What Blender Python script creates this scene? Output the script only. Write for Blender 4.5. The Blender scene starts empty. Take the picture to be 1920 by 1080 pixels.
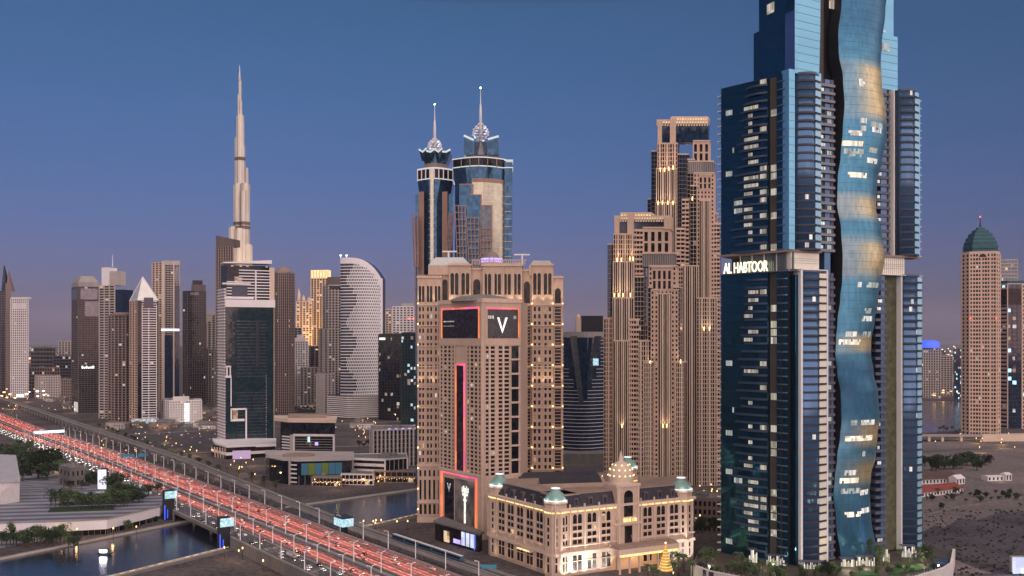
import bpy, math, random
from mathutils import Vector
random.seed(7)
R = math.radians
scn = bpy.context.scene
col = scn.collection

# ------------------------------------------------------------------ camera
F, CX, HZ, H = 1800.0, 960.0, 635.0, 150.0      # focal length / centre / horizon in photo pixels, eye height in metres
cam = bpy.data.objects.new('camera', bpy.data.cameras.new('camera'))
col.objects.link(cam)
cam.location = (0, 0, H)
cam.rotation_euler = (R(90), 0, 0)
cam.data.sensor_width = 36
cam.data.lens = 36 * F / 1920
cam.data.shift_y = (HZ - 540) / 1920
cam.data.clip_start = 1
cam.data.clip_end = 90000
scn.camera = cam

# ------------------------------------------------------------------ dusk sky, afterglow, exposure
SUN_AZ, SUN_EL = R(156), R(7)                   # azimuth clockwise from +Y: behind the camera, to the right
w = bpy.data.worlds.new('World'); scn.world = w; w.use_nodes = True
nt = w.node_tree; bg = nt.nodes['Background']
sky = nt.nodes.new('ShaderNodeTexSky'); sky.sky_type = 'NISHITA'; sky.sun_disc = False
sky.sun_elevation = SUN_EL; sky.sun_rotation = SUN_AZ
sky.altitude = 100; sky.air_density = 1.0; sky.dust_density = 0.6; sky.ozone_density = 5.0
tc = nt.nodes.new('ShaderNodeTexCoord'); sx = nt.nodes.new('ShaderNodeSeparateXYZ')
rp = nt.nodes.new('ShaderNodeValToRGB')         # twilight tint of the air by height above the horizon
rp.color_ramp.interpolation = 'B_SPLINE'
for p_, c_ in ((0.0, (.46, .28, .68)), (.10, (.66, .295, .46)), (.18, (1.16, .445, .44)), (.33, (2.1, .98, .85))):
    e_ = rp.color_ramp.elements[0] if p_ == 0 else (rp.color_ramp.elements[1] if p_ == .33 else rp.color_ramp.elements.new(p_))
    e_.position = p_; e_.color = (c_[0], c_[1], c_[2], 1)
mul = nt.nodes.new('ShaderNodeMix'); mul.data_type = 'RGBA'; mul.blend_type = 'MULTIPLY'
mul.inputs[0].default_value = 1.0
nt.links.new(tc.outputs['Generated'], sx.inputs[0]); nt.links.new(sx.outputs['Z'], rp.inputs[0])
nt.links.new(rp.outputs[0], mul.inputs[7])
nt.links.new(sky.outputs[0], mul.inputs[6]); nt.links.new(mul.outputs[2], bg.inputs[0])
bg.inputs[1].default_value = 0.11
sl = bpy.data.lights.new('sun', 'SUN'); sl.energy = 4.9; sl.angle = R(150); sl.color = (1.0, 0.80, 0.70)
so = bpy.data.objects.new('sun', sl); col.objects.link(so)
sd = Vector((math.sin(SUN_AZ) * math.cos(SUN_EL), math.cos(SUN_AZ) * math.cos(SUN_EL), math.sin(R(18))))
so.rotation_euler = (-sd).to_track_quat('-Z', 'Y').to_euler()
so.location = (300, -300, 400)
scn.view_settings.view_transform = 'Standard'
scn.view_settings.look = 'None'
scn.view_settings.exposure = 0.0
scn.view_settings.gamma = 1.0
scn.cycles.max_bounces = 5
scn.cycles.diffuse_bounces = 2
scn.cycles.glossy_bounces = 3
scn.cycles.transmission_bounces = 3
scn.cycles.sample_clamp_indirect = 3.0
scn.cycles.sample_clamp_direct = 12.0

# ------------------------------------------------------------------ measuring helpers
def X(px, Y): return (px - CX) / F * Y
def Zp(py, Y): return H + (HZ - py) / F * Y
def G(px, py, z=0.0):
    Y = (H - z) * F / (py - HZ)
    return (X(px, Y), Y)
def P(px, Y): return (X(px, Y), Y)
def on_line(px, A, B):
    """point of the plan line A-B seen in photo column px"""
    k = (px - CX) / F
    dx, dy = B[0] - A[0], B[1] - A[1]
    t = (k * A[1] - A[0]) / (dx - k * dy)
    return (A[0] + dx * t, A[1] + dy * t)
def lerp(a, b, t): return a + (b - a) * t
def L2(A, B, t): return (lerp(A[0], B[0], t), lerp(A[1], B[1], t))
def nrm(A, B):
    dx, dy = B[0] - A[0], B[1] - A[1]; l = math.hypot(dx, dy)
    return (dy / l, -dx / l)
def off(p, n, d): return (p[0] + n[0] * d, p[1] + n[1] * d)

# ------------------------------------------------------------------ materials
M = {}
def new_mat(name):
    m = bpy.data.materials.new(name); m.use_nodes = True; M[name] = m
    return m, m.node_tree, m.node_tree.nodes['Principled BSDF']
def N(nt, t, **kw):
    n = nt.nodes.new(t)
    for k, v in kw.items(): setattr(n, k, v)
    return n
def rgb(c): return (c[0], c[1], c[2], 1)
def matte(name, c, rough=0.85, var=0.18, scale=0.06, fine=1.3, metallic=0.0, spec=0.3, streak=False):
    """stone, concrete, paint or soil: base colour broken by soft blotches and fine grain"""
    m, nt, b = new_mat(name)
    geo = N(nt, 'ShaderNodeNewGeometry')
    mp = N(nt, 'ShaderNodeMapping')
    mp.inputs['Scale'].default_value = (1, 1, 0.25) if streak else (1, 1, 1)
    nt.links.new(geo.outputs['Position'], mp.inputs[0])
    n1 = N(nt, 'ShaderNodeTexNoise'); n1.inputs['Scale'].default_value = scale; n1.inputs['Detail'].default_value = 5
    n2 = N(nt, 'ShaderNodeTexNoise'); n2.inputs['Scale'].default_value = fine; n2.inputs['Detail'].default_value = 2
    nt.links.new(mp.outputs[0], n1.inputs['Vector']); nt.links.new(mp.outputs[0], n2.inputs['Vector'])
    ad = N(nt, 'ShaderNodeMath', operation='ADD'); nt.links.new(n1.outputs[0], ad.inputs[0]); nt.links.new(n2.outputs[0], ad.inputs[1])
    mr = N(nt, 'ShaderNodeMapRange'); mr.inputs[1].default_value = 0.7; mr.inputs[2].default_value = 1.3
    mr.inputs[3].default_value = 1 - var; mr.inputs[4].default_value = 1 + var
    nt.links.new(ad.outputs[0], mr.inputs[0])
    vm = N(nt, 'ShaderNodeVectorMath', operation='SCALE'); vm.inputs[0].default_value = c
    nt.links.new(mr.outputs[0], vm.inputs['Scale']); nt.links.new(vm.outputs[0], b.inputs['Base Color'])
    b.inputs['Roughness'].default_value = rough; b.inputs['Metallic'].default_value = metallic
    b.inputs['Specular IOR Level'].default_value = spec
    return m
def glass(name, c, rough=0.06, metallic=0.0, cell=(3.0, 3.0, 3.6), tilt=0.03, var=0.5, ior=1.5, spec=0.5, c2=None):
    """glazing: every pane a little differently tilted and tinted, as real curtain wall is"""
    m, nt, b = new_mat(name)
    geo = N(nt, 'ShaderNodeNewGeometry')
    dv = N(nt, 'ShaderNodeVectorMath', operation='DIVIDE'); dv.inputs[1].default_value = cell
    fl = N(nt, 'ShaderNodeVectorMath', operation='FLOOR')
    wn = N(nt, 'ShaderNodeTexWhiteNoise')
    nt.links.new(geo.outputs['Position'], dv.inputs[0]); nt.links.new(dv.outputs[0], fl.inputs[0]); nt.links.new(fl.outputs[0], wn.inputs['Vector'])
    sb = N(nt, 'ShaderNodeVectorMath', operation='SUBTRACT'); sb.inputs[1].default_value = (.5, .5, .5)
    nt.links.new(wn.outputs['Color'], sb.inputs[0])
    sc = N(nt, 'ShaderNodeVectorMath', operation='SCALE'); sc.inputs['Scale'].default_value = tilt
    nt.links.new(sb.outputs[0], sc.inputs[0])
    ad = N(nt, 'ShaderNodeVectorMath', operation='ADD'); nt.links.new(geo.outputs['Normal'], ad.inputs[0]); nt.links.new(sc.outputs[0], ad.inputs[1])
    no = N(nt, 'ShaderNodeVectorMath', operation='NORMALIZE'); nt.links.new(ad.outputs[0], no.inputs[0])
    nt.links.new(no.outputs[0], b.inputs['Normal'])
    mx = N(nt, 'ShaderNodeMix', data_type='RGBA')
    nt.links.new(wn.outputs['Value'], mx.inputs[0])
    c2 = c2 or tuple(x * (1 + var) for x in c)
    mx.inputs[6].default_value = rgb(tuple(x * (1 - var * .6) for x in c)); mx.inputs[7].default_value = rgb(c2)
    nt.links.new(mx.outputs[2], b.inputs['Base Color'])
    b.inputs['Roughness'].default_value = rough; b.inputs['Metallic'].default_value = metallic
    b.inputs['IOR'].default_value = ior; b.inputs['Specular IOR Level'].default_value = spec
    return m
def glow(name, c, strength, var=0.0, cell=(2.5, 2.5, 3.0), c2=None, sample=False):
    """a lamp, screen or lit room"""
    m, nt, b = new_mat(name)
    b.inputs['Base Color'].default_value = rgb(tuple(min(x, 1) * .2 for x in c)); b.inputs['Roughness'].default_value = 0.4
    b.inputs['Emission Color'].default_value = rgb(c); b.inputs['Emission Strength'].default_value = strength
    if var:
        geo = N(nt, 'ShaderNodeNewGeometry')
        dv = N(nt, 'ShaderNodeVectorMath', operation='DIVIDE'); dv.inputs[1].default_value = cell
        fl = N(nt, 'ShaderNodeVectorMath', operation='FLOOR'); wn = N(nt, 'ShaderNodeTexWhiteNoise')
        nt.links.new(geo.outputs['Position'], dv.inputs[0]); nt.links.new(dv.outputs[0], fl.inputs[0]); nt.links.new(fl.outputs[0], wn.inputs['Vector'])
        mr = N(nt, 'ShaderNodeMapRange'); mr.inputs[3].default_value = strength * (1 - var); mr.inputs[4].default_value = strength * (1 + var)
        nt.links.new(wn.outputs['Value'], mr.inputs[0]); nt.links.new(mr.outputs[0], b.inputs['Emission Strength'])
        if c2:
            sp = N(nt, 'ShaderNodeSeparateColor'); nt.links.new(wn.outputs['Color'], sp.inputs[0])
            mx = N(nt, 'ShaderNodeMix', data_type='RGBA'); mx.inputs[6].default_value = rgb(c); mx.inputs[7].default_value = rgb(c2)
            nt.links.new(sp.outputs[1], mx.inputs[0]); nt.links.new(mx.outputs[2], b.inputs['Emission Color'])
    if not sample: m.cycles.emission_sampling = 'NONE'
    return m
# ------------------------------------------------------------------ mesh helpers
class MB:
    """collects boxes, prisms, tubes ... and links them as ONE mesh object"""
    def __init__(s): s.v = []; s.f = []; s.mi = []; s.mats = []; s.smooth = set(); s.pc = []
    def mat(s, n):
        if n not in s.mats: s.mats.append(n)
        return s.mats.index(n)
    def add(s, vs, fs, m, smooth=False):
        o = len(s.v); s.v.extend(vs); k = s.mat(m); s.pc.append((o, len(s.f)))
        for f in fs:
            if smooth: s.smooth.add(len(s.f))
            s.f.append(tuple(i + o for i in f)); s.mi.append(k)
    def hexa(s, b, t, m):
        """b, t: bottom and top rings of equal length"""
        n = len(b)
        fs = [tuple(range(n))[::-1], tuple(range(n, 2 * n))] + [(i, (i + 1) % n, n + (i + 1) % n, n + i) for i in range(n)]
        s.add(list(b) + list(t), fs, m)
    def box(s, x0, x1, y0, y1, z0, z1, m):
        r = [(x0, y0), (x1, y0), (x1, y1), (x0, y1)]
        s.hexa([(x, y, z0) for x, y in r], [(x, y, z1) for x, y in r], m)
    def prism(s, poly, z0, z1, m, top=None):
        top = top or poly
        s.hexa([(p[0], p[1], z0) for p in poly], [(p[0], p[1], z1) for p in top], m)
    def obox(s, A, B, t0, t1, d0, d1, z0, z1, m):
        """box standing along the plan line A-B, from depth d0 to d1 in front of it"""
        n = nrm(A, B); a = L2(A, B, t0); b = L2(A, B, t1)
        s.prism([off(a, n, d1), off(b, n, d1), off(b, n, d0), off(a, n, d0)], z0, z1, m)
    def oquad(s, A, B, t0, t1, d, z0, z1, m):
        n = nrm(A, B); a = off(L2(A, B, t0), n, d); b = off(L2(A, B, t1), n, d)
        s.add([(a[0], a[1], z0), (b[0], b[1], z0), (b[0], b[1], z1), (a[0], a[1], z1)], [(0, 1, 2, 3)], m)
    def poly(s, pts, m): s.add(list(pts), [tuple(range(len(pts)))], m)
    def tube(s, pts, r, m, n=6):
        rings = []
        for i, p in enumerate(pts):
            p = Vector(p); q = Vector(pts[min(i + 1, len(pts) - 1)]) - Vector(pts[max(i - 1, 0)])
            q.normalize(); u = q.orthogonal().normalized(); v = q.cross(u)
            rr = r[i] if isinstance(r, (list, tuple)) else r
            rings.append([tuple(p + (u * math.cos(a) + v * math.sin(a)) * rr) for a in [2 * math.pi * k / n for k in range(n)]])
        fs = [tuple(range(n))[::-1], tuple(range((len(pts) - 1) * n, len(pts) * n))]
        for i in range(len(pts) - 1):
            fs += [(i * n + k, i * n + (k + 1) % n, (i + 1) * n + (k + 1) % n, (i + 1) * n + k) for k in range(n)]
        s.add([q for g in rings for q in g], fs, m, n > 7)
    def lathe(s, c, prof, m, n=20, a0=0.0, smooth=True):
        vs = [(c[0] + r * math.cos(a0 + 2 * math.pi * k / n), c[1] + r * math.sin(a0 + 2 * math.pi * k / n), z) for r, z in prof for k in range(n)]
        fs = [tuple(range(n))[::-1], tuple(range((len(prof) - 1) * n, len(prof) * n))]
        s.add(vs, fs, m)
        vs2 = []; fs = []
        for i in range(len(prof) - 1):
            fs += [(i * n + k, i * n + (k + 1) % n, (i + 1) * n + (k + 1) % n, (i + 1) * n + k) for k in range(n)]
        s.add(vs, fs, m, smooth)
    def build(s, name, parent=None, org=(0, 0, 0), loc=None):
        me = bpy.data.meshes.new(name)
        me.from_pydata([(x - org[0], y - org[1], z - org[2]) for x, y, z in s.v], [], s.f)
        for n in s.mats: me.materials.append(M[n])
        me.polygons.foreach_set('material_index', s.mi)
        if s.smooth: me.polygons.foreach_set('use_smooth', [i in s.smooth for i in range(len(s.f))])
        me.update()
        o = bpy.data.objects.new(name, me); col.objects.link(o)
        if parent: o.parent = parent
        elif loc or org != (0, 0, 0): o.location = loc or org
        return o

    def pieces(s):
        e = s.pc[1:] + [(len(s.v), len(s.f))]; out = []
        for (v0, f0), (v1, f1) in zip(s.pc, e):
            m = MB(); m.v = s.v[v0:v1]; m.f = [tuple(i - v0 for i in f) for f in s.f[f0:f1]]; m.mats = s.mats[:]; m.mi = s.mi[f0:f1]; m.smooth = {i - f0 for i in s.smooth if f0 <= i < f1}; m.pc = [(0, 0)]
            out.append(m)
        return out
    def glue(s, n=2):
        """the last n pieces are one"""
        del s.pc[-(n - 1):]

SPLIT = set('sill glass_band recess_floor pilaster dormer terrace_slab uplight wall_lamp cornice white_frame colour_panel court_block court_roof stepped_panel hip_roof attic side_block slanted_roof crown_wing turret bright_window white_fin lobby_light lobby_roof lawn pool planter roof_light red_lamp tall_window bay_glass arched_window recess_glass recess_wall white_panel strip_window lit_ring pier side_glass base_window purple_light crown_glass left_glass top_left_glass top_right_glass corner_facet edge_fin garden_recess mullion black_slot soffit string_light roof_crane light_panel podium_frame roof_box hedge entrance stepped_top balcony dome_light crown_light neon_line small_balcony coping small_window'.split())
def tag(o, label=None, cat=None, group=None, kind=None):
    if label: o['label'] = label
    if cat: o['category'] = cat
    if group: o['group'] = group
    if kind: o['kind'] = kind
    return o
class Thing:
    """an Empty at the thing's base that parents its parts"""
    def __init__(s, name, label, cat, loc=(0, 0, 0), group=None):
        if len(loc) == 2: loc = (loc[0], loc[1], 0)
        s.loc = tuple(loc); s.e = bpy.data.objects.new(name, None); col.objects.link(s.e)
        s.e.location = loc; s.e.empty_display_size = 2; tag(s.e, label, cat, group); s.mbs = {}
    def mb(s, part):
        if part not in s.mbs: s.mbs[part] = MB()
        return s.mbs[part]
    def part(s, name, mb, parent=None, label=None, kind=None):
        o = mb.build(name, parent or s.e, s.loc); return tag(o, label, None, None, kind)
    def done(s, order=None):
        out = {}
        for k, m in s.mbs.items():
            if not m.f: continue
            if k in SPLIT and 1 < len(m.pc):
                ps = m.pieces()
                def size(q):
                    xs, ys, zs = zip(*q.v); return (max(zs) - min(zs) + .3) * (max(xs) - min(xs) + max(ys) - min(ys)) / (xs[0] ** 2 + ys[0] ** 2)
                ps.sort(key=size, reverse=True)
                for q in ps[:100]: out[k] = s.part(k, q)
                if ps[100:]:
                    r = MB()
                    for q in ps[100:]:
                        for i, f in enumerate(q.f): r.add([q.v[j] for j in f], [tuple(range(len(f)))], q.mats[q.mi[i]])
                    s.part(k + ('s' if k[-1] not in 'sy' else ''), r, kind='stuff')
            else: out[k] = s.part(k, m)
        s.mbs = {}; return out
def solo(name, mb, label, cat, loc, group=None):
    if len(loc) == 2: loc = (loc[0], loc[1], 0)
    return tag(mb.build(name, None, tuple(loc)), label, cat, group)
def structure(name, mb): return tag(mb.build(name), kind='structure')
def copy_tree(o, parent=None):
    c = o.copy(); col.objects.link(c)
    if parent: c.parent = parent
    for ch in o.children: copy_tree(ch, c)
    return c
def lamp(name, kind, loc, energy, color, size=0.5, target=None, angle=60, blend=.6, sy=None):
    l = bpy.data.lights.new(name, kind); l.energy = energy; l.color = color
    if kind == 'AREA':
        l.size = size
        if sy: l.shape = 'RECTANGLE'; l.size_y = sy
    else: l.shadow_soft_size = size
    if kind == 'SPOT': l.spot_size = R(angle); l.spot_blend = blend
    o = bpy.data.objects.new(name, l); col.objects.link(o); o.location = loc
    if target: o.rotation_euler = (Vector(target) - Vector(loc)).to_track_quat('-Z', 'Y').to_euler()
    return o

# ------------------------------------------------------------------ facades
def facade(T, A, B, z0, z1, bays, floors, wall, pier=.35, span=.4, dp=.45, ds=.3, cells=None, part='wall', ends=True, wide=None, sill=.5, every=1):
    """piers and spandrels standing proud of the core between A and B; the cells between them go to cells"""
    mb = T.mb(part); L = math.hypot(B[0] - A[0], B[1] - A[1]); h = (z1 - z0) / floors
    if pier > 0:
        for i in range(bays + 1):
            if i % every: continue
            c = i / bays; hw = pier / bays / 2 * (wide[i] if wide else 1)
            a, b = max(0, c - hw), min(1, c + hw)
            if not ends and i in (0, bays): continue
            mb.obox(A, B, a, b, -.2, dp, z0, z1, wall)
    if span > 0:
        for j in range(floors + 1):
            zc = z0 + j * h; a = max(z0, zc - span * h * sill); b = min(z1 - .01, zc + span * h * (1 - sill))
            if b - a > .02: mb.obox(A, B, 0, 1, -.2, ds, a, b, wall)
    if cells is not None:
        for j in range(floors):
            for i in range(bays):
                cells.append((A, B, (i + pier / 2) / bays, (i + 1 - pier / 2) / bays, z0 + j * h + span * h * (1 - sill), z0 + (j + 1) * h - span * h * sill))
def windows(T, cells, dark='pane', lits=('lit_warm', 'lit_cool'), lit=.06, n_ind=0, d=.05, panes=True, rnd=None, parent=None):
    """the panes: the first n_ind that show largest are parts of their own, the rest one part"""
    rnd = rnd or random.Random(len(cells) + int(abs(T.loc[0])))
    def key(c):
        a = L2(c[0], c[1], (c[2] + c[3]) / 2); return a[0] ** 2 + a[1] ** 2 + (c[4] - H) ** 2 * .3
    if n_ind: cells = sorted(cells, key=key)
    rest = MB(); k = 0
    for c in cells:
        m = rnd.choice(lits) if rnd.random() < lit else dark
        if m == dark and not panes: continue
        A, B, t0, t1, z0, z1 = c
        if m != dark and not panes:
            t1 = lerp(t0, t1, rnd.uniform(.45, 1))
        if k < n_ind:
            w_ = MB(); w_.obox(A, B, t0, t1, -.1, d, z0, z1, m); T.part('window', w_, parent); k += 1
        else: rest.oquad(A, B, t0, t1, d, z0, z1, m)
    if rest.f: T.part('windows' if n_ind or panes else 'lit_windows', rest, parent, kind='stuff')
def back(pts, depth):
    """close a front polyline with a back edge away from the viewer"""
    cx = sum(p[0] for p in pts) / len(pts); cy = sum(p[1] for p in pts) / len(pts); l = math.hypot(cx, cy)
    d = (cx / l * depth, cy / l * depth)
    return pts + [(pts[-1][0] + d[0], pts[-1][1] + d[1]), (pts[0][0] + d[0], pts[0][1] + d[1])]
def roof_kit(T, poly, z, wall, parapet=1.6, seed=0, boxes=3, mat='roof_grey'):
    """parapet, roof deck and plant boxes on a flat roof"""
    r = random.Random(seed); mb = T.mb('roof'); n = len(poly)
    cx = sum(p[0] for p in poly) / n; cy = sum(p[1] for p in poly) / n
    ins = [(lerp(p[0], cx, .02), lerp(p[1], cy, .02)) for p in poly]
    mb.prism(ins, z + .02, z + .3, mat)
    for i in range(n):
        A, B = poly[i], poly[(i + 1) % n]
        mb.obox(A, B, 0, 1, -.5, .12, z - .1, z + parapet, wall)
    for i in range(boxes):
        k = r.uniform(.15, .7); p = poly[r.randrange(n)]; q = (lerp(cx, p[0], k), lerp(cy, p[1], k))
        s = r.uniform(.05, .12) * math.hypot(poly[0][0] - poly[n // 2][0], poly[0][1] - poly[n // 2][1])
        mb.box(q[0] - s, q[0] + s, q[1] - s * .7, q[1] + s * .7, z + .3, z + r.uniform(2, 4.5), mat)
def tower(name, label, pts, top, segs, depth=30, base=0.0, core='pane', wall='stone', lit=.05, lits=('lit_warm', 'lit_cool'), n_ind=0, cat='tower', group=None,
          roof=True, panes=True, dark='pane', seed=1, boxes=3, finish=True, z1=None, corner=.8, parapet=1.6):
    """a block on the front polyline pts [(photo column, distance) ...]; segs: one facade dict per front edge"""
    W = [P(*p) for p in pts]
    near = min(p[1] for p in pts)
    z1 = z1 or Zp(top, near)
    c = (sum(p[0] for p in W) / len(W), sum(p[1] for p in W) / len(W), base)
    T = Thing(name, label, cat, c, group)
    poly = back(W, depth)
    T.mb('core').prism(poly, base, z1, core)
    cells = []
    for i, sg in enumerate(segs):
        if sg is None: continue
        facade(T, W[i], W[i + 1], base + sg.get('lift', 0), z1, cells=cells, wall=sg.get('wall', wall), **{k: v for k, v in sg.items() if k not in ('wall', 'lift')})
    if corner:
        for i in range(len(W)):
            a = W[i]; T.mb('wall').box(a[0] - corner, a[0] + corner, a[1] - corner, a[1] + corner, base, z1, wall)
    # plain flank and rear walls with floor bands
    h = (z1 - base) / max(1, segs[0]['floors'] if segs[0] else 30)
    for A, B in ((poly[len(W) - 1], poly[len(W)]), (poly[len(W)], poly[len(W) + 1]), (poly[len(W) + 1], poly[0])):
        facade(T, A, B, base, z1, max(2, int(math.hypot(A[0] - B[0], A[1] - B[1]) / 7)), max(3, int((z1 - base) / 4.2)), wall, pier=.3, span=.4, cells=None)
    if roof: roof_kit(T, poly, z1, wall, seed=seed, boxes=boxes, parapet=parapet)
    windows(T, cells, dark, lits, lit, n_ind, panes=panes, rnd=random.Random(seed * 31 + 5))
    T.W = W; T.poly = poly; T.z1 = z1; T.base = base
    if finish: T.done()
    return T
# ------------------------------------------------------------------ materials of the place
matte('ground', (.088, .073, .073), .95, .6, .02, .25)
matte('sand', (.15, .125, .122), .95, .4, .012, .2)
matte('scrub_soil', (.068, .062, .07), .95, .6, .03, .4)
matte('asphalt', (.095, .088, .09), .8, .25, .03, .8)
matte('asphalt_dark', (.065, .06, .065), .8, .3, .05, .8)
matte('concrete', (.30, .275, .265), .85, .2, .08, 1.2, streak=True)
matte('concrete_dark', (.16, .145, .14), .85, .25, .08, 1.2, streak=True)
matte('paint_white', (.75, .74, .74), .6, .06)
matte('kerb', (.42, .38, .34), .8, .2)
matte('roof_grey', (.20, .185, .18), .9, .3, .15, 1.5)
matte('roof_tan', (.30, .22, .175), .9, .2, .1, 1.0)
matte('slate', (.035, .033, .045), .6, .3, .3, 2)
matte('copper_green', (.20, .33, .30), .55, .2, .2, 1.5)
matte('stone', (.53, .39, .305), .85, .13, .05, .9, streak=True)          # beige city-hotel stone
matte('stone_pink', (.57, .405, .32), .85, .12, .05, .9, streak=True)
matte('stone_pale', (.60, .465, .375), .85, .12, .05, .9, streak=True)
matte('stone_grey', (.42, .37, .35), .85, .15, .05, .9, streak=True)
matte('stone_brown', (.25, .185, .165), .85, .15, .05, .9, streak=True)
matte('stone_dark', (.13, .10, .095), .8, .2, .05, .9, streak=True)
matte('white_wall', (.66, .61, .61), .7, .1, .05, .8, streak=True)
matte('white_clad', (.76, .72, .74), .45, .06, .05, .8)
matte('bronze', (.30, .19, .15), .5, .15, .05, .9, metallic=.3)
matte('steel', (.5, .5, .53), .35, .1, .1, 1, metallic=.8)
matte('dark_metal', (.035, .035, .042), .4, .2, .2, 1.5, metallic=.4)
matte('metal_light', (.62, .62, .64), .4, .06)
matte('red_tile', (.20, .05, .04), .8, .25, .3, 2)
matte('teal_roof', (.018, .085, .105), .5, .2, .1, 1)
matte('silver_roof', (.62, .62, .60), .4, .1, .1, 1, metallic=.5)
glass('pane', (.014, .012, .015), .1, tilt=.05, var=.9, spec=.2, c2=(.036, .032, .03))
glass('pane_brown', (.018, .012, .012), .12, tilt=.05, var=.9, spec=.15, c2=(.034, .026, .024))
glass('pane_bluegrey', (.03, .036, .055), .08, tilt=.03, var=.6, spec=.3)
glass('glass_dark', (.008, .010, .015), .06, tilt=.02, var=.9, spec=.25)
glass('glass_navy', (.010, .024, .05), .06, tilt=.015, var=.6, spec=.4)
glass('glass_teal', (.012, .028, .036), .07, tilt=.012, var=.4, spec=.4)
glass('glass_grey', (.10, .11, .13), .15, tilt=.02, var=.3, metallic=.5)
glass('glass_gold', (.52, .47, .36), .3, tilt=.015, var=.12, metallic=.6)
glow('lit_warm', (1.0, .66, .34), .5, .7, c2=(1.0, .82, .6))
glow('lit_cool', (.85, .92, 1.0), .42, .7, c2=(1, .9, .75))
glow('lit_dim', (1.0, .62, .38), .22, .8, c2=(.9, .8, .7))
glow('lamp_warm', (1.0, .62, .25), 4.0)
glow('lamp_white', (1.0, .93, .85), 9.0)
glow('strip_gold', (1.0, .66, .26), 1.5, .25, cell=(1.5, 1.5, 9))
glow('strip_white', (.95, .97, 1.0), 1.0)
glow('strip_red', (1.0, .17, .09), 1.15, .3, cell=(9, 9, 9), c2=(1.0, .28, .06))
glow('strip_pink', (1.0, .12, .36), 1.0, .3, cell=(9, 9, 9), c2=(1.0, .2, .1))
glow('sign_white', (.95, .97, 1.0), 1.6)
glow('sign_blue', (.35, .75, 1.0), 2.0, .3)
glow('screen_cyan', (.30, .72, .85), .85, .3, cell=(1.2, 1.2, 1.5), c2=(.9, 1, 1))
glow('neon_blue', (.06, .13, 1.0), 1.3)
glow('purple_glow', (.55, .42, 1.0), 1.3, .2)
glow('pink_panel', (.75, .52, .82), .55)
glow('tail_light', (1.0, .14, .08), 3.5)
glow('tail_light_far', (1.0, .17, .10), 2.6)
glow('head_light', (1.0, .92, .82), 4.5)
glow('red_beacon', (1.0, .08, .05), 6.0)
glow('room_dim', (.78, .92, .92), .30, .6, cell=(1.6, 1.6, 5.05), c2=(.95, .95, .8))
glow('room_warm', (1.0, .80, .55), .85, .5, cell=(1.3, 1.3, 5.05), c2=(1, .95, .85))
glow('letter_glow', (1.0, .90, .62), 1.8)
glow('screen_white', (.66, .72, 1.0), 1.0, .25, cell=(3, 3, 4))
matte('fin_white', (.66, .66, .68), .35, .05, .05, 1)
matte('panel_beige', (.74, .70, .60), .35, .06, .05, .6, metallic=.2)
matte('garden_wall', (.085, .085, .05), .8, .5, .25, 1.6)
matte('lawn_green', (.03, .10, .03), .9, .3, .4, 2)
glow('far_orange', (1.0, .5, .2), 5.0, .8, cell=(60, 60, 60))
glow('far_white', (.9, .95, 1.0), 2.4, .8, cell=(60, 60, 60))
glow('far_dim', (1.0, .62, .4), 1.4, .8, cell=(60, 60, 60))
glow('lamp_orange', (1.0, .58, .22), 3.0)
glow('lamp_head', (1.0, .9, .75), .9)
glow('pillar_screen', (.86, .86, 1.0), 1.0)
glow('sign_lit', (.8, .86, 1.0), 1.6)
glow('gold_cone', (1.0, .55, .10), .55)
matte('panel_blue', (.045, .17, .26), .5, .1); matte('panel_green', (.13, .19, .03), .5, .1)
matte('sign_panel_blue', (.05, .25, .38), .4, .1)
matte('lamp_post', (.8, .8, .84), .5, .05)
matte('roof_slope', (.40, .39, .42), .6, .1, .1, 1)
matte('roof_brown', (.085, .05, .05), .85, .3, .2, 1)
matte('bark', (.09, .07, .055), .9, .2, 1, 5)
matte('leaf', (.055, .095, .035), .7, .35, .4, 2); matte('leaf_light', (.075, .115, .045), .7, .3, .4, 2); matte('leaf_dark', (.026, .045, .022), .75, .35, .4, 2); matte('leaf_dark_light', (.04, .065, .03), .75, .3, .4, 2)
for n_, c_ in (('white', (.72, .72, .72)), ('silver', (.34, .34, .36)), ('black', (.02, .02, .024)), ('red', (.25, .02, .02))): matte('paint_' + n_, c_, .3, .03, spec=.5)
matte('train_blue', (.05, .10, .16), .35, .1)
glow('emblem_glow', (.95, 1.0, .86), 1.1, .3, cell=(1, 1, 2))
glow('ring_light', (.95, .97, 1.0), .62)
glow('crown_glow', (1.0, .70, .34), 1.25, .2, cell=(4, 4, 4))
matte('scrub', (.05, .05, .042), .9, .5, .2, 2)
matte('boat_white', (.7, .7, .72), .4, .05)
glow('boat_lamp', (.95, .88, 1.0), 40.0)
glass('glass_twin', (.035, .085, .15), .12, tilt=.015, var=.4, metallic=.65)
matte('street_red', (.3, .1, .08), .6, .1)

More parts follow.
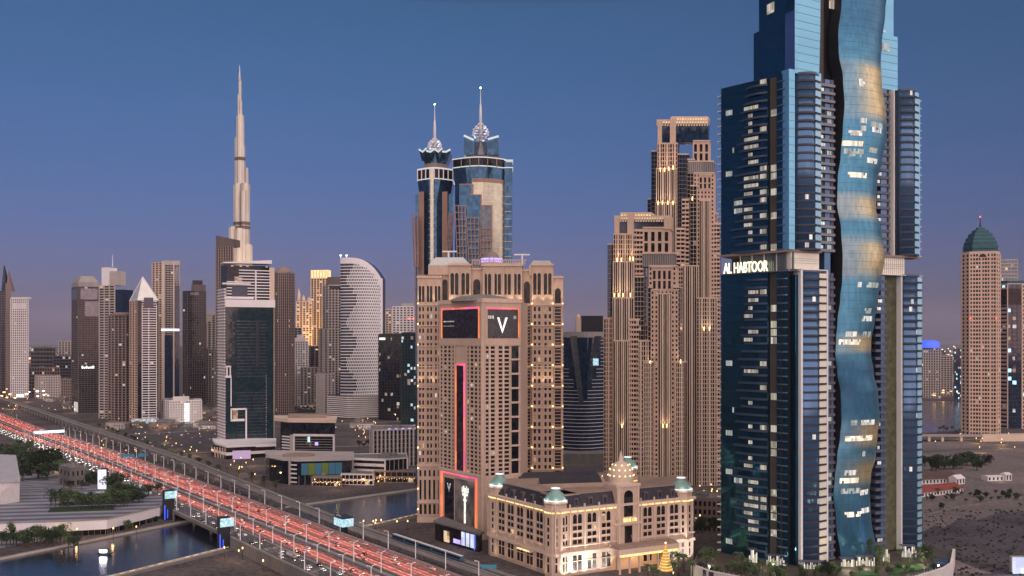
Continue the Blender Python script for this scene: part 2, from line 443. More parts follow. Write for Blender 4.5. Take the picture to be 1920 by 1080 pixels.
def striped(name, c1, c2, period, ang):
    """paving laid in alternating bands"""
    m, nt, b = new_mat(name); geo = N(nt, 'ShaderNodeNewGeometry'); mp = N(nt, 'ShaderNodeMapping'); mp.inputs['Rotation'].default_value = (0, 0, ang); nt.links.new(geo.outputs['Position'], mp.inputs[0])
    wv = N(nt, 'ShaderNodeTexWave'); wv.inputs['Scale'].default_value = .314 / period; wv.inputs['Distortion'].default_value = .25; wv.inputs['Detail'].default_value = 1; nt.links.new(mp.outputs[0], wv.inputs['Vector'])
    ns = N(nt, 'ShaderNodeTexNoise'); ns.inputs['Scale'].default_value = .08; nt.links.new(geo.outputs['Position'], ns.inputs['Vector'])
    mx = N(nt, 'ShaderNodeMix', data_type='RGBA'); mx.inputs[6].default_value = rgb(c1); mx.inputs[7].default_value = rgb(c2); nt.links.new(wv.outputs['Color'], mx.inputs[0])
    m2 = N(nt, 'ShaderNodeMix', data_type='RGBA'); m2.blend_type = 'MULTIPLY'; m2.inputs[0].default_value = .55; nt.links.new(mx.outputs[2], m2.inputs[6]); nt.links.new(ns.outputs['Color'], m2.inputs[7]); nt.links.new(m2.outputs[2], b.inputs['Base Color']); b.inputs['Roughness'].default_value = .75
striped('plaza_stripe', (.12, .14, .18), (.40, .40, .45), 17.0, 1.40)
striped('plaza_blue', (.13, .15, .19), (.34, .34, .39), 15.0, 1.40)
glow('quay_gold', (1.0, .72, .36), .8, .5, cell=(6, 6, 9))
# ------------------------------------------------------------------ ground, canal, roads
def sheet(name, poly, z, m):
    b = MB(); b.poly([(x, y, z) for x, y in poly], m); return structure(name, b)
g = MB(); g.poly([(-60000, -4000, 0), (60000, -4000, 0), (60000, 80000, 0), (-60000, 80000, 0)], 'ground'); structure('ground', g)
# water
m, nt_, b_ = new_mat('water')
b_.inputs['Base Color'].default_value = (.012, .016, .026, 1); b_.inputs['Roughness'].default_value = .13
ns = N(nt_, 'ShaderNodeTexNoise'); ns.inputs['Scale'].default_value = .5; ns.inputs['Detail'].default_value = 4
ge = N(nt_, 'ShaderNodeNewGeometry'); nt_.links.new(ge.outputs['Position'], ns.inputs['Vector'])
bu = N(nt_, 'ShaderNodeBump'); bu.inputs['Strength'].default_value = .5; bu.inputs['Distance'].default_value = .25
nt_.links.new(ns.outputs[0], bu.inputs['Height']); nt_.links.new(bu.outputs[0], b_.inputs['Normal'])
UP = [(-640, 300), (-430, 540), (-347, 650), (-267, 783), (-179, 871), (-93, 954), (20, 1040)]
LO = [(-420, 300), (-330, 480), (-249.5, 607), (-205, 684), (-111, 771), (-79, 818), (30, 900)]
sheet('canal_water', LO + UP[::-1], .05, 'water')
def wall_line(mb, pts, w, z0, z1, m):
    for A, B in zip(pts, pts[1:]): mb.obox(A, B, 0, 1, -w / 2, w / 2, z0, z1, m)
def strip_poly(pts, w):
    out = []; inn = []
    for i, p in enumerate(pts):
        a = pts[max(0, i - 1)]; b = pts[min(len(pts) - 1, i + 1)]; n = nrm(a, b)
        out.append(off(p, n, w)); inn.append(p)
    return inn, out
def strip(name, pts, w, z, m):
    i, o = strip_poly(pts, w); b = MB()
    for k in range(len(pts) - 1): b.poly([(*i[k], z), (*i[k + 1], z), (*o[k + 1], z), (*o[k], z)], m)
    return structure(name, b)
for nm, lab, pts in (('canal_wall', 'low pale quay wall along the far bank of the canal', UP), ('canal_wall', 'low pale quay wall along the near bank of the canal', LO)):
    T = Thing(nm, lab, 'wall', (*pts[3], 0)); wall_line(T.mb('wall'), pts, 1.2, 0, 1.5, 'kerb')
    for A, B in zip(pts[1:], pts[2:]):
        k = int(math.hypot(A[0] - B[0], A[1] - B[1]) / 7)
        for j in range(k): T.mb('light_strip').obox(A, B, (j + .15) / k, (j + .7) / k, .7 if pts is LO else -.95, .95 if pts is LO else -.7, 1.1, 1.4, 'quay_gold')
    T.done()
strip('promenade', UP, -9, .12, 'concrete_dark'); strip('promenade', LO, 8, .12, 'concrete_dark')

# the highway runs along U, offsets to its right are measured along V
U, V = (-.592, .806), (.806, .592)
def road(v, s): return (U[0] * v + V[0] * s, U[1] * v + V[1] * s)
def zr(v):
    t = min(1, max(0, (v - 1150) / 650)); t = t * t * (3 - 2 * t)
    return 8 - 7.4 * t
VS = [300 + 25 * i for i in range(60)] + [1800 + 100 * i for i in range(40)]
def ribbon(mb, s0, s1, dz, m, vs=VS):
    for a, b in zip(vs, vs[1:]):
        mb.poly([(*road(a, s0), zr(a) + dz), (*road(a, s1), zr(a) + dz), (*road(b, s1), zr(b) + dz), (*road(b, s0), zr(b) + dz)], m)
def rail(mb, s0, s1, z0, z1, m, vs=VS):
    for a, b in zip(vs, vs[1:]):
        q = [road(a, s0), road(a, s1), road(b, s1), road(b, s0)]
        mb.hexa([(*q[0], zr(a) + z0), (*q[1], zr(a) + z0), (*q[2], zr(b) + z0), (*q[3], zr(b) + z0)],
                [(*q[0], zr(a) + z1), (*q[1], zr(a) + z1), (*q[2], zr(b) + z1), (*q[3], zr(b) + z1)], m)
hw = MB(); ribbon(hw, 244, 314, 0, 'asphalt')
for a, b in zip(VS, VS[1:]):                      # slab edge and retaining walls, open over the canal
    for s in (243.6, 314.4):
        lowz = (lambda v: zr(v) - 2.2) if 655 < a < 800 else (lambda v: -.2)
        p, q = road(a, s), road(b, s)
        hw.poly([(*p, lowz(a)), (*q, lowz(b)), (*q, zr(b)), (*p, zr(a))], 'concrete_dark')
hw.poly([(*road(655, 243.6), 5.8), (*road(655, 314.4), 5.8), (*road(800, 314.4), 5.8), (*road(800, 243.6), 5.8)], 'concrete_dark')
for v in (690, 730, 770):
    for s in range(250, 315, 12): hw.lathe(road(v, s), [(1.3, 0), (1.3, 5.9)], 'concrete_dark', 10)
structure('highway', hw)
mk = MB()
for s, solid in [(259.4, 1), (260.6, 1), (276.2, 1), (284.9, 1), (313.0, 1), (245.6, 1)] + [(249.2 + 3.6 * i, 0) for i in range(3)] + [(264.2 + 3.6 * i, 0) for i in range(4)] + [(288.5 + 3.6 * i, 0) for i in range(7)]:
    v = 380
    while v < 1600:
        l = 24.9 if solid else 4
        mk.poly([(*road(v, s - .09), zr(v) + .02), (*road(v, s + .09), zr(v) + .02), (*road(v + l, s + .09), zr(v + l) + .02), (*road(v + l, s - .09), zr(v + l) + .02)], 'paint_white')
        v += 25 if solid else 12
structure('lane_markings', mk)
md = MB(); ribbon(md, 277.2, 283.8, .05, 'concrete'); structure('median_strip', md)
for s, lab in ((244.2, 'pale concrete parapet along the left edge of the highway bridge'), (260, 'low kerb wall between service lanes and the near red carriageway'),
               (277.2, 'grey crash barrier on the left side of the highway median'), (283.8, 'grey crash barrier on the right side of the highway median'),
               (314, 'pale barrier along the right edge of the highway beside the metro')):
    q = MB(); rail(q, s - .3, s + .3, -.1, 1.1 if s != 260 else .6, 'concrete' if s not in (277.2, 283.8) else 'concrete_dark')
    if s in (277.2, 283.8): rail(q, s - .12, s + .12, 1.1, 1.6, 'steel')
    solo('crash_barrier', q, lab, 'barrier', (*road(700, s), 0))
b = MB(); ribbon(b, 315, 323, -2, 'ground'); structure('planted_strip', b)

# metro viaduct
def spl(v, pts):
    for (a, sa), (b, sb) in zip(pts, pts[1:]):
        if v <= b or (b, sb) == pts[-1]:
            t = (v - a) / (b - a); t2 = min(1.2, max(-.5, t)); return lerp(sa, sb, t2)
MS = [(300, 331), (450, 329), (646, 328), (860, 338), (1093, 352), (2409, 369), (6000, 420)]
def mpt(v, ds=0): return road(v, spl(v, MS) + ds)
ZM = 12.0
vt = Thing('metro_viaduct', 'long concrete metro viaduct on pillars running beside the highway', 'viaduct', (*mpt(700), 0))
MV = [300 + 30 * i for i in range(130)]
d_ = vt.mb('deck')
def vbox(mb, a, b, s0, s1, z0, z1, m):
    q = [mpt(a, s0), mpt(a, s1), mpt(b, s1), mpt(b, s0)]
    mb.hexa([(*p, z0) for p in q], [(*p, z1) for p in q], m)
for a, b2 in zip(MV, MV[1:]):
    vbox(d_, a, b2, -9.4, 0, ZM - 1.4, ZM, 'concrete'); vbox(d_, a, b2, -6.5, -3, ZM - 2.6, ZM - 1.4, 'concrete_dark')
    vbox(vt.mb('parapet'), a, b2, -9.7, -9.4, ZM - 1.2, ZM + 1.2, 'concrete'); vbox(vt.mb('parapet'), a, b2, 0, .3, ZM - 1.2, ZM + 1.2, 'concrete')
    for s in (-7.6, -6.2, -3.2, -1.8): vbox(vt.mb('track'), a, b2, s - .12, s + .12, ZM, ZM + .25, 'dark_metal')
    vbox(vt.mb('track'), a, b2, -8.4, -5.4, ZM + .01, ZM + .06, 'concrete_dark'); vbox(vt.mb('track'), a, b2, -4, -1, ZM + .01, ZM + .06, 'concrete_dark')
vt.done()
for i, v in enumerate(range(330, 2400, 30)):
    p = MB(); p.lathe(mpt(v, -4.7), [(1.1, -.2), (1.1, ZM - 4.5), (2.6, ZM - 2.5)], 'concrete', 10); vt.part('pillar', p)

# other roads and open ground
def gline(pts, z=0): return [G(px, py, z) for px, py in pts]
strip('side_street', [road(380 + 60 * i, 345 + (0 if i < 12 else 14)) for i in range(40)], 9, .1, 'asphalt_dark') if False else None
sheet('sand_lot', [G(1730, 1075), G(2150, 1075), G(2150, 800), G(1730, 830)], .04, 'sand')
sheet('scrub_ground', [G(1725, 1000), G(1752, 985), G(1770, 990), G(1800, 972), G(1835, 975), G(1868, 962), G(1925, 958), G(2150, 935), G(2150, 1085), G(1925, 1085), G(1850, 1072), G(1780, 1045), G(1740, 1030)], .09, 'scrub_soil')
strip('dirt_road', [G(1730, 965), G(1800, 948), G(1860, 940), G(1930, 930), G(2100, 910)], -14, .12, 'sand')
sheet('lake_water', [G(1600, 812), G(1725, 812), G(1800, 808), G(1835, 800), G(1835, 752), G(1600, 752)], .06, 'water')
strip('service_road', [G(1700, 852), G(1800, 846), G(1930, 838), G(2100, 825)], -25, .13, 'asphalt')
strip('city_street', [G(640, 800), G(720, 806), G(790, 800)], -60, .1, 'asphalt')
strip('city_street', [G(360, 800), G(400, 740), G(420, 712)], -50, .1, 'asphalt')
sheet('car_park', [G(195, 800), G(420, 790), G(400, 835), G(300, 850)], .08, 'asphalt_dark')
sheet('plaza', [G(-60, 905), G(120, 862), G(330, 900), G(345, 972), G(100, 1010), G(-60, 1040)], .1, 'plaza_blue')
# ------------------------------------------------------------------ the skyline behind, left to right
S_ = dict
GREY_T = 'towers of the business district'
t = tower('curved_glass_tower', 'dark blue glass tower with curved twin-horned top at far left edge of photo', [(-40, 2520), (2, 2480), (19, 2500)], 545,
          [S_(bays=4, floors=44, pier=.1, span=.3), S_(bays=3, floors=44, pier=.1, span=.3)], core='glass_navy', wall='stone_dark', panes=False, lit=0.012, roof=False, finish=False, depth=40)
pl = t.W; b = t.mb('horn')
for k in (0, 1):
    a0 = L2(pl[1], pl[2], .05 + .5 * k); a1 = L2(pl[1], pl[2], .5 + .5 * k)
    z = t.z1; q = [a0, a1, (a1[0], a1[1] + 25), (a0[0], a0[1] + 25)]
    for i in range(6):
        f0, f1 = i / 6, (i + 1) / 6
        def ring(f): return [(lerp(p[0], a0[0] + 4, f ** 1.6 * .95), lerp(p[1], a0[1] + 5, f * .9)) for p in q]
        b.prism(ring(f0), z + f0 * (66 - 14 * k), z + f1 * (66 - 14 * k), 'glass_navy' if k == 0 else 'stone_brown', ring(f1))
b.tube([(pl[1][0] + 2, pl[1][1] + 5, z + 50), (pl[1][0] + 4, pl[1][1] + 5, z + 84)], [.8, .3], 'stone_brown')
t.mb('edge_fin').obox(pl[1], pl[2], .45, 1.05, .2, 2.5, 0, t.z1 + 20, 'stone_brown')
t.done()
t = tower('residential_tower', 'slender pale grid-fronted tower beside the curved glass tower at far left', [(20, 2440), (53, 2430)], 560, [S_(bays=9, floors=42, pier=.5, span=.42)], wall='white_wall', n_ind=0, lit=0.012, core='white_wall', finish=False)
A, B = t.W; t.mb('crown').obox(A, B, 0, 1, -12, .3, t.z1 - 1, t.z1 + 4, 'white_wall'); t.mb('crown').obox(A, B, .08, .92, .3, .5, t.z1 - 26, t.z1 - 12, 'white_wall')
t.mb('base_sign').obox(A, B, .35, .75, 1, 1.5, 2, 9, 'sign_white'); t.done()

t = tower('office_tower', 'dark office tower with pale sloped crown and lit white sign low on its front', [(135, 1975), (147, 1930), (187, 1945)], 537,
          [S_(bays=3, floors=60, pier=.12, span=.3), S_(bays=7, floors=60, pier=.1, span=.28)], core='glass_dark', wall='stone_dark', panes=False, lit=0.009, roof=False, finish=False, depth=32)
z = t.z1; q = t.poly; cx = sum(p[0] for p in q) / 5; cy = sum(p[1] for p in q) / 5
t.mb('crown').prism(q, z, z + 9, 'concrete'); t.mb('crown').prism([(lerp(p[0], cx, .08), lerp(p[1], cy, .08)) for p in q], z + 9, z + 22, 'concrete', [(lerp(p[0], cx, .4), lerp(p[1], cy, .4)) for p in q])
t.mb('crown_glass').obox(q[1], q[2], .1, .9, .2, .8, z - 26, z - 4, 'glass_grey'); t.mb('crown_glass').obox(q[0], q[1], .1, .9, .2, .8, z - 26, z - 4, 'glass_grey')
t.mb('light_panel').obox(q[1], q[2], .3, 1, .3, .6, z - 60, z - 30, 'glass_grey')
sg = t.mb('sign'); zz = Zp(692, 1930)
for i, (a, w_, h_) in enumerate(((0, .1, 9), (.13, .12, 6), (.28, .1, 9), (.41, .14, 6), (.58, .09, 7), (.7, .14, 9))): sg.obox(q[1], q[2], .15 + a * .7, .15 + a * .7 + w_ * .7, .4, 1.2, zz + 1, zz + h_ * .7, 'sign_white')
t.mb('entrance_light').obox(q[0], q[1], .4, 1.0, .5, 1, 2, 22, 'lit_cool'); t.done()

t = tower('residential_tower', 'beige balcony tower topped by white box and thin mast', [(186, 1812), (215, 1800)], 535, [S_(bays=3, floors=52, pier=.22, span=.45)], wall='stone_grey', core='pane_brown', lit=0.018, finish=False)
A, B = t.W; z = t.z1
t.mb('penthouse').obox(A, B, .16, .62, -22, .2, z, z + 34, 'white_clad'); t.mb('penthouse').obox(A, B, .62, 1.12, -24, -2, z, z + 27, 'stone_grey'); t.mb('side_block').obox(A, B, 1.0, 1.45, -30, -2, 0, z - 8, 'glass_navy')
t.mb('side_block').obox(A, B, 1.0, 1.5, -31, -1, z - 60, z - 52, 'white_clad'); t.mb('side_block').obox(A, B, 1.0, 1.5, -31, -1, z - 92, z - 84, 'white_clad')
m_ = L2(A, B, .75); t.mb('mast').tube([(m_[0], m_[1] + 8, z + 36), (m_[0], m_[1] + 8, z + 58)], [1.2, .5], 'metal_light'); t.done()
t = tower('residential_tower', 'reddish brown tower with rounded flat-capped top and tall dark window strips', [(203, 1760), (215, 1742), (236, 1740), (247, 1752)], 592,
          [S_(bays=2, floors=42, pier=.4, span=.42), S_(bays=3, floors=42, pier=.25, span=.2), S_(bays=2, floors=42, pier=.4, span=.42)], wall='stone_brown', core='pane_brown', lit=0.024, finish=False)
c = t.W; cc = ((c[1][0] + c[2][0]) / 2, c[1][1] + 14)
t.mb('roof_cap').lathe(cc, [(19, t.z1), (20, t.z1 + 2), (20, t.z1 + 5), (17, t.z1 + 6)], 'stone_brown', 24); t.done()

# pyramid-topped tower
t = tower('pyramid_tower', 'tower with white-banded front and pale glazed pyramid roof', [(243, 1722), (258, 1692), (297, 1705)], 563,
          [S_(bays=3, floors=50, pier=.4, span=.4, wall='stone_pink'), S_(bays=5, floors=50, pier=.0, span=.0)], core='glass_dark', wall='stone_dark', lit=0.018, roof=False, finish=False, panes=False, corner=.5)
A, B = t.W[1], t.W[2]; z = t.z1; fr = t.mb('front_grid')
for j in range(50): fr.obox(A, B, .2, .93, .1, 1.1, 6 + j * z / 51, 6 + j * z / 51 + 1.3, 'white_clad')
for a in (.2, .52, .9): fr.obox(A, B, a, a + .03, .1, 1.4, 4, z - 8, 'white_clad')
q = t.poly; cx = sum(p[0] for p in q) / 5; cy = sum(p[1] for p in q) / 5
zt = Zp(518, 1700); py = t.mb('pyramid'); q4 = [q[0], q[1], q[2], q[3], q[4]]
for i in range(5):
    a, b2 = q4[i], q4[(i + 1) % 5]
    py.poly([(*a, z), (*b2, z), (cx, cy, zt)], 'silver_roof')
for i in range(5): t.mb('pyramid_rib').tube([(*q4[i], z), (cx, cy, zt)], .9, 'white_clad')
t.mb('gable').obox(A, B, .3, .75, .2, 3, z - 13, z + 5, 'glass_navy'); t.mb('eaves').prism(q, z - 1.5, z + .5, 'white_clad')
t.mb('shop_light').obox(A, B, -.3, 1.0, 1, 3, 2, 9, 'lit_cool'); t.done()

t = tower('office_tower', 'tall beige tower with glass front and bright white sign line across its dark lower half', [(285, 1990), (304, 1975), (337, 1985)], 492,
          [S_(bays=3, floors=66, pier=.4, span=.4, wall='stone_pale'), S_(bays=6, floors=66, pier=.14, span=.26)], core='pane_bluegrey', wall='stone_grey', lit=0.024, finish=False)
A, B = t.W[1], t.W[2]; z = t.z1
t.mb('crown').obox(A, B, -.02, 1.02, -18, .8, z - 4, z + 4, 'stone_grey'); t.mb('crown').obox(A, B, .0, .14, .3, 1.2, 0, z, 'stone_pale'); t.mb('crown').obox(A, B, .62, .7, .3, 1.2, 0, z, 'stone_pale')
t.mb('side_glass').obox(A, B, .7, 1.0, .4, .9, 0, Zp(535, 1980), 'glass_navy')
t.mb('light_panel').obox(A, B, .74, .96, .5, 1.0, z - 40, z - 8, 'glass_grey')
t.mb('sign_line').obox(A, B, -.05, .98, 1.2, 2.2, Zp(620.5, 1980), Zp(616.5, 1980), 'sign_white'); t.mb('lower_glass').obox(A, B, .14, .62, .4, 1.0, 0, Zp(628, 1980), 'glass_navy'); t.done()
t = tower('office_tower', 'black slab tower with slanted stepped roof between beige and grey towers', [(343, 2200), (352, 2180), (386, 2190)], 545, [S_(bays=2, floors=44, pier=.1, span=.2), S_(bays=8, floors=44, pier=.2, span=.16)], core='glass_dark', wall='stone_dark', lit=0.012, panes=False, roof=False, finish=False)
A, B = t.W[1], t.W[2]; z = t.z1
t.mb('slanted_roof').obox(A, B, .2, .95, -30, -1, z, z + 14, 'stone_dark'); t.mb('slanted_roof').obox(A, B, .25, .8, -28, -3, z + 14, z + 24, 'dark_metal'); t.mb('roof_light').obox(A, B, .12, .6, .3, .6, z - 10, z - 4, 'glass_grey'); t.done()
t = tower('residential_tower', 'grey tower of vertical window strips under a plain flat cap', [(358, 2325), (366, 2300), (412, 2310)], 590, [S_(bays=2, floors=38, pier=.5, span=.4), S_(bays=6, floors=38, pier=.38, span=.3, every=1)], wall='stone_grey', core='pane_bluegrey', lit=0.018, finish=False)
A, B = t.W[1], t.W[2]; t.mb('cap').obox(A, B, .0, .75, -20, .8, t.z1 - 2, t.z1 + 9, 'stone_grey'); t.mb('cap').obox(A, B, .1, .68, .6, 1.1, t.z1 - 16, t.z1 - 3, 'stone_grey'); t.done()
tower('residential_tower', 'short brownish block in front of the grey strip-window tower', [(345, 2250), (362, 2250)], 640, [S_(bays=4, floors=22, pier=.4, span=.4)], wall='stone_brown', core='pane_brown', lit=0.030)
t = tower('residential_tower', 'dark brown tower with slanted dark roof left of the tallest spire', [(405, 2010), (437, 2000)], 462, [S_(bays=7, floors=60, pier=.45, span=.16)], wall='stone_brown', core='pane_brown', lit=0.012, roof=False, finish=False)
A, B = t.W; z = t.z1; n = nrm(A, B)
bq = [off(A, n, .5), off(B, n, .5), off(B, n, -28), off(A, n, -28)]
t.mb('slanted_roof').hexa([(*p, z) for p in bq], [(*bq[0], z + 24), (*bq[1], z + 15), (*bq[2], z + 15), (*bq[3], z + 24)], 'stone_dark'); t.done()

# supertall spire: a bundle of stepped tubes
YB = 2400
matte('tube_metal', (.50, .43, .36), .33, .12, .02, .1, metallic=.55, streak=True)
t = Thing('supertall_tower', 'tallest tower on the skyline with stepped tubes and needle spire, floodlit gold', 'skyscraper', (X(454, YB), YB, 0))
def tube_px(part, xa, xb, top, dy, m='tube_metal', bot=0):
    c = ((xa + xb) / 2 / 2.7 + 400); r = (xb - xa) / 2 / 2.7 / F * YB; z1 = Zp(100 + top / 2.7, YB)
    P_ = (X(c, YB), YB + dy); mb = MB()
    mb.lathe(P_, [(r, bot), (r, z1 - r * .25), (r * .93, z1)], m, 20)
    k = max(6, int(r * 1.5))
    for i in range(k):
        a = 2 * math.pi * i / k; mb.lathe((P_[0] + (r + .15) * math.cos(a), P_[1] + (r + .15) * math.sin(a)), [(.5, bot), (.5, z1 - 3)], 'metal_light', 4)
    for zb in (Zp(100 + 535 / 2.7, YB), Zp(100 + 670 / 2.7, YB), Zp(100 + 885 / 2.7, YB), Zp(420, YB)):
        if zb < z1 - 8: mb.lathe(P_, [(r + .8, zb - 4), (r + .8, zb + 4)], 'stone_dark', 20)
    t.part(part, mb)
for a in ((118, 155, 312, 0), (104, 132, 615, 8), (108, 131, 422, 2), (133, 160, 465, 0), (143, 155, 345, -3), (124, 135, 205, 0), (136, 146, 235, -2), (128, 140, 132, 2), (158, 173, 578, 6), (146, 187, 660, -6),
          (107, 148, 662, -6), (86, 126, 880, -10), (150, 176, 700, -16), (160, 203, 968, -12), (124, 164, 890, -20)): tube_px('tube', *a)
sp = MB(); sx_ = X(400 + 133 / 2.7, YB); sp.tube([(sx_, YB, Zp(150, YB)), (sx_, YB, Zp(135, YB)), (sx_, YB, Zp(122, YB))], [3.2, 1.6, .4], 'metal_light', 8); t.part('spire', sp)
for dx, zt in ((-40, 560), (45, 460), (0, 760)):
    for y_ in (-230,):
        lamp('floodlight', 'SPOT', (X(454, YB) + dx * 1.2, YB - 75, 150), 4.2e6, (1.0, .70, .38), 3, (X(454, YB), YB, zt), 55, .9)

t = tower('residential_tower', 'brown round-shouldered tower with vertical fins and stepped dome cap', [(512, 1925), (522, 1903), (541, 1903), (552, 1920)], 512, [S_(bays=4, floors=52, pier=.4, span=.25), S_(bays=5, floors=52, pier=.4, span=.2), S_(bays=4, floors=52, pier=.4, span=.25)], wall='stone_brown', core='pane_brown', lit=0.012, finish=False)
c = t.W; cc = ((c[0][0] + c[3][0]) / 2, c[1][1] + 20); z = t.z1
t.mb('roof_cap').lathe(cc, [(19, z), (19, z + 5), (13, z + 6), (13, z + 10), (5, z + 12), (4, z + 15)], 'stone_brown', 24); t.done()
tower('residential_tower', 'plain beige slab half hidden behind the white-framed dark office tower', [(497, 1800), (513, 1800)], 520, [S_(bays=3, floors=40, pier=.6, span=.5)], wall='stone_grey', core='pane_brown', lit=0.012)
t = tower('hotel_tower', 'narrow tower floodlit gold with bright lit crown', [(583, 2610), (615, 2600)], 522, [S_(bays=6, floors=52, pier=.35, span=.2)], wall='stone_pale', core='pane_brown', lit=0.072, finish=False)
A, B = t.W; z = t.z1; t.mb('lit_crown').obox(A, B, 0, 1, -20, .5, z, z + 23, 'crown_glow'); t.mb('crown_grille').obox(A, B, 0, 1, .4, .9, z - 1, z + 1.5, 'stone_pale'); [t.mb('crown_grille').obox(A, B, k / 6 - .02, k / 6 + .02, .4, .9, z, z + 21, 'stone_pale') for k in range(7)]; t.done()
t = tower('hotel_tower', 'lower orange floodlit tower with small turrets beside the gold-crowned tower', [(556, 2560), (585, 2550)], 566, [S_(bays=5, floors=44, pier=.35, span=.3)], wall='stone_pale', core='pane_brown', lit=0.150, finish=False)
A, B = t.W; z = t.z1
for a, hh in ((.05, 38), (.35, 20), (.7, 14)):
    p = L2(A, B, a); t.mb('turret').lathe((p[0] + 3, p[1] + 6), [(4.5, z), (4.5, z + hh * .6), (3, z + hh * .65), (.4, z + hh)], 'stone_pale', 8)
t.done()
for px_, zz, e_ in ((600, 300, 1.0e6), (570, 220, 9e5), (600, 150, 6e5)): lamp('floodlight', 'SPOT', (X(px_, 2430), 2430, 60), e_ * 1.2, (1.0, .60, .22), 3, (X(px_, 2600), 2600, zz), 70, .9)
t = tower('residential_tower', 'grey setback tower directly left of the curved white tower', [(605, 2060), (616, 2030), (640, 2035)], 535, [S_(bays=2, floors=46, pier=.6, span=.3), S_(bays=4, floors=46, pier=.35, span=.3)], wall='stone_grey', core='pane_bluegrey', lit=0.012, finish=False)
A, B = t.W[1], t.W[2]; t.mb('top_block').obox(A, B, -.1, 1, -25, -2, t.z1, t.z1 + 18, 'stone_dark'); t.mb('top_block').obox(A, B, .1, 1, -.5, .6, t.z1 - 8, t.z1 - 1, 'glass_dark'); t.done()
tower('residential_tower', 'pale lower wing with window strips in front of the grey setback tower', [(598, 1990), (616, 1975), (640, 1980)], 617, [S_(bays=2, floors=34, pier=.7, span=.3), S_(bays=4, floors=34, pier=.4, span=.3)], wall='stone_grey', core='pane_bluegrey', lit=0.018)
tower('residential_tower', 'short plain grey shaft at the foot of the pale lower wing', [(593, 1940), (608, 1930), (628, 1940)], 702, [S_(bays=2, floors=16, pier=.85, span=.8), S_(bays=3, floors=16, pier=.6, span=.4)], wall='stone_grey', core='pane_bluegrey', lit=0.012)
t = tower('residential_tower', 'small white-framed tower with stepped top in front of dark glass blocks', [(541, 2160), (549, 2140), (572, 2140), (578, 2160)], 640, [S_(bays=2, floors=28, pier=.45, span=.4), S_(bays=5, floors=28, pier=.4, span=.4), S_(bays=1, floors=28, pier=.45, span=.4)], wall='white_wall', core='pane_bluegrey', lit=0.024, finish=False)
c = t.W; t.mb('stepped_top').obox(c[1], c[2], .1, .9, -18, -1, t.z1, t.z1 + 8, 'white_wall'); t.mb('stepped_top').obox(c[1], c[2], .3, .7, -14, -4, t.z1 + 8, t.z1 + 15, 'white_wall'); t.done()
tower('office_tower', 'dark glass block behind the small white-framed tower', [(520, 2300), (566, 2290)], 615, [S_(bays=6, floors=30, pier=.1, span=.2)], core='glass_navy', wall='stone_grey', panes=False, lit=0.030)
tower('office_tower', 'dark slab tower with gold edge lights right of the brown domed tower', [(552, 2240), (600, 2230)], 650, [S_(bays=5, floors=30, pier=.3, span=.25)], core='glass_dark', wall='stone_dark', panes=False, lit=0.036)

# curved white sail tower
Ys = 1860
t = Thing('sail_tower', 'white sail-shaped tower with curved sloping top and perforated front', 'tower', (X(675, Ys), Ys, 0))
front = []
for i in range(13):
    k = i / 12; front.append((X(638 + 74 * k, Ys), Ys + 30 * (k - .35) ** 2 * 2 - 4))
def ztop(k): return Zp(483 + 0 * k + 38 * max(0, (k - .05) / .95) ** 3.6, Ys)
bk = [(p[0] + 4, p[1] + 32) for p in front]
core = t.mb('core'); zb = Zp(742, Ys)
for i in range(12):
    q = [front[i], front[i + 1], bk[i + 1], bk[i]]
    core.hexa([(*p, 0) for p in q], [(*q[0], ztop(i / 12)), (*q[1], ztop((i + 1) / 12)), (*q[2], ztop((i + 1) / 12)), (*q[3], ztop(i / 12))], 'pane_bluegrey')
wl = t.mb('wall'); nf = 46
for i in range(12):
    A, B = front[i], front[i + 1]; za = min(ztop(i / 12), ztop((i + 1) / 12)); k = (i + .5) / 12
    for j in range(nf + 1):
        z0 = 36 + j * (ztop(0) - 36) / nf
        if z0 > za - 6: continue
        hh = lerp(1.5, 2.3, min(1, max(0, (k - .2) / .6)))
        wl.obox(A, B, 0, 1, -.3, .6, z0, z0 + hh, 'white_clad')
        if k > .3 + .12 * math.sin(j * .45):
            for q in range(2):
                o_ = .5 * q + (.25 if j % 2 else 0); wl.obox(A, B, o_, o_ + lerp(.1, .25, k), -.3, .55, z0 + hh - .1, z0 + (ztop(0) - 36) / nf + .1, 'white_clad')
    n = nrm(A, B); a1, b1 = off(A, n, .9), off(B, n, .9); a2, b2 = off(A, n, -33), off(B, n, -33)
    zA, zB = ztop(i / 12), ztop((i + 1) / 12)
    t.mb('curved_top').hexa([(*a1, za - 11), (*b1, za - 11), (*b2, za - 11), (*a2, za - 11)], [(*a1, zA), (*b1, zB), (*b2, zB), (*a2, zA)], 'white_clad')
t.mb('edge').obox(front[11], front[12], .75, 1.3, -30, 1, 0, ztop(1), 'white_clad')
for k in (0, .15):
    p = (lerp(front[0][0], front[12][0], k), Ys + 4); t.mb('roof_light').lathe(p, [(.5, ztop(0)), (.5, ztop(0) + 3), (2.2, ztop(0) + 3.2), (2.2, ztop(0) + 6)], 'sign_white', 8)
t.mb('podium').prism([P(614, 1830), P(650, 1800), P(717, 1812), P(717, 1880), P(614, 1890)], 0, Zp(742, 1820), 'pane_brown')
for j in range(11): t.mb('podium_band').prism([P(613.6, 1828), P(650, 1797), P(717.6, 1810), P(717.6, 1882), P(613.6, 1892)], 2 + j * 3.7, 3.9 + j * 3.7, 'white_wall')
t.done()
t = tower('office_tower', 'black glass office block with scattered lit floors right of the white sail tower', [(710, 1770), (755, 1755), (760, 1775)], 627, [S_(bays=8, floors=28, pier=.04, span=.1), None], core='glass_dark', wall='dark_metal', panes=False, lit=.07, lits=('lit_cool', 'lit_dim', 'lit_dim'), finish=False)
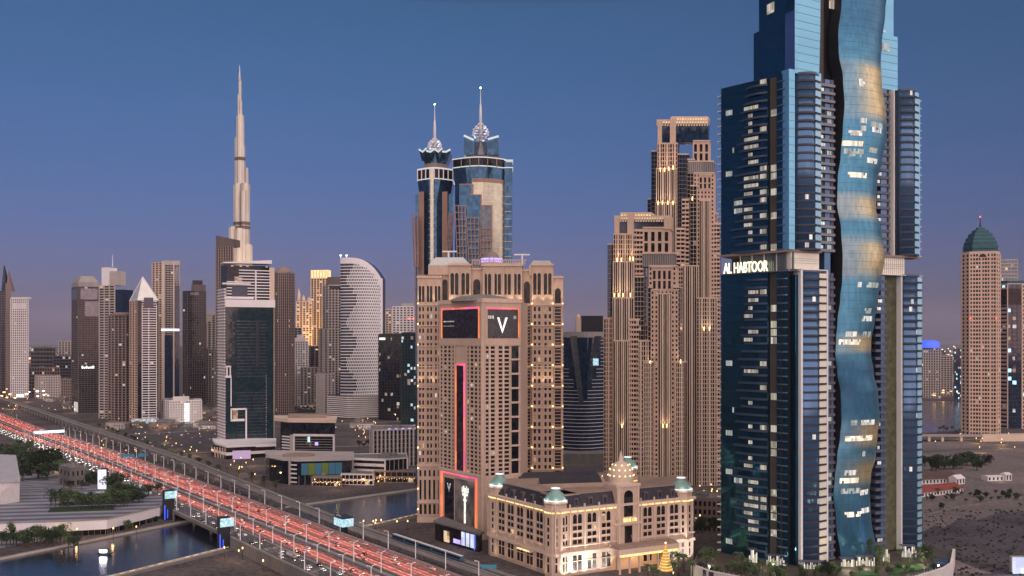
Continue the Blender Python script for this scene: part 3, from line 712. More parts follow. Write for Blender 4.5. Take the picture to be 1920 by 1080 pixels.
t.mb('roof_sign').obox(t.W[0], t.W[1], .04, .28, .5, 1, t.z1 - 10, t.z1 - 6, 'sign_white'); t.done()
tower('office_tower', 'teal dark glass block partly hidden by the beige palace-like hotel', [(752, 1680), (800, 1670)], 625, [S_(bays=8, floors=30, pier=.04, span=.12)], core='glass_teal', wall='dark_metal', panes=False, lit=0.096, lits=('lit_cool', 'screen_cyan', 'lit_dim'))
t = tower('residential_tower', 'beige tower with gold-lit strips behind the black glass office', [(712, 2620), (734, 2620)], 580, [S_(bays=4, floors=36, pier=.4, span=.4)], wall='stone_pale', core='pane_brown', lit=0.150)
t = tower('residential_tower', 'white grid tower with red aircraft lights behind the black glass office', [(736, 2540), (776, 2530)], 575, [S_(bays=6, floors=36, pier=.4, span=.45)], wall='white_wall', core='pane_bluegrey', lit=0.024, finish=False)
A, B = t.W
for a in (.75, .95): t.mb('red_lamp').obox(A, B, a, a + .05, .5, 2, Zp(599, 2530), Zp(596, 2530), 'red_beacon')
t.mb('penthouse').obox(A, B, .4, .9, -18, -2, t.z1, t.z1 + 9, 'stone_grey'); t.done()

# curved dark block seen between the hotel and the twin tan towers
Yd = 1180
t = Thing('office_tower', 'dark glass office tower with white curved floor bands and grey V panels', 'tower', (X(1094, Yd), Yd, 0))
fr_ = [(X(1050 + 86 * i / 10, Yd), Yd + 14 - 14 * math.sin(math.pi * i / 10)) for i in range(11)]
zt = Zp(622, Yd); t.mb('core').prism(fr_ + [(fr_[-1][0] + 10, Yd + 45), (fr_[0][0], Yd + 45)], 0, zt, 'glass_navy')
for i in range(10):
    A, B = fr_[i], fr_[i + 1]
    for j in range(34):
        z0 = 6 + j * (zt - 8) / 34; vf = abs((i + .5) / 10 - .5) * 1.6 + .1
        if z0 > zt * .45 and (z0 - zt * .45) / (zt * .55) > vf - .15 and abs(i - 4.5) < 4: continue
        t.mb('floor_band').obox(A, B, 0, 1, -.1, .45 + (.5 if j < 17 else 0), z0, z0 + .55, 'white_wall')
    t.mb('cornice').obox(A, B, 0, 1, -2, 1.2, zt - 7, zt, 'concrete')
def vpan(x0, x1, x2, x3, ya, yb):
    n_ = 6
    for k in range(n_):
        f0, f1 = k / n_, (k + 1) / n_
        t.mb('v_panel').poly([(X(lerp(x0, x2, f0), Yd), Yd - 5.5, Zp(lerp(ya, yb, f0), Yd)), (X(lerp(x1, x3, f0), Yd), Yd - 5.5, Zp(lerp(ya, yb, f0), Yd)), (X(lerp(x1, x3, f1), Yd), Yd - 5.5, Zp(lerp(ya, yb, f1), Yd)), (X(lerp(x0, x2, f1), Yd), Yd - 5.5, Zp(lerp(ya, yb, f1), Yd))], 'glass_grey')
vpan(1068, 1081, 1085, 1094, 630, 756)
n_ = 5; vpan(1114, 1127, 1108, 1114, 630, 690)
t.mb('roof_box').box(X(1090, Yd + 20), X(1130, Yd + 20), Yd + 15, Yd + 38, zt, Zp(592, Yd + 15), 'dark_metal'); t.mb('roof_box').box(X(1080, Yd + 18), X(1089, Yd + 18), Yd + 12, Yd + 25, zt, Zp(597, Yd + 12), 'stone_pale')
t.mb('roof_box').lathe((X(1084, Yd + 18), Yd + 18), [(3, Zp(597, Yd)), (3, Zp(592, Yd)), (.3, Zp(588, Yd))], 'stone_pale', 8)
t.mb('base').prism([P(1050, 1150), P(1135, 1150), P(1135, 1200), P(1050, 1200)], 0, 12, 'concrete_dark')
t.mb('lit_screen').obox(P(1050, Yd - 8), P(1136, Yd - 8), .72, .84, 0, .4, Zp(685, Yd), Zp(672, Yd), 'screen_cyan'); t.done()

# ---- right of the tall blue tower
t = tower('dome_tower', 'pink stone tower under stepped teal dome with mast', [(1803, 1510), (1818, 1492), (1868, 1480), (1875, 1500)], 474,
          [S_(bays=2, floors=46, pier=.5, span=.4), S_(bays=9, floors=46, pier=.38, span=.42, wide=[1, 1, .6, .6, 1.6, .6, .6, 1.6, .6, 1]), S_(bays=2, floors=46, pier=.5, span=.4)], wall='stone_pink', core='pane_brown', lit=0.018, n_ind=90, depth=36, finish=False, roof=True, parapet=3)
c = t.W; cx, cy = (X(1838, 1508), 1508); z = t.z1
dm = t.mb('dome'); w0 = X(1862, 1508) - cx
for i, (f, h0, h1) in enumerate(((1.0, 0, 8), (1.0, 8, 15), (.94, 15, 21), (.84, 21, 27), (.70, 27, 33), (.50, 33, 38), (.26, 38, 42))):
    r_ = w0 * f; dm.prism([(cx - r_, cy - r_ * .8), (cx + r_, cy - r_ * .8), (cx + r_, cy + r_ * .8), (cx - r_, cy + r_ * .8)], z + h0, z + h1 - 2, 'teal_roof')
    dm.prism([(cx - r_, cy - r_ * .8), (cx + r_, cy - r_ * .8), (cx + r_, cy + r_ * .8), (cx - r_, cy + r_ * .8)], z + h1 - 2, z + h1, 'teal_roof', [(cx - r_ * .92, cy - r_ * .72), (cx + r_ * .92, cy - r_ * .72), (cx + r_ * .92, cy + r_ * .72), (cx - r_ * .92, cy + r_ * .72)])
t.mb('mast').tube([(cx, cy, z + 43), (cx, cy, z + 58)], [1.4, .5], 'dark_metal', 6); t.mb('red_lamp').lathe((cx, cy), [(.8, z + 58), (.8, z + 60)], 'red_beacon', 6)
A, B = L2(c[1], c[2], .3), L2(c[1], c[2], .68)
ar = t.mb('arch'); ctr = L2(A, B, .5); rr = math.hypot(A[0] - B[0], A[1] - B[1]) / 2; n = nrm(A, B); dx, dy = (B[0] - A[0]) / (2 * rr), (B[1] - A[1]) / (2 * rr)
for r0, r1, d0, m_ in ((0, .72, 1.0, 'glass_dark'), (.72, 1.0, 1.6, 'stone_pink')):
    for k in range(12):
        a0, a1 = math.pi * k / 12, math.pi * (k + 1) / 12
        pts = [(r0 * rr * math.cos(a0), r0 * rr * math.sin(a0)), (r1 * rr * math.cos(a0), r1 * rr * math.sin(a0)), (r1 * rr * math.cos(a1), r1 * rr * math.sin(a1)), (r0 * rr * math.cos(a1), r0 * rr * math.sin(a1))]
        w3 = lambda q, d: (ctr[0] + dx * q[0] + n[0] * d, ctr[1] + dy * q[0] + n[1] * d, z - 6 + q[1])
        ar.hexa([w3(q, -6) for q in pts], [w3(q, d0) for q in pts], m_)
for a in (0.02, .98): p = L2(c[1], c[2], a); t.mb('red_lamp').lathe((p[0], p[1] - 2), [(.9, Zp(598, 1480)), (.9, Zp(596, 1480))], 'red_beacon', 6)
t.done()
t = tower('office_tower', 'banded tower with flat teal roof cropped by right edge of photo', [(1870, 1620), (1889, 1600), (1916, 1600), (1990, 1630)], 533,
          [S_(bays=2, floors=36, pier=.0, span=.5, wall='stone_pink'), S_(bays=3, floors=36, pier=.06, span=.12, wall='dark_metal'), S_(bays=8, floors=36, pier=.4, span=.4)], core='glass_navy', wall='stone_pink', panes=False, lit=0.084, lits=('lit_cool', 'lit_dim', 'sign_blue'), finish=False)
t.mb('roof_cap').prism(t.poly, t.z1, t.z1 + 6, 'teal_roof'); t.mb('top_louvre').obox(t.W[0], t.W[1], .1, .95, .3, 1, t.z1 - 34, t.z1 - 8, 'glass_dark'); t.mb('top_louvre').obox(t.W[1], t.W[2], .05, .95, .3, 1, t.z1 - 34, t.z1 - 8, 'pane_brown'); t.done()
tower('office_tower', 'pale green-lit glass tower behind the pink domed tower', [(1872, 2350), (1908, 2340)], 487, [S_(bays=6, floors=40, pier=.08, span=.25)], core='glass_grey', wall='stone_grey', panes=False, lit=0.210, lits=('lit_cool', 'lit_dim', 'lit_warm'))
t = tower('hotel_tower', 'low tower with glowing purple-blue round crown beyond the lake', [(1731, 2420), (1764, 2410)], 652, [S_(bays=7, floors=20, pier=.5, span=.3)], wall='stone_grey', core='pane', lit=0.072, roof=False, finish=False)
c = L2(*t.W, .5); z = t.z1; t.mb('crown').lathe((c[0], c[1] + 14), [(24, z), (23, z + 12), (18, z + 17), (5, z + 19)], 'neon_blue', 20); t.done()
tower('office_tower', 'blue-lit dark tower at the water between purple-crowned and domed towers', [(1789, 2300), (1804, 2300)], 655, [S_(bays=4, floors=24, pier=.05, span=.2)], core='glass_navy', wall='dark_metal', panes=False, lit=0.180, lits=('lit_cool', 'sign_blue', 'sign_blue'))
tower('office_tower', 'grey plain block beside the purple-crowned tower', [(1764, 2500), (1786, 2500)], 668, [S_(bays=4, floors=18, pier=.3, span=.4)], wall='stone_grey', core='pane_bluegrey', lit=0.060)
# ------------------------------------------------------------------ stacked dark office tower with white frames (left of centre)
Y0 = 1275
A0, B0, C0 = P(410, Y0 + 35), P(424, Y0), P(513, Y0 + 25)
t = Thing('framed_office_tower', 'dark teal glass office tower wrapped in white frames with open stepped top', 'office tower', (*B0, 0))
pl = back([A0, B0, C0], 40); zr_ = Zp(574, Y0); zt = Zp(496, Y0)
t.mb('core').prism(pl, 0, zr_, 'glass_teal')
gb = t.mb('glass_band')
for j in range(38):
    z = 12 + j * (zr_ - 28) / 38
    if .42 < j / 38 < .52: continue
    gb.obox(B0, C0, .22, .84, .05, .25, z, z + 1.1, 'glass_grey')
for j in range(32): t.mb('edge_light').obox(B0, C0, .835, .85, .1, .5, 10 + j * 2.9, 10.7 + j * 2.9, 'lit_dim' if j % 2 else 'white_clad')
t.mb('dark_slot').obox(B0, C0, .63, .68, .25, .5, zr_ * .58, zr_ - 18, 'dark_metal')
wf = t.mb('white_frame')
wf.obox(B0, C0, -.02, 1.03, -38, 1.2, zr_ - 1, zr_ + 9, 'white_clad')
for a, z0, z1 in ((.10, 78, 92), (.0, 0, 96)): pass
wf.obox(B0, C0, .40, .43, .3, 2, 4, 57, 'white_clad'); wf.obox(B0, C0, .40, .99, .3, 2.4, 2, 4.5, 'white_clad')
wf.obox(B0, C0, .09, .43, .3, 2, 55, 57.2, 'white_clad'); wf.obox(B0, C0, .09, .38, .3, 2.0, 40, 43, 'white_clad'); wf.obox(B0, C0, .09, .12, .3, 2, 41, 56, 'white_clad'); wf.obox(B0, C0, .14, .24, .3, 1.2, 43, 55, 'lit_dim')
wf.obox(B0, C0, .09, .11, .3, 1.6, 60, 100, 'white_clad'); wf.obox(B0, C0, -.02, .11, .3, 1.6, 98, 101, 'white_clad'); wf.obox(B0, C0, -.02, .1, .3, 1.6, 112, 114, 'white_clad'); wf.obox(B0, C0, .0, .03, .3, 1.6, 101, 113, 'white_clad'); wf.obox(B0, C0, .07, .095, .3, 1.6, 101, 113, 'white_clad')
lf = t.mb('balcony_wing'); za = Zp(540, Y0)
lf.obox(A0, B0, -.0, .9, -10, .6, 0, za, 'stone_grey')
for j in range(56): lf.obox(A0, B0, 0, .96, .4, 2.2, 3 + j * 4.0, 4.6 + j * 4.0, 'white_clad') if 4.6 + j * 4 < za else None
up = t.mb('upper_core'); up.prism(back([P(414, Y0 + 25), P(425, Y0 + 4), P(505, Y0 + 28)], 30), zr_, zt, 'glass_dark')
Bu, Cu = P(425, Y0 + 4), P(505, Y0 + 28)
tb = t.mb('terrace_band')
for j in range(13):
    z = zr_ + 12 + j * 4.0
    if z < zt - 5: tb.obox(Bu, Cu, (.0 if j < 6 else .28), 1.02, -4, 1.6, z, z + 1.3, 'white_clad')
tb.obox(Bu, Cu, -.05, .62, -3, 3, zr_ + 10, zr_ + 13, 'white_clad'); tb.obox(Bu, Cu, -.1, .55, -3, 3, Zp(533, Y0), Zp(530, Y0), 'white_clad')
tb.obox(Bu, Cu, .66, .69, .3, 2, zr_ + 9, zt - 6, 'white_clad'); tb.obox(Bu, Cu, 1.0, 1.12, -26, 1, 0, zt - 2, 'stone_pale')
t.mb('recess_glass').obox(Bu, Cu, .12, .48, .5, 1.9, Zp(562, Y0), Zp(536, Y0), 'glass_navy'); t.mb('recess_light').obox(Bu, Cu, .18, .36, .3, .8, Zp(532, Y0), Zp(518, Y0), 'lit_dim')
cn = t.mb('canopy'); n = nrm(Bu, Cu)
q0, q1, q2, q3 = off(L2(Bu, Cu, -.08), n, 1), off(L2(Bu, Cu, 1.05), n, 3), off(L2(Bu, Cu, 1.05), n, -22), off(L2(Bu, Cu, -.08), n, -22)
cn.hexa([(*q0, zt + 2), (*q1, zt + 3), (*q2, zt + 3), (*q3, zt + 2)], [(*q0, zt + 3.5), (*q1, zt + 8), (*q2, zt + 8), (*q3, zt + 3.5)], 'white_clad')
for a in (.1, .3, .45, .9): cn.obox(Bu, Cu, a, a + .06, .5, 1.5, zt - 2, zt - .5, 'lit_warm')
t.mb('podium').prism([P(398, 1235), P(425, 1195), P(516, 1225), P(516, 1290), P(400, 1290)], 0, 14, 'pane_brown')
for j, z in enumerate((5, 13)): t.mb('podium_frame').prism([P(396 + 8 * j, 1235), P(425, 1190 + 10 * j), P(518, 1222), P(518, 1290), P(398, 1290)], z, z + 3.2, 'white_clad')
for k in range(5): t.mb('podium_frame').tube([(*P(404 + 5 * k, 1215 - 4 * k), 0), (*P(402 + 5 * k, 1215 - 4 * k), 13)], .9, 'stone_pale')
t.mb('lit_panel').obox(P(436, 1190), P(470, 1196), 0, 1, 0, .6, .5, 11, 'pink_panel'); t.done()

# ------------------------------------------------------------------ pair of tall glass towers with flared crowns and lattice spires
def twin(Yt, xl, xr, body_top, ring, crown, ball, spire, kind, label):
    cx = (xl + xr) / 2 if kind == 0 else 901; pxm = Yt / F
    T = Thing('spired_tower', label, 'tower', (X(cx, Yt), Yt, 0)); C = (X(cx, Yt), Yt + (xr - xl) / 2 * pxm * .5)
    z = lambda py: Zp(py, Yt)
    def arc(x0, x1, bulge, n=12): return [(X(lerp(x0, x1, i / n), Yt), Yt - bulge * math.sin(math.pi * i / n)) for i in range(n + 1)]
    def drum(part, x0, x1, zb, zt_, m, bulge=10, x2=None, x3=None, dep=26):
        a = arc(x0, x1, bulge); a2 = arc(x2 or x0, x3 or x1, bulge)
        T.mb(part).prism(a + [(a[-1][0], Yt + dep), (a[0][0], Yt + dep)], zb, zt_, m, a2 + [(a2[-1][0], Yt + dep), (a2[0][0], Yt + dep)])
    return T, C, z, arc, drum
Yt = 985
T, C, z, arc, drum = twin(Yt, 783, 848, 0, 0, 0, 0, 0, 0, 'slimmer spired glass tower with bronze piers, left of the pair')
drum('core', 788, 843, 0, z(380), 'glass_twin'); drum('core', 788, 843, z(380), z(340), 'glass_twin', 10, 783, 849)
drum('ring_deck', 783, 849, z(340), z(320), 'pane_brown', 11); drum('neck', 795, 838, z(320), z(308), 'stone_brown', 8)
for y_ in (339, 319): drum('lit_ring', 782, 850, z(y_), z(y_ - 1.8), 'ring_light', 11.6)
for i in range(9):
    p = arc(783, 849, 11.4, 8)[i]; T.mb('ring_post').box(p[0] - .5, p[0] + .5, p[1] - .5, p[1] + .5, z(340), z(319), 'white_clad')
drum('crown', 797, 836, z(308), z(285), 'glass_twin', 7, 787, 845)
for k in range(4):
    x0 = 787 + k * 14.5; a = T.mb('crown_edge')
    p = [(X(x0, Yt), Yt - 8 - 3 * (k in (1, 2)), z(283 if k % 2 == 0 else 287)), (X(x0 + 7, Yt), Yt - 9, z(288)), (X(x0 + 14.5, Yt), Yt - 8 - 3 * (k in (0, 1, 2)), z(283 if k % 2 else 282))]
    a.tube(p, 1.0, 'ring_light', 5)
    T.mb('crown_fin').poly([p[0], p[1], (p[1][0], p[1][1] + 2, z(303)), (p[0][0] + 3, p[0][1] + 2, z(306))], 'glass_twin'); T.mb('crown_fin').poly([p[1], p[2], (p[2][0] - 3, p[2][1] + 2, z(306)), (p[1][0], p[1][1] + 2, z(303))], 'glass_navy')
for x0, x1, yt in ((785, 795, 362), (829, 839, 362)):
    T.mb('pier').prism([P(x0, Yt - 9), P(x1, Yt - 11), P(x1, Yt + 5), P(x0, Yt + 5)], 0, z(yt), 'bronze')
for x0, x1, yt in ((779, 785, 365), (839, 849, 364)): T.mb('side_glass').prism([P(x0, Yt - 2), P(x1, Yt - 2), P(x1, Yt + 20), P(x0, Yt + 20)], 0, z(yt), 'glass_twin')
T.mb('gold_strip').prism([P(807, Yt - 11.6), P(813, Yt - 11.6), P(813, Yt - 5), P(807, Yt - 5)], 0, z(320), 'glass_gold')
for j in range(26):
    y_ = 366 + j * 11
    a = arc(796, 829, 10.6, 6)
    for k in range(6): T.mb('floor_line').obox(a[k], a[k + 1], 0, 1, -.3, .3, z(y_), z(y_ - .9), 'stone_pale')
def trellis(T, xa, xb, xa2, xb2, yt, yb, Yq, nv, nh, tilt=0):
    o = MB(); z = lambda y: Zp(y, Yq)
    for i in range(nv + 1):
        f = i / nv; o.tube([(X(lerp(xa2, xb2, f), Yq), Yq, z(yb)), (X(lerp(xa, xb, f), Yq), Yq - tilt, z(yt))], .62, 'bronze', 4)
    for j in range(nh + 1):
        g_ = j / nh; y_ = lerp(yt, yb, g_); o.tube([(X(lerp(xa, xa2, g_), Yq), Yq - tilt * (1 - g_), z(y_)), (X(lerp(xb, xb2, g_), Yq), Yq - tilt * (1 - g_), z(y_))], .5, 'bronze', 4)
    T.part('trellis', o)
trellis(T, 772, 783, 776, 785, 402, 500, Yt - 14, 2, 4, 2); trellis(T, 775, 782, 781, 785, 410, 640, Yt - 12, 1, 3, 2); trellis(T, 842, 851, 834, 842, 402, 500, Yt - 14, 3, 8, 2)
def lattice(T, xc, ytop, ybot, wmax, Yq, zbase_y, spire_top):
    o = MB(); z = lambda y: Zp(y, Yq); r = wmax / F * Yq; rows = 6
    for j in range(rows + 1):
        f = j / rows; rr = r * (math.sin(math.pi * (f * .78 + .12)) ** 1.1) * (1 if f < .5 else .9)
        k = max(4, int(10 * rr / r) + 2); zz = lerp(z(ybot), z(ytop), f)
        for i in range(k):
            a = 2 * math.pi * i / k + j * .4; x_, y_ = X(xc, Yq) + rr * math.cos(a), Yq + rr * math.sin(a)
            o.tube([(x_ - 1.0, y_, zz), (x_ + 1.0, y_, zz + .4)], .75, 'strip_white' if (i + j) % 5 == 0 else 'white_clad', 4)
            b = a + 2.5 / k; f2 = min(1, f + 1 / rows); r2 = r * (math.sin(math.pi * (f2 * .78 + .12)) ** 1.1)
            if j < rows: o.tube([(x_, y_, zz), (X(xc, Yq) + r2 * math.cos(b), Yq + r2 * math.sin(b), lerp(z(ybot), z(ytop), f2))], .3, 'metal_light', 4)
    T.part('lattice_crown', o)
    s = MB(); x_ = X(xc, Yq); h = z(spire_top) - z(ytop)
    s.tube([(x_, Yq, z(ybot)), (x_, Yq, z(ytop) + h * .25), (x_, Yq, z(ytop) + h * .55), (x_, Yq, z(ytop) + h * .56), (x_, Yq, z(ytop) + h * .9), (x_, Yq, z(ytop) + h)], [1.5, 1.5, 1.0, .6, .35, .2], 'metal_light', 8)
    s.lathe((x_, Yq), [(.2, z(spire_top)), (.9, z(spire_top) + .8), (.2, z(spire_top) + 1.6)], 'lamp_white', 6)
    T.part('spire', s)
T.done(); lattice(T, 815, 261, 284, 13, Yt - 2, 0, 197)
Yt = 960
T, C, z, arc, drum = twin(Yt, 849, 960, 0, 0, 0, 0, 0, 1, 'broader spired glass tower with gold glass front, right of the pair')
drum('core', 853, 946, 0, z(345), 'glass_twin', 12); drum('core', 853, 946, z(345), z(316), 'glass_twin', 12, 849, 948)
drum('ring_deck', 849, 948, z(316), z(300), 'glass_dark', 13)
for y_ in (316, 300): drum('lit_ring', 848, 948.5, z(y_), z(y_ - 1.7), 'ring_light', 13.6)
for i in range(7):
    p = arc(849, 948, 13.4, 6)[i]; T.mb('ring_post').box(p[0] - .4, p[0] + .4, p[1] - .4, p[1] + .4, z(316), z(300), 'bronze')
gm = T.mb('gold_front'); a = [(X(lerp(886, 946, i / 6), Yt), Yt - 12 * math.sin(math.pi * (lerp(886, 946, i / 6) - 853) / 93) - .5) for i in range(7)]
for k in range(6):
    gm.obox(a[k], a[k + 1], 0, 1, -.3, .15, 0, z(345), 'glass_gold'); T.mb('bronze_band').obox(a[k], a[k + 1], 0, 1, -.3, .5, z(345), z(338), 'bronze')
    for j in range(14): T.mb('floor_line').obox(a[k], a[k + 1], 0, 1, -.3, .3, z(357 + j * 12), z(356.2 + j * 12), 'white_clad')
for x0, x1, yt, mm in ((861, 884, 350, 'glass_twin'), (880, 901, 370, 'glass_twin'), (903, 921, 390, 'glass_grey')):
    Yq = Yt - 12.5 - (x0 - 855) * .06; T.mb('stepped_panel').prism([P(x0, Yq), P(x1, Yq), P(x1, Yq + 6), P(x0, Yq + 6)], 0, z(yt), mm)
    T.mb('panel_frame').prism([P(x0 - .4, Yq - .3), P(x1 + 2.2, Yq - .3), P(x1 + 2.2, Yq + .3), P(x0 - .4, Yq + .3)], z(yt), z(yt - 1.6), 'bronze'); T.mb('panel_frame').prism([P(x1, Yq - .4), P(x1 + 2.2, Yq - .4), P(x1 + 2.2, Yq + 4), P(x1, Yq + 4)], 0, z(yt), 'bronze')
T.mb('side_wing').prism([P(946, Yt - 3), P(958, Yt - 3), P(958, Yt + 22), P(946, Yt + 22)], 0, z(305), 'glass_twin', [P(946, Yt - 3), P(961, Yt - 3), P(961, Yt + 22), P(946, Yt + 22)])
for j in range(15): T.mb('wing_line').prism([P(945.6, Yt - 3.3), P(959, Yt - 3.3), P(959, Yt + 20), P(945.6, Yt + 20)], z(370 + j * 14), z(368.8 + j * 14), 'stone_pale')
for y_ in (302, 316): T.mb('lit_ring').prism([P(945.6, Yt - 3.6), P(962, Yt - 3.6), P(962, Yt + 20), P(945.6, Yt + 20)], z(y_), z(y_ - 1.6), 'ring_light')
T.mb('neck').prism([P(874, Yt - 4), P(937, Yt - 4), P(937, Yt + 20), P(874, Yt + 20)], z(300), z(291), 'stone_brown')
for x0, x1, yl, yr in ((870, 888, 257, 266), (915, 935, 264, 259)):
    q = [P(x0, Yt - 7), P(x1, Yt - 9), P(x1, Yt + 16), P(x0, Yt + 16)]
    T.mb('crown_wing').hexa([(*p, z(293)) for p in q], [(*q[0], z(yl)), (*q[1], z(yr)), (*q[2], z(yr)), (*q[3], z(yl))], 'glass_twin')
    T.mb('crown_edge').tube([(q[0][0], q[0][1], z(yl)), (q[1][0], q[1][1], z(yr))], 1.1, 'ring_light', 5)
T.mb('crown_wing').prism([P(889, Yt - 4), P(914, Yt - 4), P(914, Yt + 12), P(889, Yt + 12)], z(293), z(268), 'glass_navy')
T.mb('crown_edge').hexa([(*P(895, Yt - 5), z(292)), (*P(908, Yt - 5), z(292)), (*P(908, Yt - 4.2), z(292)), (*P(895, Yt - 4.2), z(292))], [(*P(901, Yt - 5), z(266)), (*P(902, Yt - 5), z(266)), (*P(902, Yt - 4.2), z(266)), (*P(901, Yt - 4.2), z(266))], 'glass_grey')
T.done()
trellis(T, 853, 873, 858, 875, 386, 500, Yt - 20, 3, 9, 2); trellis(T, 875, 898, 880, 898, 408, 500, Yt - 20, 3, 8, 2); trellis(T, 900, 920, 902, 921, 428, 500, Yt - 20, 3, 6, 2)
lattice(T, 901, 233, 264, 16, Yt - 2, 0, 166)

# ------------------------------------------------------------------ beige palace-like hotel slab behind the screen tower
Yh = 790
T = Thing('palace_hotel', 'huge beige slab hotel with arched top windows, silver hip roofs and small lit dome', 'hotel', (X(920, Yh), Yh, 0))
z = lambda py: Zp(py, Yh)
cells = []
blocks = [(783, 828, 521, 0, 6, 1), (826, 843, 503, -3.2, 2, 2), (842, 883, 498, 0, 4, 0), (882, 906, 505, -3.2, 2, 2), (905, 979, 499, .8, 8, 0), (978, 998, 508, -3.2, 2, 2), (997, 1037, 498, 0, 4, 0), (1036, 1056, 521, -1.5, 2, 2)]
BANDS = [573 + 38.5 * k for k in range(11)]
for x0, x1, yt, pr, nb, kind in blocks:
    Yf = Yh - pr; A, B = P(x0, Yf), P(x1, Yf)
    T.mb('core').prism(back([A, B], 30), 0, z(yt), 'stone')
    if kind == 2:                                # recessed bay: one tall arched window
        m_ = T.mb('bay_glass'); ctr = .5
        for j in range(len(BANDS)):
            zt = z(BANDS[j]) if j else z(yt + 44 - 26); zb = z(BANDS[j + 1]) if j + 1 < len(BANDS) else 0
            m_.obox(A, B, .22, .78, 0, .15, zb + 1.6, z(BANDS[j]) - 1, 'pane')
            for k in range(1, 6): T.mb('bay_mullion').obox(A, B, .2, .8, .1, .3, lerp(zb, z(BANDS[j]), k / 6), lerp(zb, z(BANDS[j]), k / 6) + .5, 'stone')
        m_.obox(A, B, .22, .78, 0, .15, z(BANDS[0]) + 2, z(yt + 26), 'pane'); n = nrm(A, B); r = (x1 - x0) / F * Yf * .28; c = L2(A, B, .5)
        m_.poly([(c[0] + r * math.cos(a), c[1] - .16, z(yt + 26) + r * 1.2 * math.sin(a)) for a in [math.pi * k / 10 for k in range(11)]], 'pane'); m_.glue()
        for s in (.14, .8): T.mb('wall').obox(A, B, s, s + .06, -.1, .6, 0, z(yt + 26), 'stone')
    else:
        nf = 30; z0 = 0; zt_ = z(BANDS[0])
        facade(T, A, B, 0, zt_, nb, nf, 'stone', pier=.42, span=.42, dp=.55, ds=.35, cells=cells, wide=[1.8 if i % 2 == 0 else .7 for i in range(nb + 1)])
        for i in range(nb // 2):                 # giant arched pairs at the top
            for s in (.14, .54):
                a, b = (i * 2 + s * 2) / nb, (i * 2 + s * 2 + .62) / nb
                T.mb('arched_window').obox(A, B, a, b, 0, .12, z(BANDS[0]) + 3 + (6 if kind == 0 else 0), z(yt + 18), 'pane'); c = L2(A, B, (a + b) / 2); r = (b - a) / 2 * math.hypot(A[0] - B[0], A[1] - B[1])
                T.mb('arched_window').poly([(c[0] + r * math.cos(q), c[1] - .13, z(yt + 18) + r * 1.3 * math.sin(q)) for q in [math.pi * k / 8 for k in range(9)]], 'pane'); T.mb('arched_window').glue()
            T.mb('wall').obox(A, B, i * 2 / nb, i * 2 / nb + .05, -.1, .9, 0, z(yt + 5), 'stone')
    for by in BANDS[::1]:
        T.mb('cornice').obox(A, B, -.01, 1.01, -.3, 1.3, z(by), z(by - 2.2), 'stone_pale')
    T.mb('parapet').obox(A, B, -.03, 1.03, -30, 1.4, z(yt), z(yt - 3), 'stone_pale')
    for k in range(int((x1 - x0) / 3)): T.mb('parapet').obox(A, B, k * 3 / (x1 - x0), k * 3 / (x1 - x0) + .03, .2, 1.2, z(yt - 3), z(yt - 5.5), 'stone_pale')
rs = random.Random(3); lp = T.mb('wall_lamp')
for x0, x1, yt, pr, nb, kind in blocks:
    for by in BANDS:
        for xx in (x0 + 1, x1 - 1):
            if xx < 830 or xx > 970 or by < 580: lp.box(X(xx, Yh) - .45, X(xx, Yh) + .45, Yh - pr - 2.2, Yh - pr - 1.5, z(by - 3), z(by - 5), 'lamp_warm')
for xx in (788, 812, 846, 862, 880, 908, 934, 958, 976, 1000, 1018, 1034, 1052):
    for by in (573, 726) if xx < 825 or xx > 980 else (573,): lamp('facade_uplight', 'SPOT', (X(xx, Yh), Yh - 4.2, z(by) + 1), 4200, (1.0, .74, .48), .4, (X(xx, Yh), Yh - .5, z(by) + 18), 80, .9)
for x0, x1, y0, y1 in ((803, 882, 497, 481), (992, 1038, 499, 487)):
    q = [P(x0, Yh + 1), P(x1, Yh + 1), P(x1, Yh + 26), P(x0, Yh + 26)]; w_ = (x1 - x0) * .17
    T.mb('hip_roof').prism(q, z(y0), z(y1), 'silver_roof', [P(x0 + w_, Yh + 8), P(x1 - w_, Yh + 8), P(x1 - w_, Yh + 20), P(x0 + w_, Yh + 20)])
    T.mb('attic').prism([P(x0, Yh + .9), P(x1, Yh + .9), P(x1, Yh + 27), P(x0, Yh + 27)], z(y0 + 18), z(y0), 'stone')
dc = (X(922, Yh + 14), Yh + 14); dr = 17 / F * Yh
T.mb('dome').lathe(dc, [(dr, z(497)), (dr, z(489))], 'stone', 24); T.mb('dome').lathe(dc, [(dr * math.cos(a), z(489) + dr * 1.15 * math.sin(a)) for a in [math.pi / 2 * k / 8 for k in range(8)]] + [(.6, z(489) + dr * 1.2), (.3, z(489) + dr * 1.9)], 'stone_brown', 24)
for k in range(7):
    a = math.pi + math.pi * (k + .5) / 7; T.mb('dome_light').lathe((dc[0] + (dr + .2) * math.cos(a), dc[1] + (dr + .2) * math.sin(a)), [(1.5, z(490)), (1.5, z(482))], 'purple_glow', 6)
for k in range(30): T.mb('balustrade').box(X(885 + k * 3.4, Yh + 1), X(886.3 + k * 3.4, Yh + 1), Yh + 1, Yh + 1.6, z(496), z(488), 'stone_pale')
T.mb('balustrade').box(X(884, Yh + 1), X(988, Yh + 1), Yh + .8, Yh + 1.8, z(488), z(486.5), 'stone_pale')
windows(T, cells, 'pane_brown', ('lit_warm', 'lit_dim', 'lit_cool'), .035, 96, d=.08)
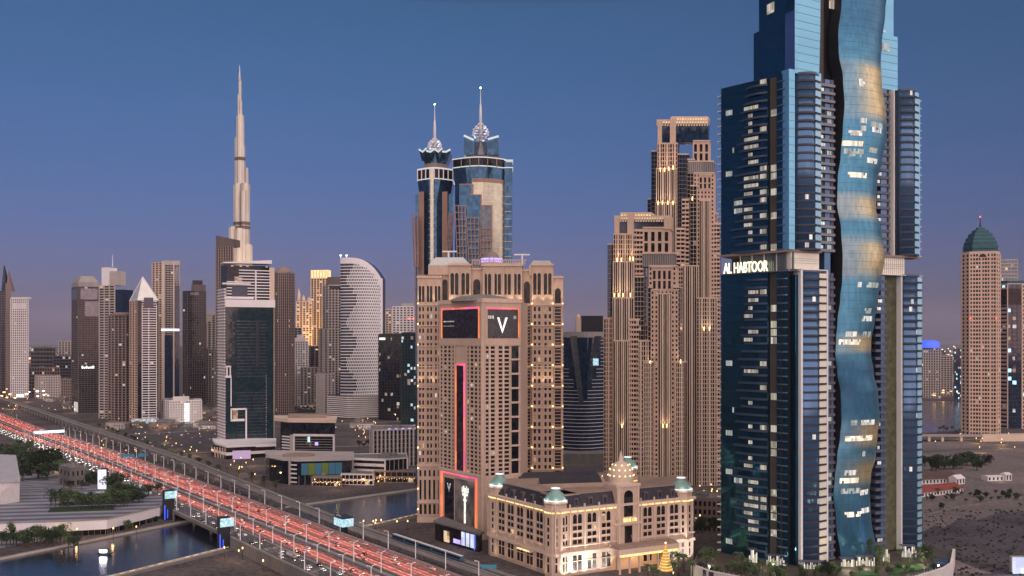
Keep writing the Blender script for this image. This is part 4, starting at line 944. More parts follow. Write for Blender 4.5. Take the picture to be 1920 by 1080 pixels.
# side windows stay in the wall, base storeys at the left wing
T.mb('base_course').obox(P(782, Yh - 6), P(829, Yh - 6), 0, 1, -2, .8, 0, 4, 'stone_pale')
A, B = P(783, Yh - 1.5), P(828, Yh - 1.5)
T.mb('base_wing').obox(A, B, 0, 1, -4, 0, 0, 46, 'stone')
for k in range(5):
    for y0, y1, wdt in ((6, 14, .1), (18, 34, .08), (37, 42, .08)): T.mb('base_window').obox(A, B, .08 + .19 * k, .08 + .19 * k + wdt, 0, .12, y0, y1, 'pane')
T.mb('base_course').obox(A, B, -.02, 1.02, -4, .9, 15, 16.5, 'stone_pale'); T.mb('base_course').obox(A, B, -.02, 1.02, -4, .9, 45, 47, 'stone_pale')
T.done()
for px_, h_, w_ in ((841, 470, 28), (979, 476, 30)):
    c = MB(); x_ = X(px_, Yh + 14); c.tube([(x_, Yh + 14, z(492)), (x_, Yh + 14, z(h_))], .8, 'paint_white', 6); c.box(X(px_ - w_ / 2, Yh), X(px_ + w_ / 2, Yh), Yh + 13.4, Yh + 14.6, z(h_), z(h_ - 2.6), 'paint_white')
    tk = solo('roof_crane', c, 'white T-shaped cleaning crane on hotel roof ' + ('left of the small lit dome' if px_ < 900 else 'right of the small lit dome'), 'crane', (x_, Yh + 14, z(492)))

# ------------------------------------------------------------------ beige hotel tower with big screens
A, B, C_ = P(824, 764), P(905, 716), P(976, 730)
T = Thing('screen_tower', 'beige hotel tower with big dark screens edged in pink light at top and base', 'hotel tower', (*B, 0))
zt = 178.0; pl = [A, B, C_, (C_[0] + 6, C_[1] + 38), (A[0] + 12, A[1] + 26)]
T.mb('core').prism(pl, 0, zt, 'stone')
cells = []; zs = Zp(648, 716)
facade(T, A, L2(A, B, .40), 47, zs, 4, 31, 'stone', pier=.4, span=.38, cells=cells, wide=[2, 1, .55, 1, 1.6], dp=.5, ds=.35)
facade(T, L2(A, B, .63), B, 47, zs, 4, 31, 'stone', pier=.4, span=.38, cells=cells, wide=[1.6, 1, .55, 1, 2], dp=.5, ds=.35)
facade(T, B, L2(B, C_, .72), 47, zs, 4, 31, 'stone', pier=.34, span=.36, cells=cells, wide=[2.4, .7, 1.6, .7, 1], dp=.5, ds=.35)
for k in (1, 3): T.mb('white_pier').obox(B, L2(B, C_, .72), k / 4 - .012, k / 4 + .012, .4, .8, 47, zs, 'white_wall')
T.mb('wall').obox(A, B, 0, 1, -.2, .7, zs, zt, 'stone'); T.mb('wall').obox(B, C_, 0, 1, -.2, .7, zs, zt, 'stone')
T.mb('wall').obox(A, B, .36, .40, -.2, .7, 47, zs, 'stone'); T.mb('wall').obox(A, B, .63, .67, -.2, .7, 47, zs, 'stone')
T.mb('wall').obox(A, B, 0, 1, -.2, .75, 0, 47, 'stone'); T.mb('wall').obox(B, C_, 0, 1, -.2, .75, 0, 47, 'stone')
T.mb('wall').box(B[0] - 1, B[0] + 1, B[1] - 1, B[1] + 1, 0, zt, 'stone')
T.mb('parapet').obox(A, B, -.01, 1.02, -3, 1.3, zt - 1, zt + 2.2, 'stone_pale'); T.mb('parapet').obox(B, C_, -.02, 1.01, -3, 1.3, zt - 1, zt + 2.2, 'stone_pale')
rc = ((A[0] + C_[0]) / 2 + 2, B[1] + 27); T.mb('roof_dome').lathe(rc, [(24, zt + .5), (23, zt + 2.5), (14, zt + 5), (1, zt + 6.5)], 'roof_grey', 28)
T.mb('roof_deck').prism([(lerp(p[0], rc[0], .05), lerp(p[1], rc[1], .05)) for p in pl], zt + .05, zt + .5, 'roof_grey')
def screen(name, a, b, z0, z1, edge, lit_sides, frame=.75):
    o = T.mb(name); o.obox(*a, *b, frame, frame + .5, z0, z1, 'screen_dark')
    return o
m_ = glass('screen_dark', (.014, .012, .02), .12, tilt=.01, cell=(1.6, 1.6, 1.6), var=1.2)
def framed_screen(Aq, Bq, t0, t1, z0, z1, mats, wdt=.5, d=.7, sides='lrtb'):
    L = math.hypot(Aq[0] - Bq[0], Aq[1] - Bq[1]); e = wdt / L
    s = MB(); s.obox(Aq, Bq, t0, t1, -.2, d + .15, z0, z1, 'screen_dark'); s = T.part('screen', s)
    fr = MB()
    if 'l' in sides: fr.obox(Aq, Bq, t0 - e, t0, -.2, d + .6, z0, z1, mats[0])
    if 'r' in sides: fr.obox(Aq, Bq, t1, t1 + e, -.2, d + .6, z0, z1, mats[1])
    if 't' in sides: fr.obox(Aq, Bq, t0 - e, t1 + e, -.2, d + .62, z1, z1 + wdt * 1.5, mats[2])
    tag(T.part('light_frame', fr, s))
    return s
s1 = framed_screen(A, B, .09, .93, zs + 5.5, zt - 5.5, ('strip_red', 'strip_red', 'strip_pink'), .9, sides='lrt')
s2 = framed_screen(B, C_, .12, .92, zs + 5.5, zt - 6, ('strip_red', 'strip_red', 'strip_pink'), .75, sides='rt')
s3 = framed_screen(A, B, .43, .60, 48, zs - 15.5, ('strip_red', 'strip_pink', 'strip_pink'), .9, sides='lrt')
# writing on the screens: bars and the letter V
def on(Aq, Bq, t, d, zz): n = nrm(Aq, Bq); p = off(L2(Aq, Bq, t), n, d); return (p[0], p[1], zz)
def mark(Aq, Bq, pts, m, parent, d=.98):
    o = MB(); o.hexa([on(Aq, Bq, u_, d, v_) for u_, v_ in pts], [on(Aq, Bq, u_, d + .25, v_) for u_, v_ in pts], m); return T.part('lettering', o, parent)
zc = Zp(610, 722); hw_, hh = .135, 5.9
vv = MB()
for sgn in (-1, 1):
    pts = [(.50 + sgn * hw_ * 1.0, zc + hh), (.50 + sgn * hw_ * .66, zc + hh), (.50 + 0 * sgn, zc - hh * .55), (.50, zc - hh)] if True else 0
    q = [on(B, C_, u_, .98, v_) for u_, v_ in pts]; q2 = [on(B, C_, u_, 1.25, v_) for u_, v_ in pts]; vv.hexa(q, q2, 'sign_white')
    pts = [(.50 + sgn * hw_ * .6, zc + hh), (.50 + sgn * hw_ * .48, zc + hh), (.50, zc - hh * .2), (.50, zc - hh * .42)]
    vv.hexa([on(B, C_, u_, .98, v_) for u_, v_ in pts], [on(B, C_, u_, 1.25, v_) for u_, v_ in pts], 'tail_light_far' if False else 'lit_dim')
T.part('lettering', vv, s2)
sm = MB()
for u_ in (.13, .18, .24, .80, .84): sm.obox(B, C_, u_, u_ + .03, .9, 1.1, zc + hh - 1, zc + hh + 1.4, 'lit_cool')
T.part('lettering', sm, s2)
sm = MB(); sm.obox(A, B, .13, .38, .9, 1.1, zt - 15, zt - 14.2, 'lit_cool'); sm.obox(A, B, .13, .38, .9, 1.1, zt - 18.4, zt - 17.9, 'lit_dim'); T.part('lettering', sm, s1)
# dark window strip on the right face
for k in range(9):
    z0 = 47 + k * (zs - 47) / 9; T.mb('strip_window').obox(B, C_, .76, .94, -.1, .35, z0 + 1.2, z0 + (zs - 47) / 9 - .4, 'glass_dark'); T.mb('wall').obox(B, C_, .73, .99, .3, .8, z0 - .3, z0 + .9, 'stone_pale')
# lit portal at the base
pz = 45
fr = T.mb('portal_frame')
fr.obox(A, B, .06, .10, .7, 1.4, 8, pz, 'strip_red'); fr.obox(A, B, .86, .90, .7, 1.4, 2, pz - 1, 'strip_red'); fr.obox(A, B, .06, .90, .7, 1.4, pz - 1, pz + .3, 'strip_pink')
T.mb('portal_band').obox(A, B, .02, .97, .6, 1.1, pz + 1.5, pz + 3.5, 'stone_pale')
s4 = MB(); s4.obox(A, B, .15, .37, .6, 1.1, 7, pz - 4, 'screen_dark'); s4 = T.part('screen', s4)
vv = MB()
for sgn in (-1, 1):
    pts = [(.26 + sgn * .045, pz - 8), (.26 + sgn * .025, pz - 8), (.26, pz - 13), (.26, pz - 15)]; vv.hexa([on(A, B, u_, 1.1, v_) for u_, v_ in pts], [on(A, B, u_, 1.3, v_) for u_, v_ in pts], 'lit_cool')
T.part('lettering', vv, s4)
mt, nt_, b_ = new_mat('poster'); ns = N(nt_, 'ShaderNodeTexNoise'); ns.inputs['Scale'].default_value = .09; ns.inputs['Detail'].default_value = 4; ge = N(nt_, 'ShaderNodeNewGeometry'); nt_.links.new(ge.outputs['Position'], ns.inputs['Vector'])
cr = N(nt_, 'ShaderNodeValToRGB'); nt_.links.new(ns.outputs[0], cr.inputs[0]); cr.color_ramp.elements[0].position = .35; cr.color_ramp.elements[0].color = (.06, .075, .09, 1); cr.color_ramp.elements[1].position = .65; cr.color_ramp.elements[1].color = (.34, .27, .26, 1)
nt_.links.new(cr.outputs[0], b_.inputs['Base Color']); b_.inputs['Roughness'].default_value = .4
s5 = MB(); s5.obox(A, B, .40, .86, .6, 1.1, 3, pz - 3, 'poster'); s5 = T.part('billboard', s5, label='tall printed billboard with glowing white fountain-like emblem')
em = MB()
def bar(u0, u1, z0, z1, m): em.obox(A, B, u0, u1, 1.1, 1.35, z0, z1, m)
bar(.615, .65, 9, 36, 'emblem_glow'); bar(.575, .70, 30, 32, 'emblem_glow'); bar(.595, .67, 26, 27.5, 'emblem_glow')
for u_ in (.565, .6, .66, .695): bar(u_, u_ + .018, 32.5, 38.5 - abs(u_ - .63) * 30, 'emblem_glow')
T.part('emblem', em, s5)
windows(T, cells, 'pane', ('lit_warm', 'lit_cool', 'lit_dim'), .035, 96, d=.08)
T.done()
# lit entrance pavilion below the screens
T = Thing('entrance_pavilion', 'low entrance pavilion with glowing white shop front under the screen tower', 'pavilion', (*P(860, 690), 0))
T.mb('roof').prism([P(812, 715), P(900, 668), P(908, 676), P(830, 735)], 13, 14.2, 'concrete_dark'); T.mb('wall').prism([P(816, 716), P(898, 674), P(904, 680), P(832, 732)], 0, 13, 'pane_brown')
a_, b2 = P(816, 715.5), P(898, 673.5)
T.mb('lit_front').obox(a_, b2, .62, .92, .1, .6, 2, 11.5, 'screen_white') if 'screen_white' in M else T.mb('lit_front').obox(a_, b2, .62, .92, .1, .6, 2, 11.5, 'strip_white')
for k in range(4): T.mb('mullion').obox(a_, b2, .62 + .1 * k - .006, .62 + .1 * k + .006, .5, .9, 1, 12, 'neon_blue' if k == 3 else 'dark_metal')
T.mb('entrance').obox(a_, b2, .22, .34, .1, .6, 1, 9, 'lit_warm'); T.mb('entrance').obox(a_, b2, .44, .6, .1, .5, 2, 5, 'purple_glow'); T.done()
# ------------------------------------------------------------------ twin tan residential towers: stepped tiers of vertical fins
def tan_tower(name, label, Yt, cx, tiers, crown, lamps):
    T = Thing(name, label, 'tower', (X(cx, Yt), Yt, 0)); cells = []; z = lambda py: Zp(py, Yt)
    for x0, x1, yt, yb, pr, style, nb in tiers:
        A, B = P(x0, Yt - pr), P(x1, Yt - pr); z0 = z(yb) if yb else 0; z1 = z(yt); nf = max(1, int((z1 - z0) / 4.3))
        dep = 16 + pr if style != 'panel' else 3
        corem = {'glass': 'pane_bluegrey', 'fin': 'pane_brown', 'balc': 'pane_brown', 'stone': 'stone_pink', 'panel': 'pane_brown', 'louvre': 'concrete_dark', 'navy': 'glass_navy', 'tall': 'stone_pink'}[style]
        T.mb('core').prism([A, B, (B[0] + dep * .3, B[1] + dep), (A[0] + dep * .3, A[1] + dep)], z0, z1, corem)
        if style == 'fin': facade(T, A, B, z0, z1, nb, nf, 'stone_pale' if pr > 1.5 else 'stone_pink', pier=.46, span=0 if pr in (1.6, 2, 2.8, 3, 3.2, 3.4, 4) else .22, dp=1.0, ds=.25, cells=cells if nb > 10 or pr < 0 else None, wide=[1.7 if (i + int(x0)) % 3 == 0 else (.55 if (i + int(x0)) % 3 == 1 else .9) for i in range(nb + 1)])
        elif style == 'balc': facade(T, A, B, z0, z1, nb, nf, 'stone_pink', pier=.2, span=.45, dp=.3, ds=1.1, cells=cells)
        elif style == 'glass': facade(T, A, B, z0, z1, nb, nf, 'stone_grey', pier=.1, span=.12, dp=.3, ds=.2, cells=cells)
        elif style == 'navy': facade(T, A, B, z0, z1, nb, nf, 'stone_brown', pier=.06, span=.1, dp=.25, ds=.2)
        elif style == 'louvre': facade(T, A, B, z0, z1, nb, 1, 'concrete', pier=.5, span=.1, dp=.5, ds=.6)
        elif style == 'stone':
            facade(T, A, B, z0, z1, nb, nf, 'stone_pink', pier=.55, span=.5, dp=.25, ds=.15, cells=cells)
        elif style == 'tall':                    # stone panel with a few tall windows
            for k in range(nb):
                for f0, f1 in ((.08, .42), (.5, .86)): T.mb('tall_window').obox(A, B, (k + .25) / nb, (k + .75) / nb, 0, .12, lerp(z0, z1, f0), lerp(z0, z1, f1), 'pane')
        T.mb('coping').prism([off(A, (0, -1), .8), (B[0] + .5, B[1] - .8), (B[0] + dep * .3 + .5, B[1] + dep), (A[0] + dep * .3 - .5, A[1] + dep)], z1, z1 + 1.2, 'stone_pale')
    for x0, x1, yt, yb, pr, m in crown:
        A, B = P(x0, Yt - pr), P(x1, Yt - pr); k = max(2, int((x1 - x0) / 5))
        if m == 'frame':
            T.mb('crown').prism([A, B, (B[0] + 5, B[1] + 18 + pr), (A[0] + 5, A[1] + 18 + pr)], z(yt) - 2.0, z(yt), 'stone_pale')
            for i in range(k + 1): T.mb('crown').obox(A, B, i / k * .97, i / k * .97 + .03, -1, .2, z(yb), z(yt) - 1.9, 'stone_pale')
            T.mb('crown_light').obox(A, B, .02, .98, -1.4, -1.0, z(yt + 6), z(yt + 1.6), 'strip_gold')
        else: T.mb('crown_glass').prism([A, B, (B[0] + 4, B[1] + 14 + pr), (A[0] + 4, A[1] + 14 + pr)], z(yb), z(yt), m)
    for px_, py_, pr in lamps:
        x_ = X(px_, Yt - pr); T.mb('uplight').box(x_ - .35, x_ + .35, Yt - pr - .5, Yt - pr + .1, z(py_ + 5), z(py_ - 2), 'lamp_warm'); lamp('facade_uplight', 'SPOT', (x_, Yt - pr - 2.2, z(py_ + 6)), 5200, (1.0, .76, .50), .4, (x_, Yt - pr + .5, z(py_ + 6) + 16), 75, .9)
    windows(T, cells, 'pane_brown', ('lit_warm', 'lit_dim', 'lit_dim'), .03, 90, d=.06)
    T.done(); return T
tan_tower('tan_residential_tower', 'taller tan stepped tower with navy loggia and gold-lit crown, rear of the pair', 985, 1280, [
    (1222, 1345, 400, 0, -6, 'fin', 26), (1214, 1226, 372, 0, -8, 'navy', 2), (1221, 1234, 283, 0, -4, 'navy', 2), (1232, 1270, 270, 0, 0, 'fin', 8), (1230, 1268, 318, 0, 2, 'fin', 9), (1229, 1266, 382, 0, 3.2, 'fin', 9), (1268, 1290, 290, 0, -1, 'navy', 4), (1288, 1302, 300, 0, 0, 'glass', 2),
    (1299, 1330, 265, 304, 0, 'tall', 3), (1290, 1338, 304, 326, 1, 'louvre', 12), (1300, 1339, 326, 0, 2, 'stone', 6), (1312, 1331, 378, 0, 3.4, 'fin', 5), (1278, 1292, 375, 0, 1, 'balc', 2), (1294, 1306, 350, 0, 3, 'glass', 2), (1310, 1334, 330, 356, 2.6, 'tall', 3),
    (1268, 1284, 430, 0, 2.5, 'balc', 2), (1280, 1310, 500, 0, 4, 'fin', 7), (1306, 1345, 560, 0, 5, 'fin', 8), (1330, 1350, 420, 0, 1, 'balc', 3)],
    [(1231, 1328, 224, 236, 0, 'frame'), (1258, 1328, 217, 224, -3, 'frame'), (1240, 1255, 236, 270, -1, 'glass_navy'), (1268, 1328, 232, 266, -1, 'glass_navy'), (1233, 1241, 228, 270, 1, 'stone_pink'), (1256, 1267, 222, 270, 1, 'stone_pink')],
    [(1238, 318, 4), (1246, 318, 4), (1254, 316, 4), (1262, 314, 4), (1234, 380, 5), (1242, 380, 5), (1252, 380, 5), (1262, 380, 5), (1298, 372, 4), (1320, 615, 6), (1330, 615, 6)])
tan_tower('tan_residential_tower', 'shorter tan stepped tower with open gold-lit roof frame, front of the pair', 870, 1200, [
    (1134, 1276, 610, 0, -4, 'fin', 30), (1139, 1151, 458, 0, -6, 'navy', 2), (1150, 1190, 440, 0, 0, 'fin', 9), (1149, 1189, 492, 0, 1.6, 'fin', 9), (1148, 1188, 560, 0, 2.8, 'fin', 9), (1187, 1206, 432, 0, -1, 'balc', 3), (1190, 1207, 520, 0, .6, 'glass', 3),
    (1205, 1256, 428, 476, 0, 'tall', 4), (1204, 1264, 476, 500, 1, 'louvre', 14), (1216, 1268, 500, 0, 2, 'stone', 7), (1222, 1260, 502, 545, 2.4, 'tall', 4), (1220, 1234, 545, 0, 3.4, 'stone', 2), (1258, 1272, 545, 0, 3.4, 'stone', 2), (1234, 1259, 552, 0, 3, 'fin', 6), (1215, 1223, 540, 676, 3, 'glass', 1), (1262, 1275, 540, 676, 3, 'glass', 2),
    (1132, 1150, 598, 0, 1, 'fin', 4), (1150, 1180, 640, 0, 4, 'fin', 8), (1178, 1198, 600, 0, 3.4, 'balc', 4), (1196, 1216, 640, 0, 4.4, 'fin', 4), (1206, 1224, 680, 0, 5, 'fin', 4), (1266, 1282, 680, 0, 4.6, 'fin', 4)],
    [(1152, 1257, 404, 416, 0, 'frame'), (1163, 1222, 397, 404, -4, 'frame'), (1160, 1176, 414, 438, -2, 'glass_navy'), (1186, 1256, 414, 432, -3, 'glass_grey'), (1152, 1161, 408, 440, 1, 'stone_pink'), (1176, 1188, 400, 440, 1, 'stone_pink'), (1245, 1258, 408, 430, 1, 'stone_pink')],
    [(1157, 486, 2.4), (1165, 486, 2.4), (1181, 484, 2.4), (1187, 484, 2.4), (1152, 552, 4), (1160, 552, 4), (1168, 552, 4), (1182, 552, 4), (1219, 678, 5), (1276, 676, 5), (1243, 796, 4.4), (1250, 796, 4.4), (1166, 796, 5)])

# ------------------------------------------------------------------ classical hotel with green domed corners
A, B, C_ = P(916, 668), P(1041, 602), P(1300, 653)
T = Thing('classical_hotel', 'low cream classical hotel with green corner domes, black mansard roof and gold cornice lights', 'hotel', (*B, 0))
ZC = 42.0; inner = (70, 700)
def wing(A, B, depth, nb, skip=()):
    n = nrm(A, B); L = math.hypot(A[0] - B[0], A[1] - B[1])
    a2, b2 = off(A, n, -depth), off(B, n, -depth)
    T.mb('core').prism([A, B, b2, a2], 0, ZC, 'stone')
    T.mb('mansard_roof').prism([off(A, n, -1), off(B, n, -1), b2, a2], ZC + .8, ZC + 8.5, 'slate', [off(A, n, -4.5), off(B, n, -4.5), off(b2, n, 3), off(a2, n, 3)])
    T.mb('roof_ridge').prism([off(A, n, -4.2), off(B, n, -4.2), off(b2, n, 2.7), off(a2, n, 2.7)], ZC + 8.5, ZC + 9.2, 'roof_tan')
    T.mb('cornice').obox(A, B, -.01, 1.01, -1, 1.7, ZC - .8, ZC + .9, 'stone_pale'); T.mb('cornice').obox(A, B, -.005, 1.005, -1, 1.4, 13.2, 15.0, 'stone_pale'); T.mb('cornice').obox(A, B, -.005, 1.005, -1, .8, 18.2, 18.9, 'stone_pale')
    for i in range(nb * 2): T.mb('cornice_light').obox(A, B, (i + .08) / nb / 2, (i + .92) / nb / 2, .3, .62, ZC - 2.0, ZC - 1.1, 'strip_gold')
    rows = [(19.6, 2.7, 0), (24.0, 2.7, 0), (28.4, 2.7, 0), (32.6, 4.6, 1), (9.2, 3.2, 0), (3.0, 4.8, 1)]
    for i in range(nb):
        if i in skip: continue
        T.mb('pilaster').obox(A, B, i / nb - .012 / nb * 4, i / nb + .012 / nb * 4, -.1, .7, 15, ZC - 1, 'stone_pale')
        for z0, h, arch in rows:
            for k in (.2, .54):
                w_ = MB(); a_, b_ = (i + k) / nb, (i + k + .26) / nb; w_.obox(A, B, a_, b_, -.1, .06, z0, z0 + h, 'pane' if rs.random() > .06 else 'lit_warm')
                if arch:
                    n_ = nrm(A, B); c = L2(A, B, (a_ + b_) / 2); r = (b_ - a_) / 2 * L; d_ = ((B[0] - A[0]) / L, (B[1] - A[1]) / L)
                    w_.poly([(c[0] + d_[0] * r * math.cos(q) + n_[0] * .06, c[1] + d_[1] * r * math.cos(q) + n_[1] * .06, z0 + h + r * math.sin(q)) for q in [math.pi * j / 8 for j in range(9)]], 'pane')
                T.part('window', w_)
            T.mb('sill').obox(A, B, (i + .16) / nb, (i + .84) / nb, -.1, .4, z0 - .5, z0 - .1, 'stone_pale')
        if True:                                 # dormer in the mansard
            c0, c1 = (i + .36) / nb, (i + .64) / nb; T.mb('dormer').obox(A, B, c0, c1, -4, -1.2, ZC + 1.5, ZC + 6.5, 'stone_dark'); T.mb('dormer').obox(A, B, c0 + .05 / nb, c1 - .05 / nb, -1.2, -1.0, ZC + 2, ZC + 5.6, 'pane_bluegrey')
        T.mb('finial').obox(A, B, i / nb - .004, i / nb + .004, -.6, .4, ZC + .9, ZC + 3, 'stone_pale')
wing(A, B, 22, 7); wing(B, C_, 22, 10, (4, 5))
# inner court wings
nA = nrm(A, B); nC = nrm(B, C_)
for q, zt_, m_ in (([P(960, 720), P(1135, 735), P(1130, 765), P(955, 750)], 40, 'stone'), ([P(1190, 700), P(1296, 705), P(1296, 730), P(1190, 725)], 40, 'stone'), ([P(955, 690), P(1010, 690), P(1015, 730), P(950, 730)], 39, 'stone'), ([P(1060, 655), P(1130, 668), P(1120, 690), P(1050, 680)], 39, 'stone')):
    T.mb('court_block').prism(q, 0, zt_, m_); T.mb('court_roof').prism([(lerp(p[0], q[0][0] * .5 + q[2][0] * .5, .06), lerp(p[1], q[0][1] * .5 + q[2][1] * .5, .06)) for p in q], zt_, zt_ + 5.5, 'slate' if q[0][1] > 715 else 'roof_tan', [(lerp(p[0], q[0][0] * .5 + q[2][0] * .5, .16), lerp(p[1], q[0][1] * .5 + q[2][1] * .5, .16)) for p in q])
# corner pavilions with copper domes
def pavilion(P1, r, zc, lit=True, rot=0, small=False):
    mb = MB(); q = [(P1[0] + r * math.cos(rot + k * math.pi / 4 + math.pi / 8), P1[1] + r * math.sin(rot + k * math.pi / 4 + math.pi / 8)) for k in range(8)]
    mb.prism(q, 0, zc, 'stone')
    for zz in (13.2, ZC - .6, zc - .9): mb.lathe(P1, [(r + .7, zz), (r + .7, zz + 1.3)], 'stone_pale', 8, math.pi / 8 + rot, False)
    p_ = T.part('pavilion', mb)
    for k in range(8):
        a, b = q[k], q[(k + 1) % 8]; n = nrm(a, b)
        c = ((a[0] + b[0]) / 2 - P1[0], (a[1] + b[1]) / 2 - P1[1])
        if c[0] * (-P1[0]) + c[1] * (-P1[1]) < 0: continue
        w_ = MB()
        d_ = -1 if n[0] * c[0] + n[1] * c[1] < 0 else 1
        for z0, h in ((3, 5), (9.2, 3), (19.6, 2.7), (24, 2.7), (28.4, 2.7), (32.6, 4.6)): w_.obox(a, b, .36, .64, .08 * d_, -.2 * d_, z0, z0 + h, 'pane')
        T.part('windows', w_, p_)
        s = MB(); s.obox(a, b, .02, .98, .55 * d_, .2 * d_, ZC - 2.0, ZC - 1.1, 'strip_gold'); T.part('cornice_light', s, p_)
    d = MB(); d.lathe(P1, [(r * .98, zc + .4), (r * .9, zc + 2.6), (r * .66, zc + 5), (r * .42, zc + 6.2), (r * .4, zc + 7)], 'copper_green', 24); d.lathe(P1, [(r * .36, zc + 7), (r * .36, zc + 8)], 'copper_green', 12)
    dm_ = T.part('dome', d, p_)
    li = MB(); li.lathe(P1, [(r * 1.0, zc + .5), (r * 1.02, zc + 1.2)], 'strip_white', 24); li.lathe(P1, [(r * .4, zc + 7.9), (r * .4, zc + 8.4)], 'strip_white', 12); T.part('dome_light', li, dm_)
    for k in range(3):
        a = -math.pi / 2 + (k - 1) * .9; lamp('dome_lamp', 'POINT', (P1[0] + (r + 1.2) * math.cos(a), P1[1] + (r + 1.2) * math.sin(a), zc + 1.6), 260, (.9, 1.0, .92), .4)
pavA = off(L2(A, B, .07), nA, -5.5); pavB = (B[0] + .6, B[1] + 7.0); pavC = off(L2(B, C_, .945), nC, -5.8)
pavilion(pavA, 7, ZC + 6); pavilion(pavB, 7.4, ZC + 5); pavilion(pavC, 7.6, ZC + 5); pavilion(P(1177, 745), 7.5, ZC + 8)
# central bay with the tall dome
a, b = L2(B, C_, .40), L2(B, C_, .60); md_ = off(L2(a, b, .5), nC, -7)
bay = MB(); bay.obox(a, b, .1, .9, -14, 1.6, 0, ZC + 13, 'stone'); bay = T.part('central_bay', bay)
w_ = MB(); w_.obox(a, b, .34, .66, 1.5, 1.68, ZC - 8, ZC + 6, 'pane'); w_.poly([on(a, b, .5 + .16 * math.cos(q), 1.68, ZC + 6 + 3.1 * math.sin(q)) for q in [math.pi * k / 10 for k in range(11)]], 'pane'); w_.obox(a, b, .36, .64, 1.5, 1.68, 17, ZC - 14, 'pane'); T.part('arched_window', w_, bay)
cn = MB(); cn.obox(a, b, .08, .92, -14.5, 2.2, ZC + 11.5, ZC + 13.2, 'stone_pale'); cn.obox(a, b, .05, .95, 0, 2.4, ZC - 13, ZC - 11.6, 'stone_pale'); T.part('cornice', cn, bay)
for s in (.14, .82): cn = MB(); cn.obox(a, b, s, s + .05, 1.4, 2.2, 14, ZC + 12, 'stone_pale'); T.part('pilaster', cn, bay)
dm = MB(); r = 8.2; zb = ZC + 13.2
dm.lathe(md_, [(r, zb), (r * 1.0, zb + 2)] + [(r * 1.05 * math.cos(q) ** .8, zb + 2 + 12 * math.sin(q)) for q in [math.pi / 2 * k / 9 for k in range(1, 9)]] + [(1.6, zb + 14.2), (1.6, zb + 16.5), (1.0, zb + 17.5), (.2, zb + 21)], 'stone_pale', 28)
dm = T.part('main_dome', dm)
li = MB()
for j, (q, k) in enumerate(((.25, 14), (.6, 12), (.95, 8))):
    for i in range(k):
        a_ = 2 * math.pi * (i + .5 * (j % 2)) / k; rr = r * 1.05 * math.cos(q) ** .8 + .15; li.lathe((md_[0] + rr * math.cos(a_), md_[1] + rr * math.sin(a_)), [(.32, zb + 2 + 12 * math.sin(q) - .3), (.32, zb + 2 + 12 * math.sin(q) + .4)], 'lamp_warm', 6)
T.part('dome_light', li, dm)
si = MB()
for k, u_ in enumerate((.3, .36, .41, .47, .53, .62, .68, .74)): si.obox(a, b, u_, u_ + (.03 if k % 3 else .045), 2.2, 2.7, ZC - 11.2, ZC - (9.2 if k % 2 else 8.6), 'strip_gold')
T.part('sign_letters', si, bay)
# porte-cochere
n = nC; a, b = L2(B, C_, .36), L2(B, C_, .80)
pc = MB(); a1, b1 = off(a, n, 13), off(b, n, 13); pc.prism([off(a, n, .5), off(b, n, .5), b1, a1], 11.5, 15.5, 'stone_pale'); pc.prism([off(a, n, 1.5), off(b, n, 1.5), off(L2(a, b, .98), n, 12), off(L2(a, b, .02), n, 12)], 15.5, 17, 'roof_tan')
pc = T.part('portico', pc)
gl = MB(); gl.obox(a1, b1, .02, .98, -.2, .15, 10.9, 12.3, 'strip_gold'); T.part('soffit_light', gl, pc)
for k in range(7):
    c_ = off(L2(a, b, .03 + .94 * k / 6), n, 12); co = MB(); co.lathe(c_, [(.9, 0), (.75, 1), (.65, 10.5), (.95, 11.5)], 'stone_pale', 10); T.part('column', co, pc)
an, bn = L2(A, B, .52), L2(A, B, .72); g2 = MB(); g2.obox(an, bn, 0, 1, .5, 4, 12, 13, 'stone_pale'); g2.obox(an, bn, .05, .95, 4, 4.2, 12.2, 13.2, 'strip_gold'); T.part('side_canopy', g2)
T.done()
def wash(A, B, t0, t1, n_, d, z, e, c, tz):
    for i in range(n_):
        u_ = lerp(t0, t1, (i + .5) / n_); nn = nrm(A, B); p = off(L2(A, B, u_), nn, d); q = L2(A, B, u_)
        lamp('wall_washer', 'SPOT', (*p, z), e, c, .3, (*q, tz), 110, .9)
wash(B, C_, .03, .36, 5, 4.5, 1.2, 34000, (1.0, .97, .93), 8); wash(B, C_, .84, .97, 3, 4.5, 1.2, 30000, (1.0, .98, .95), 8)
wash(B, C_, .38, .78, 4, 8, 10.5, 4500, (1.0, .62, .3), 2)
wash(A, B, .05, .98, 8, 2.5, 15.5, 700, (1.0, .72, .45), 26); wash(B, C_, .03, .38, 5, 2.5, 15.5, 700, (1.0, .72, .45), 26); wash(B, C_, .62, .97, 5, 2.5, 15.5, 700, (1.0, .72, .45), 26)
wash(A, B, .05, .98, 5, 6, .8, 1400, (1.0, .7, .42), 8)
# low stone annex behind its right end
t = tower('stone_annex', 'low brown stone annex wing with large windows behind the right end of classical hotel', [(1300, 745), (1352, 740)], 938, [S_(bays=6, floors=4, pier=.45, span=.4)], wall='stone_brown', core='pane_brown', lit=0.036, lits=('lit_warm', 'lit_dim'))
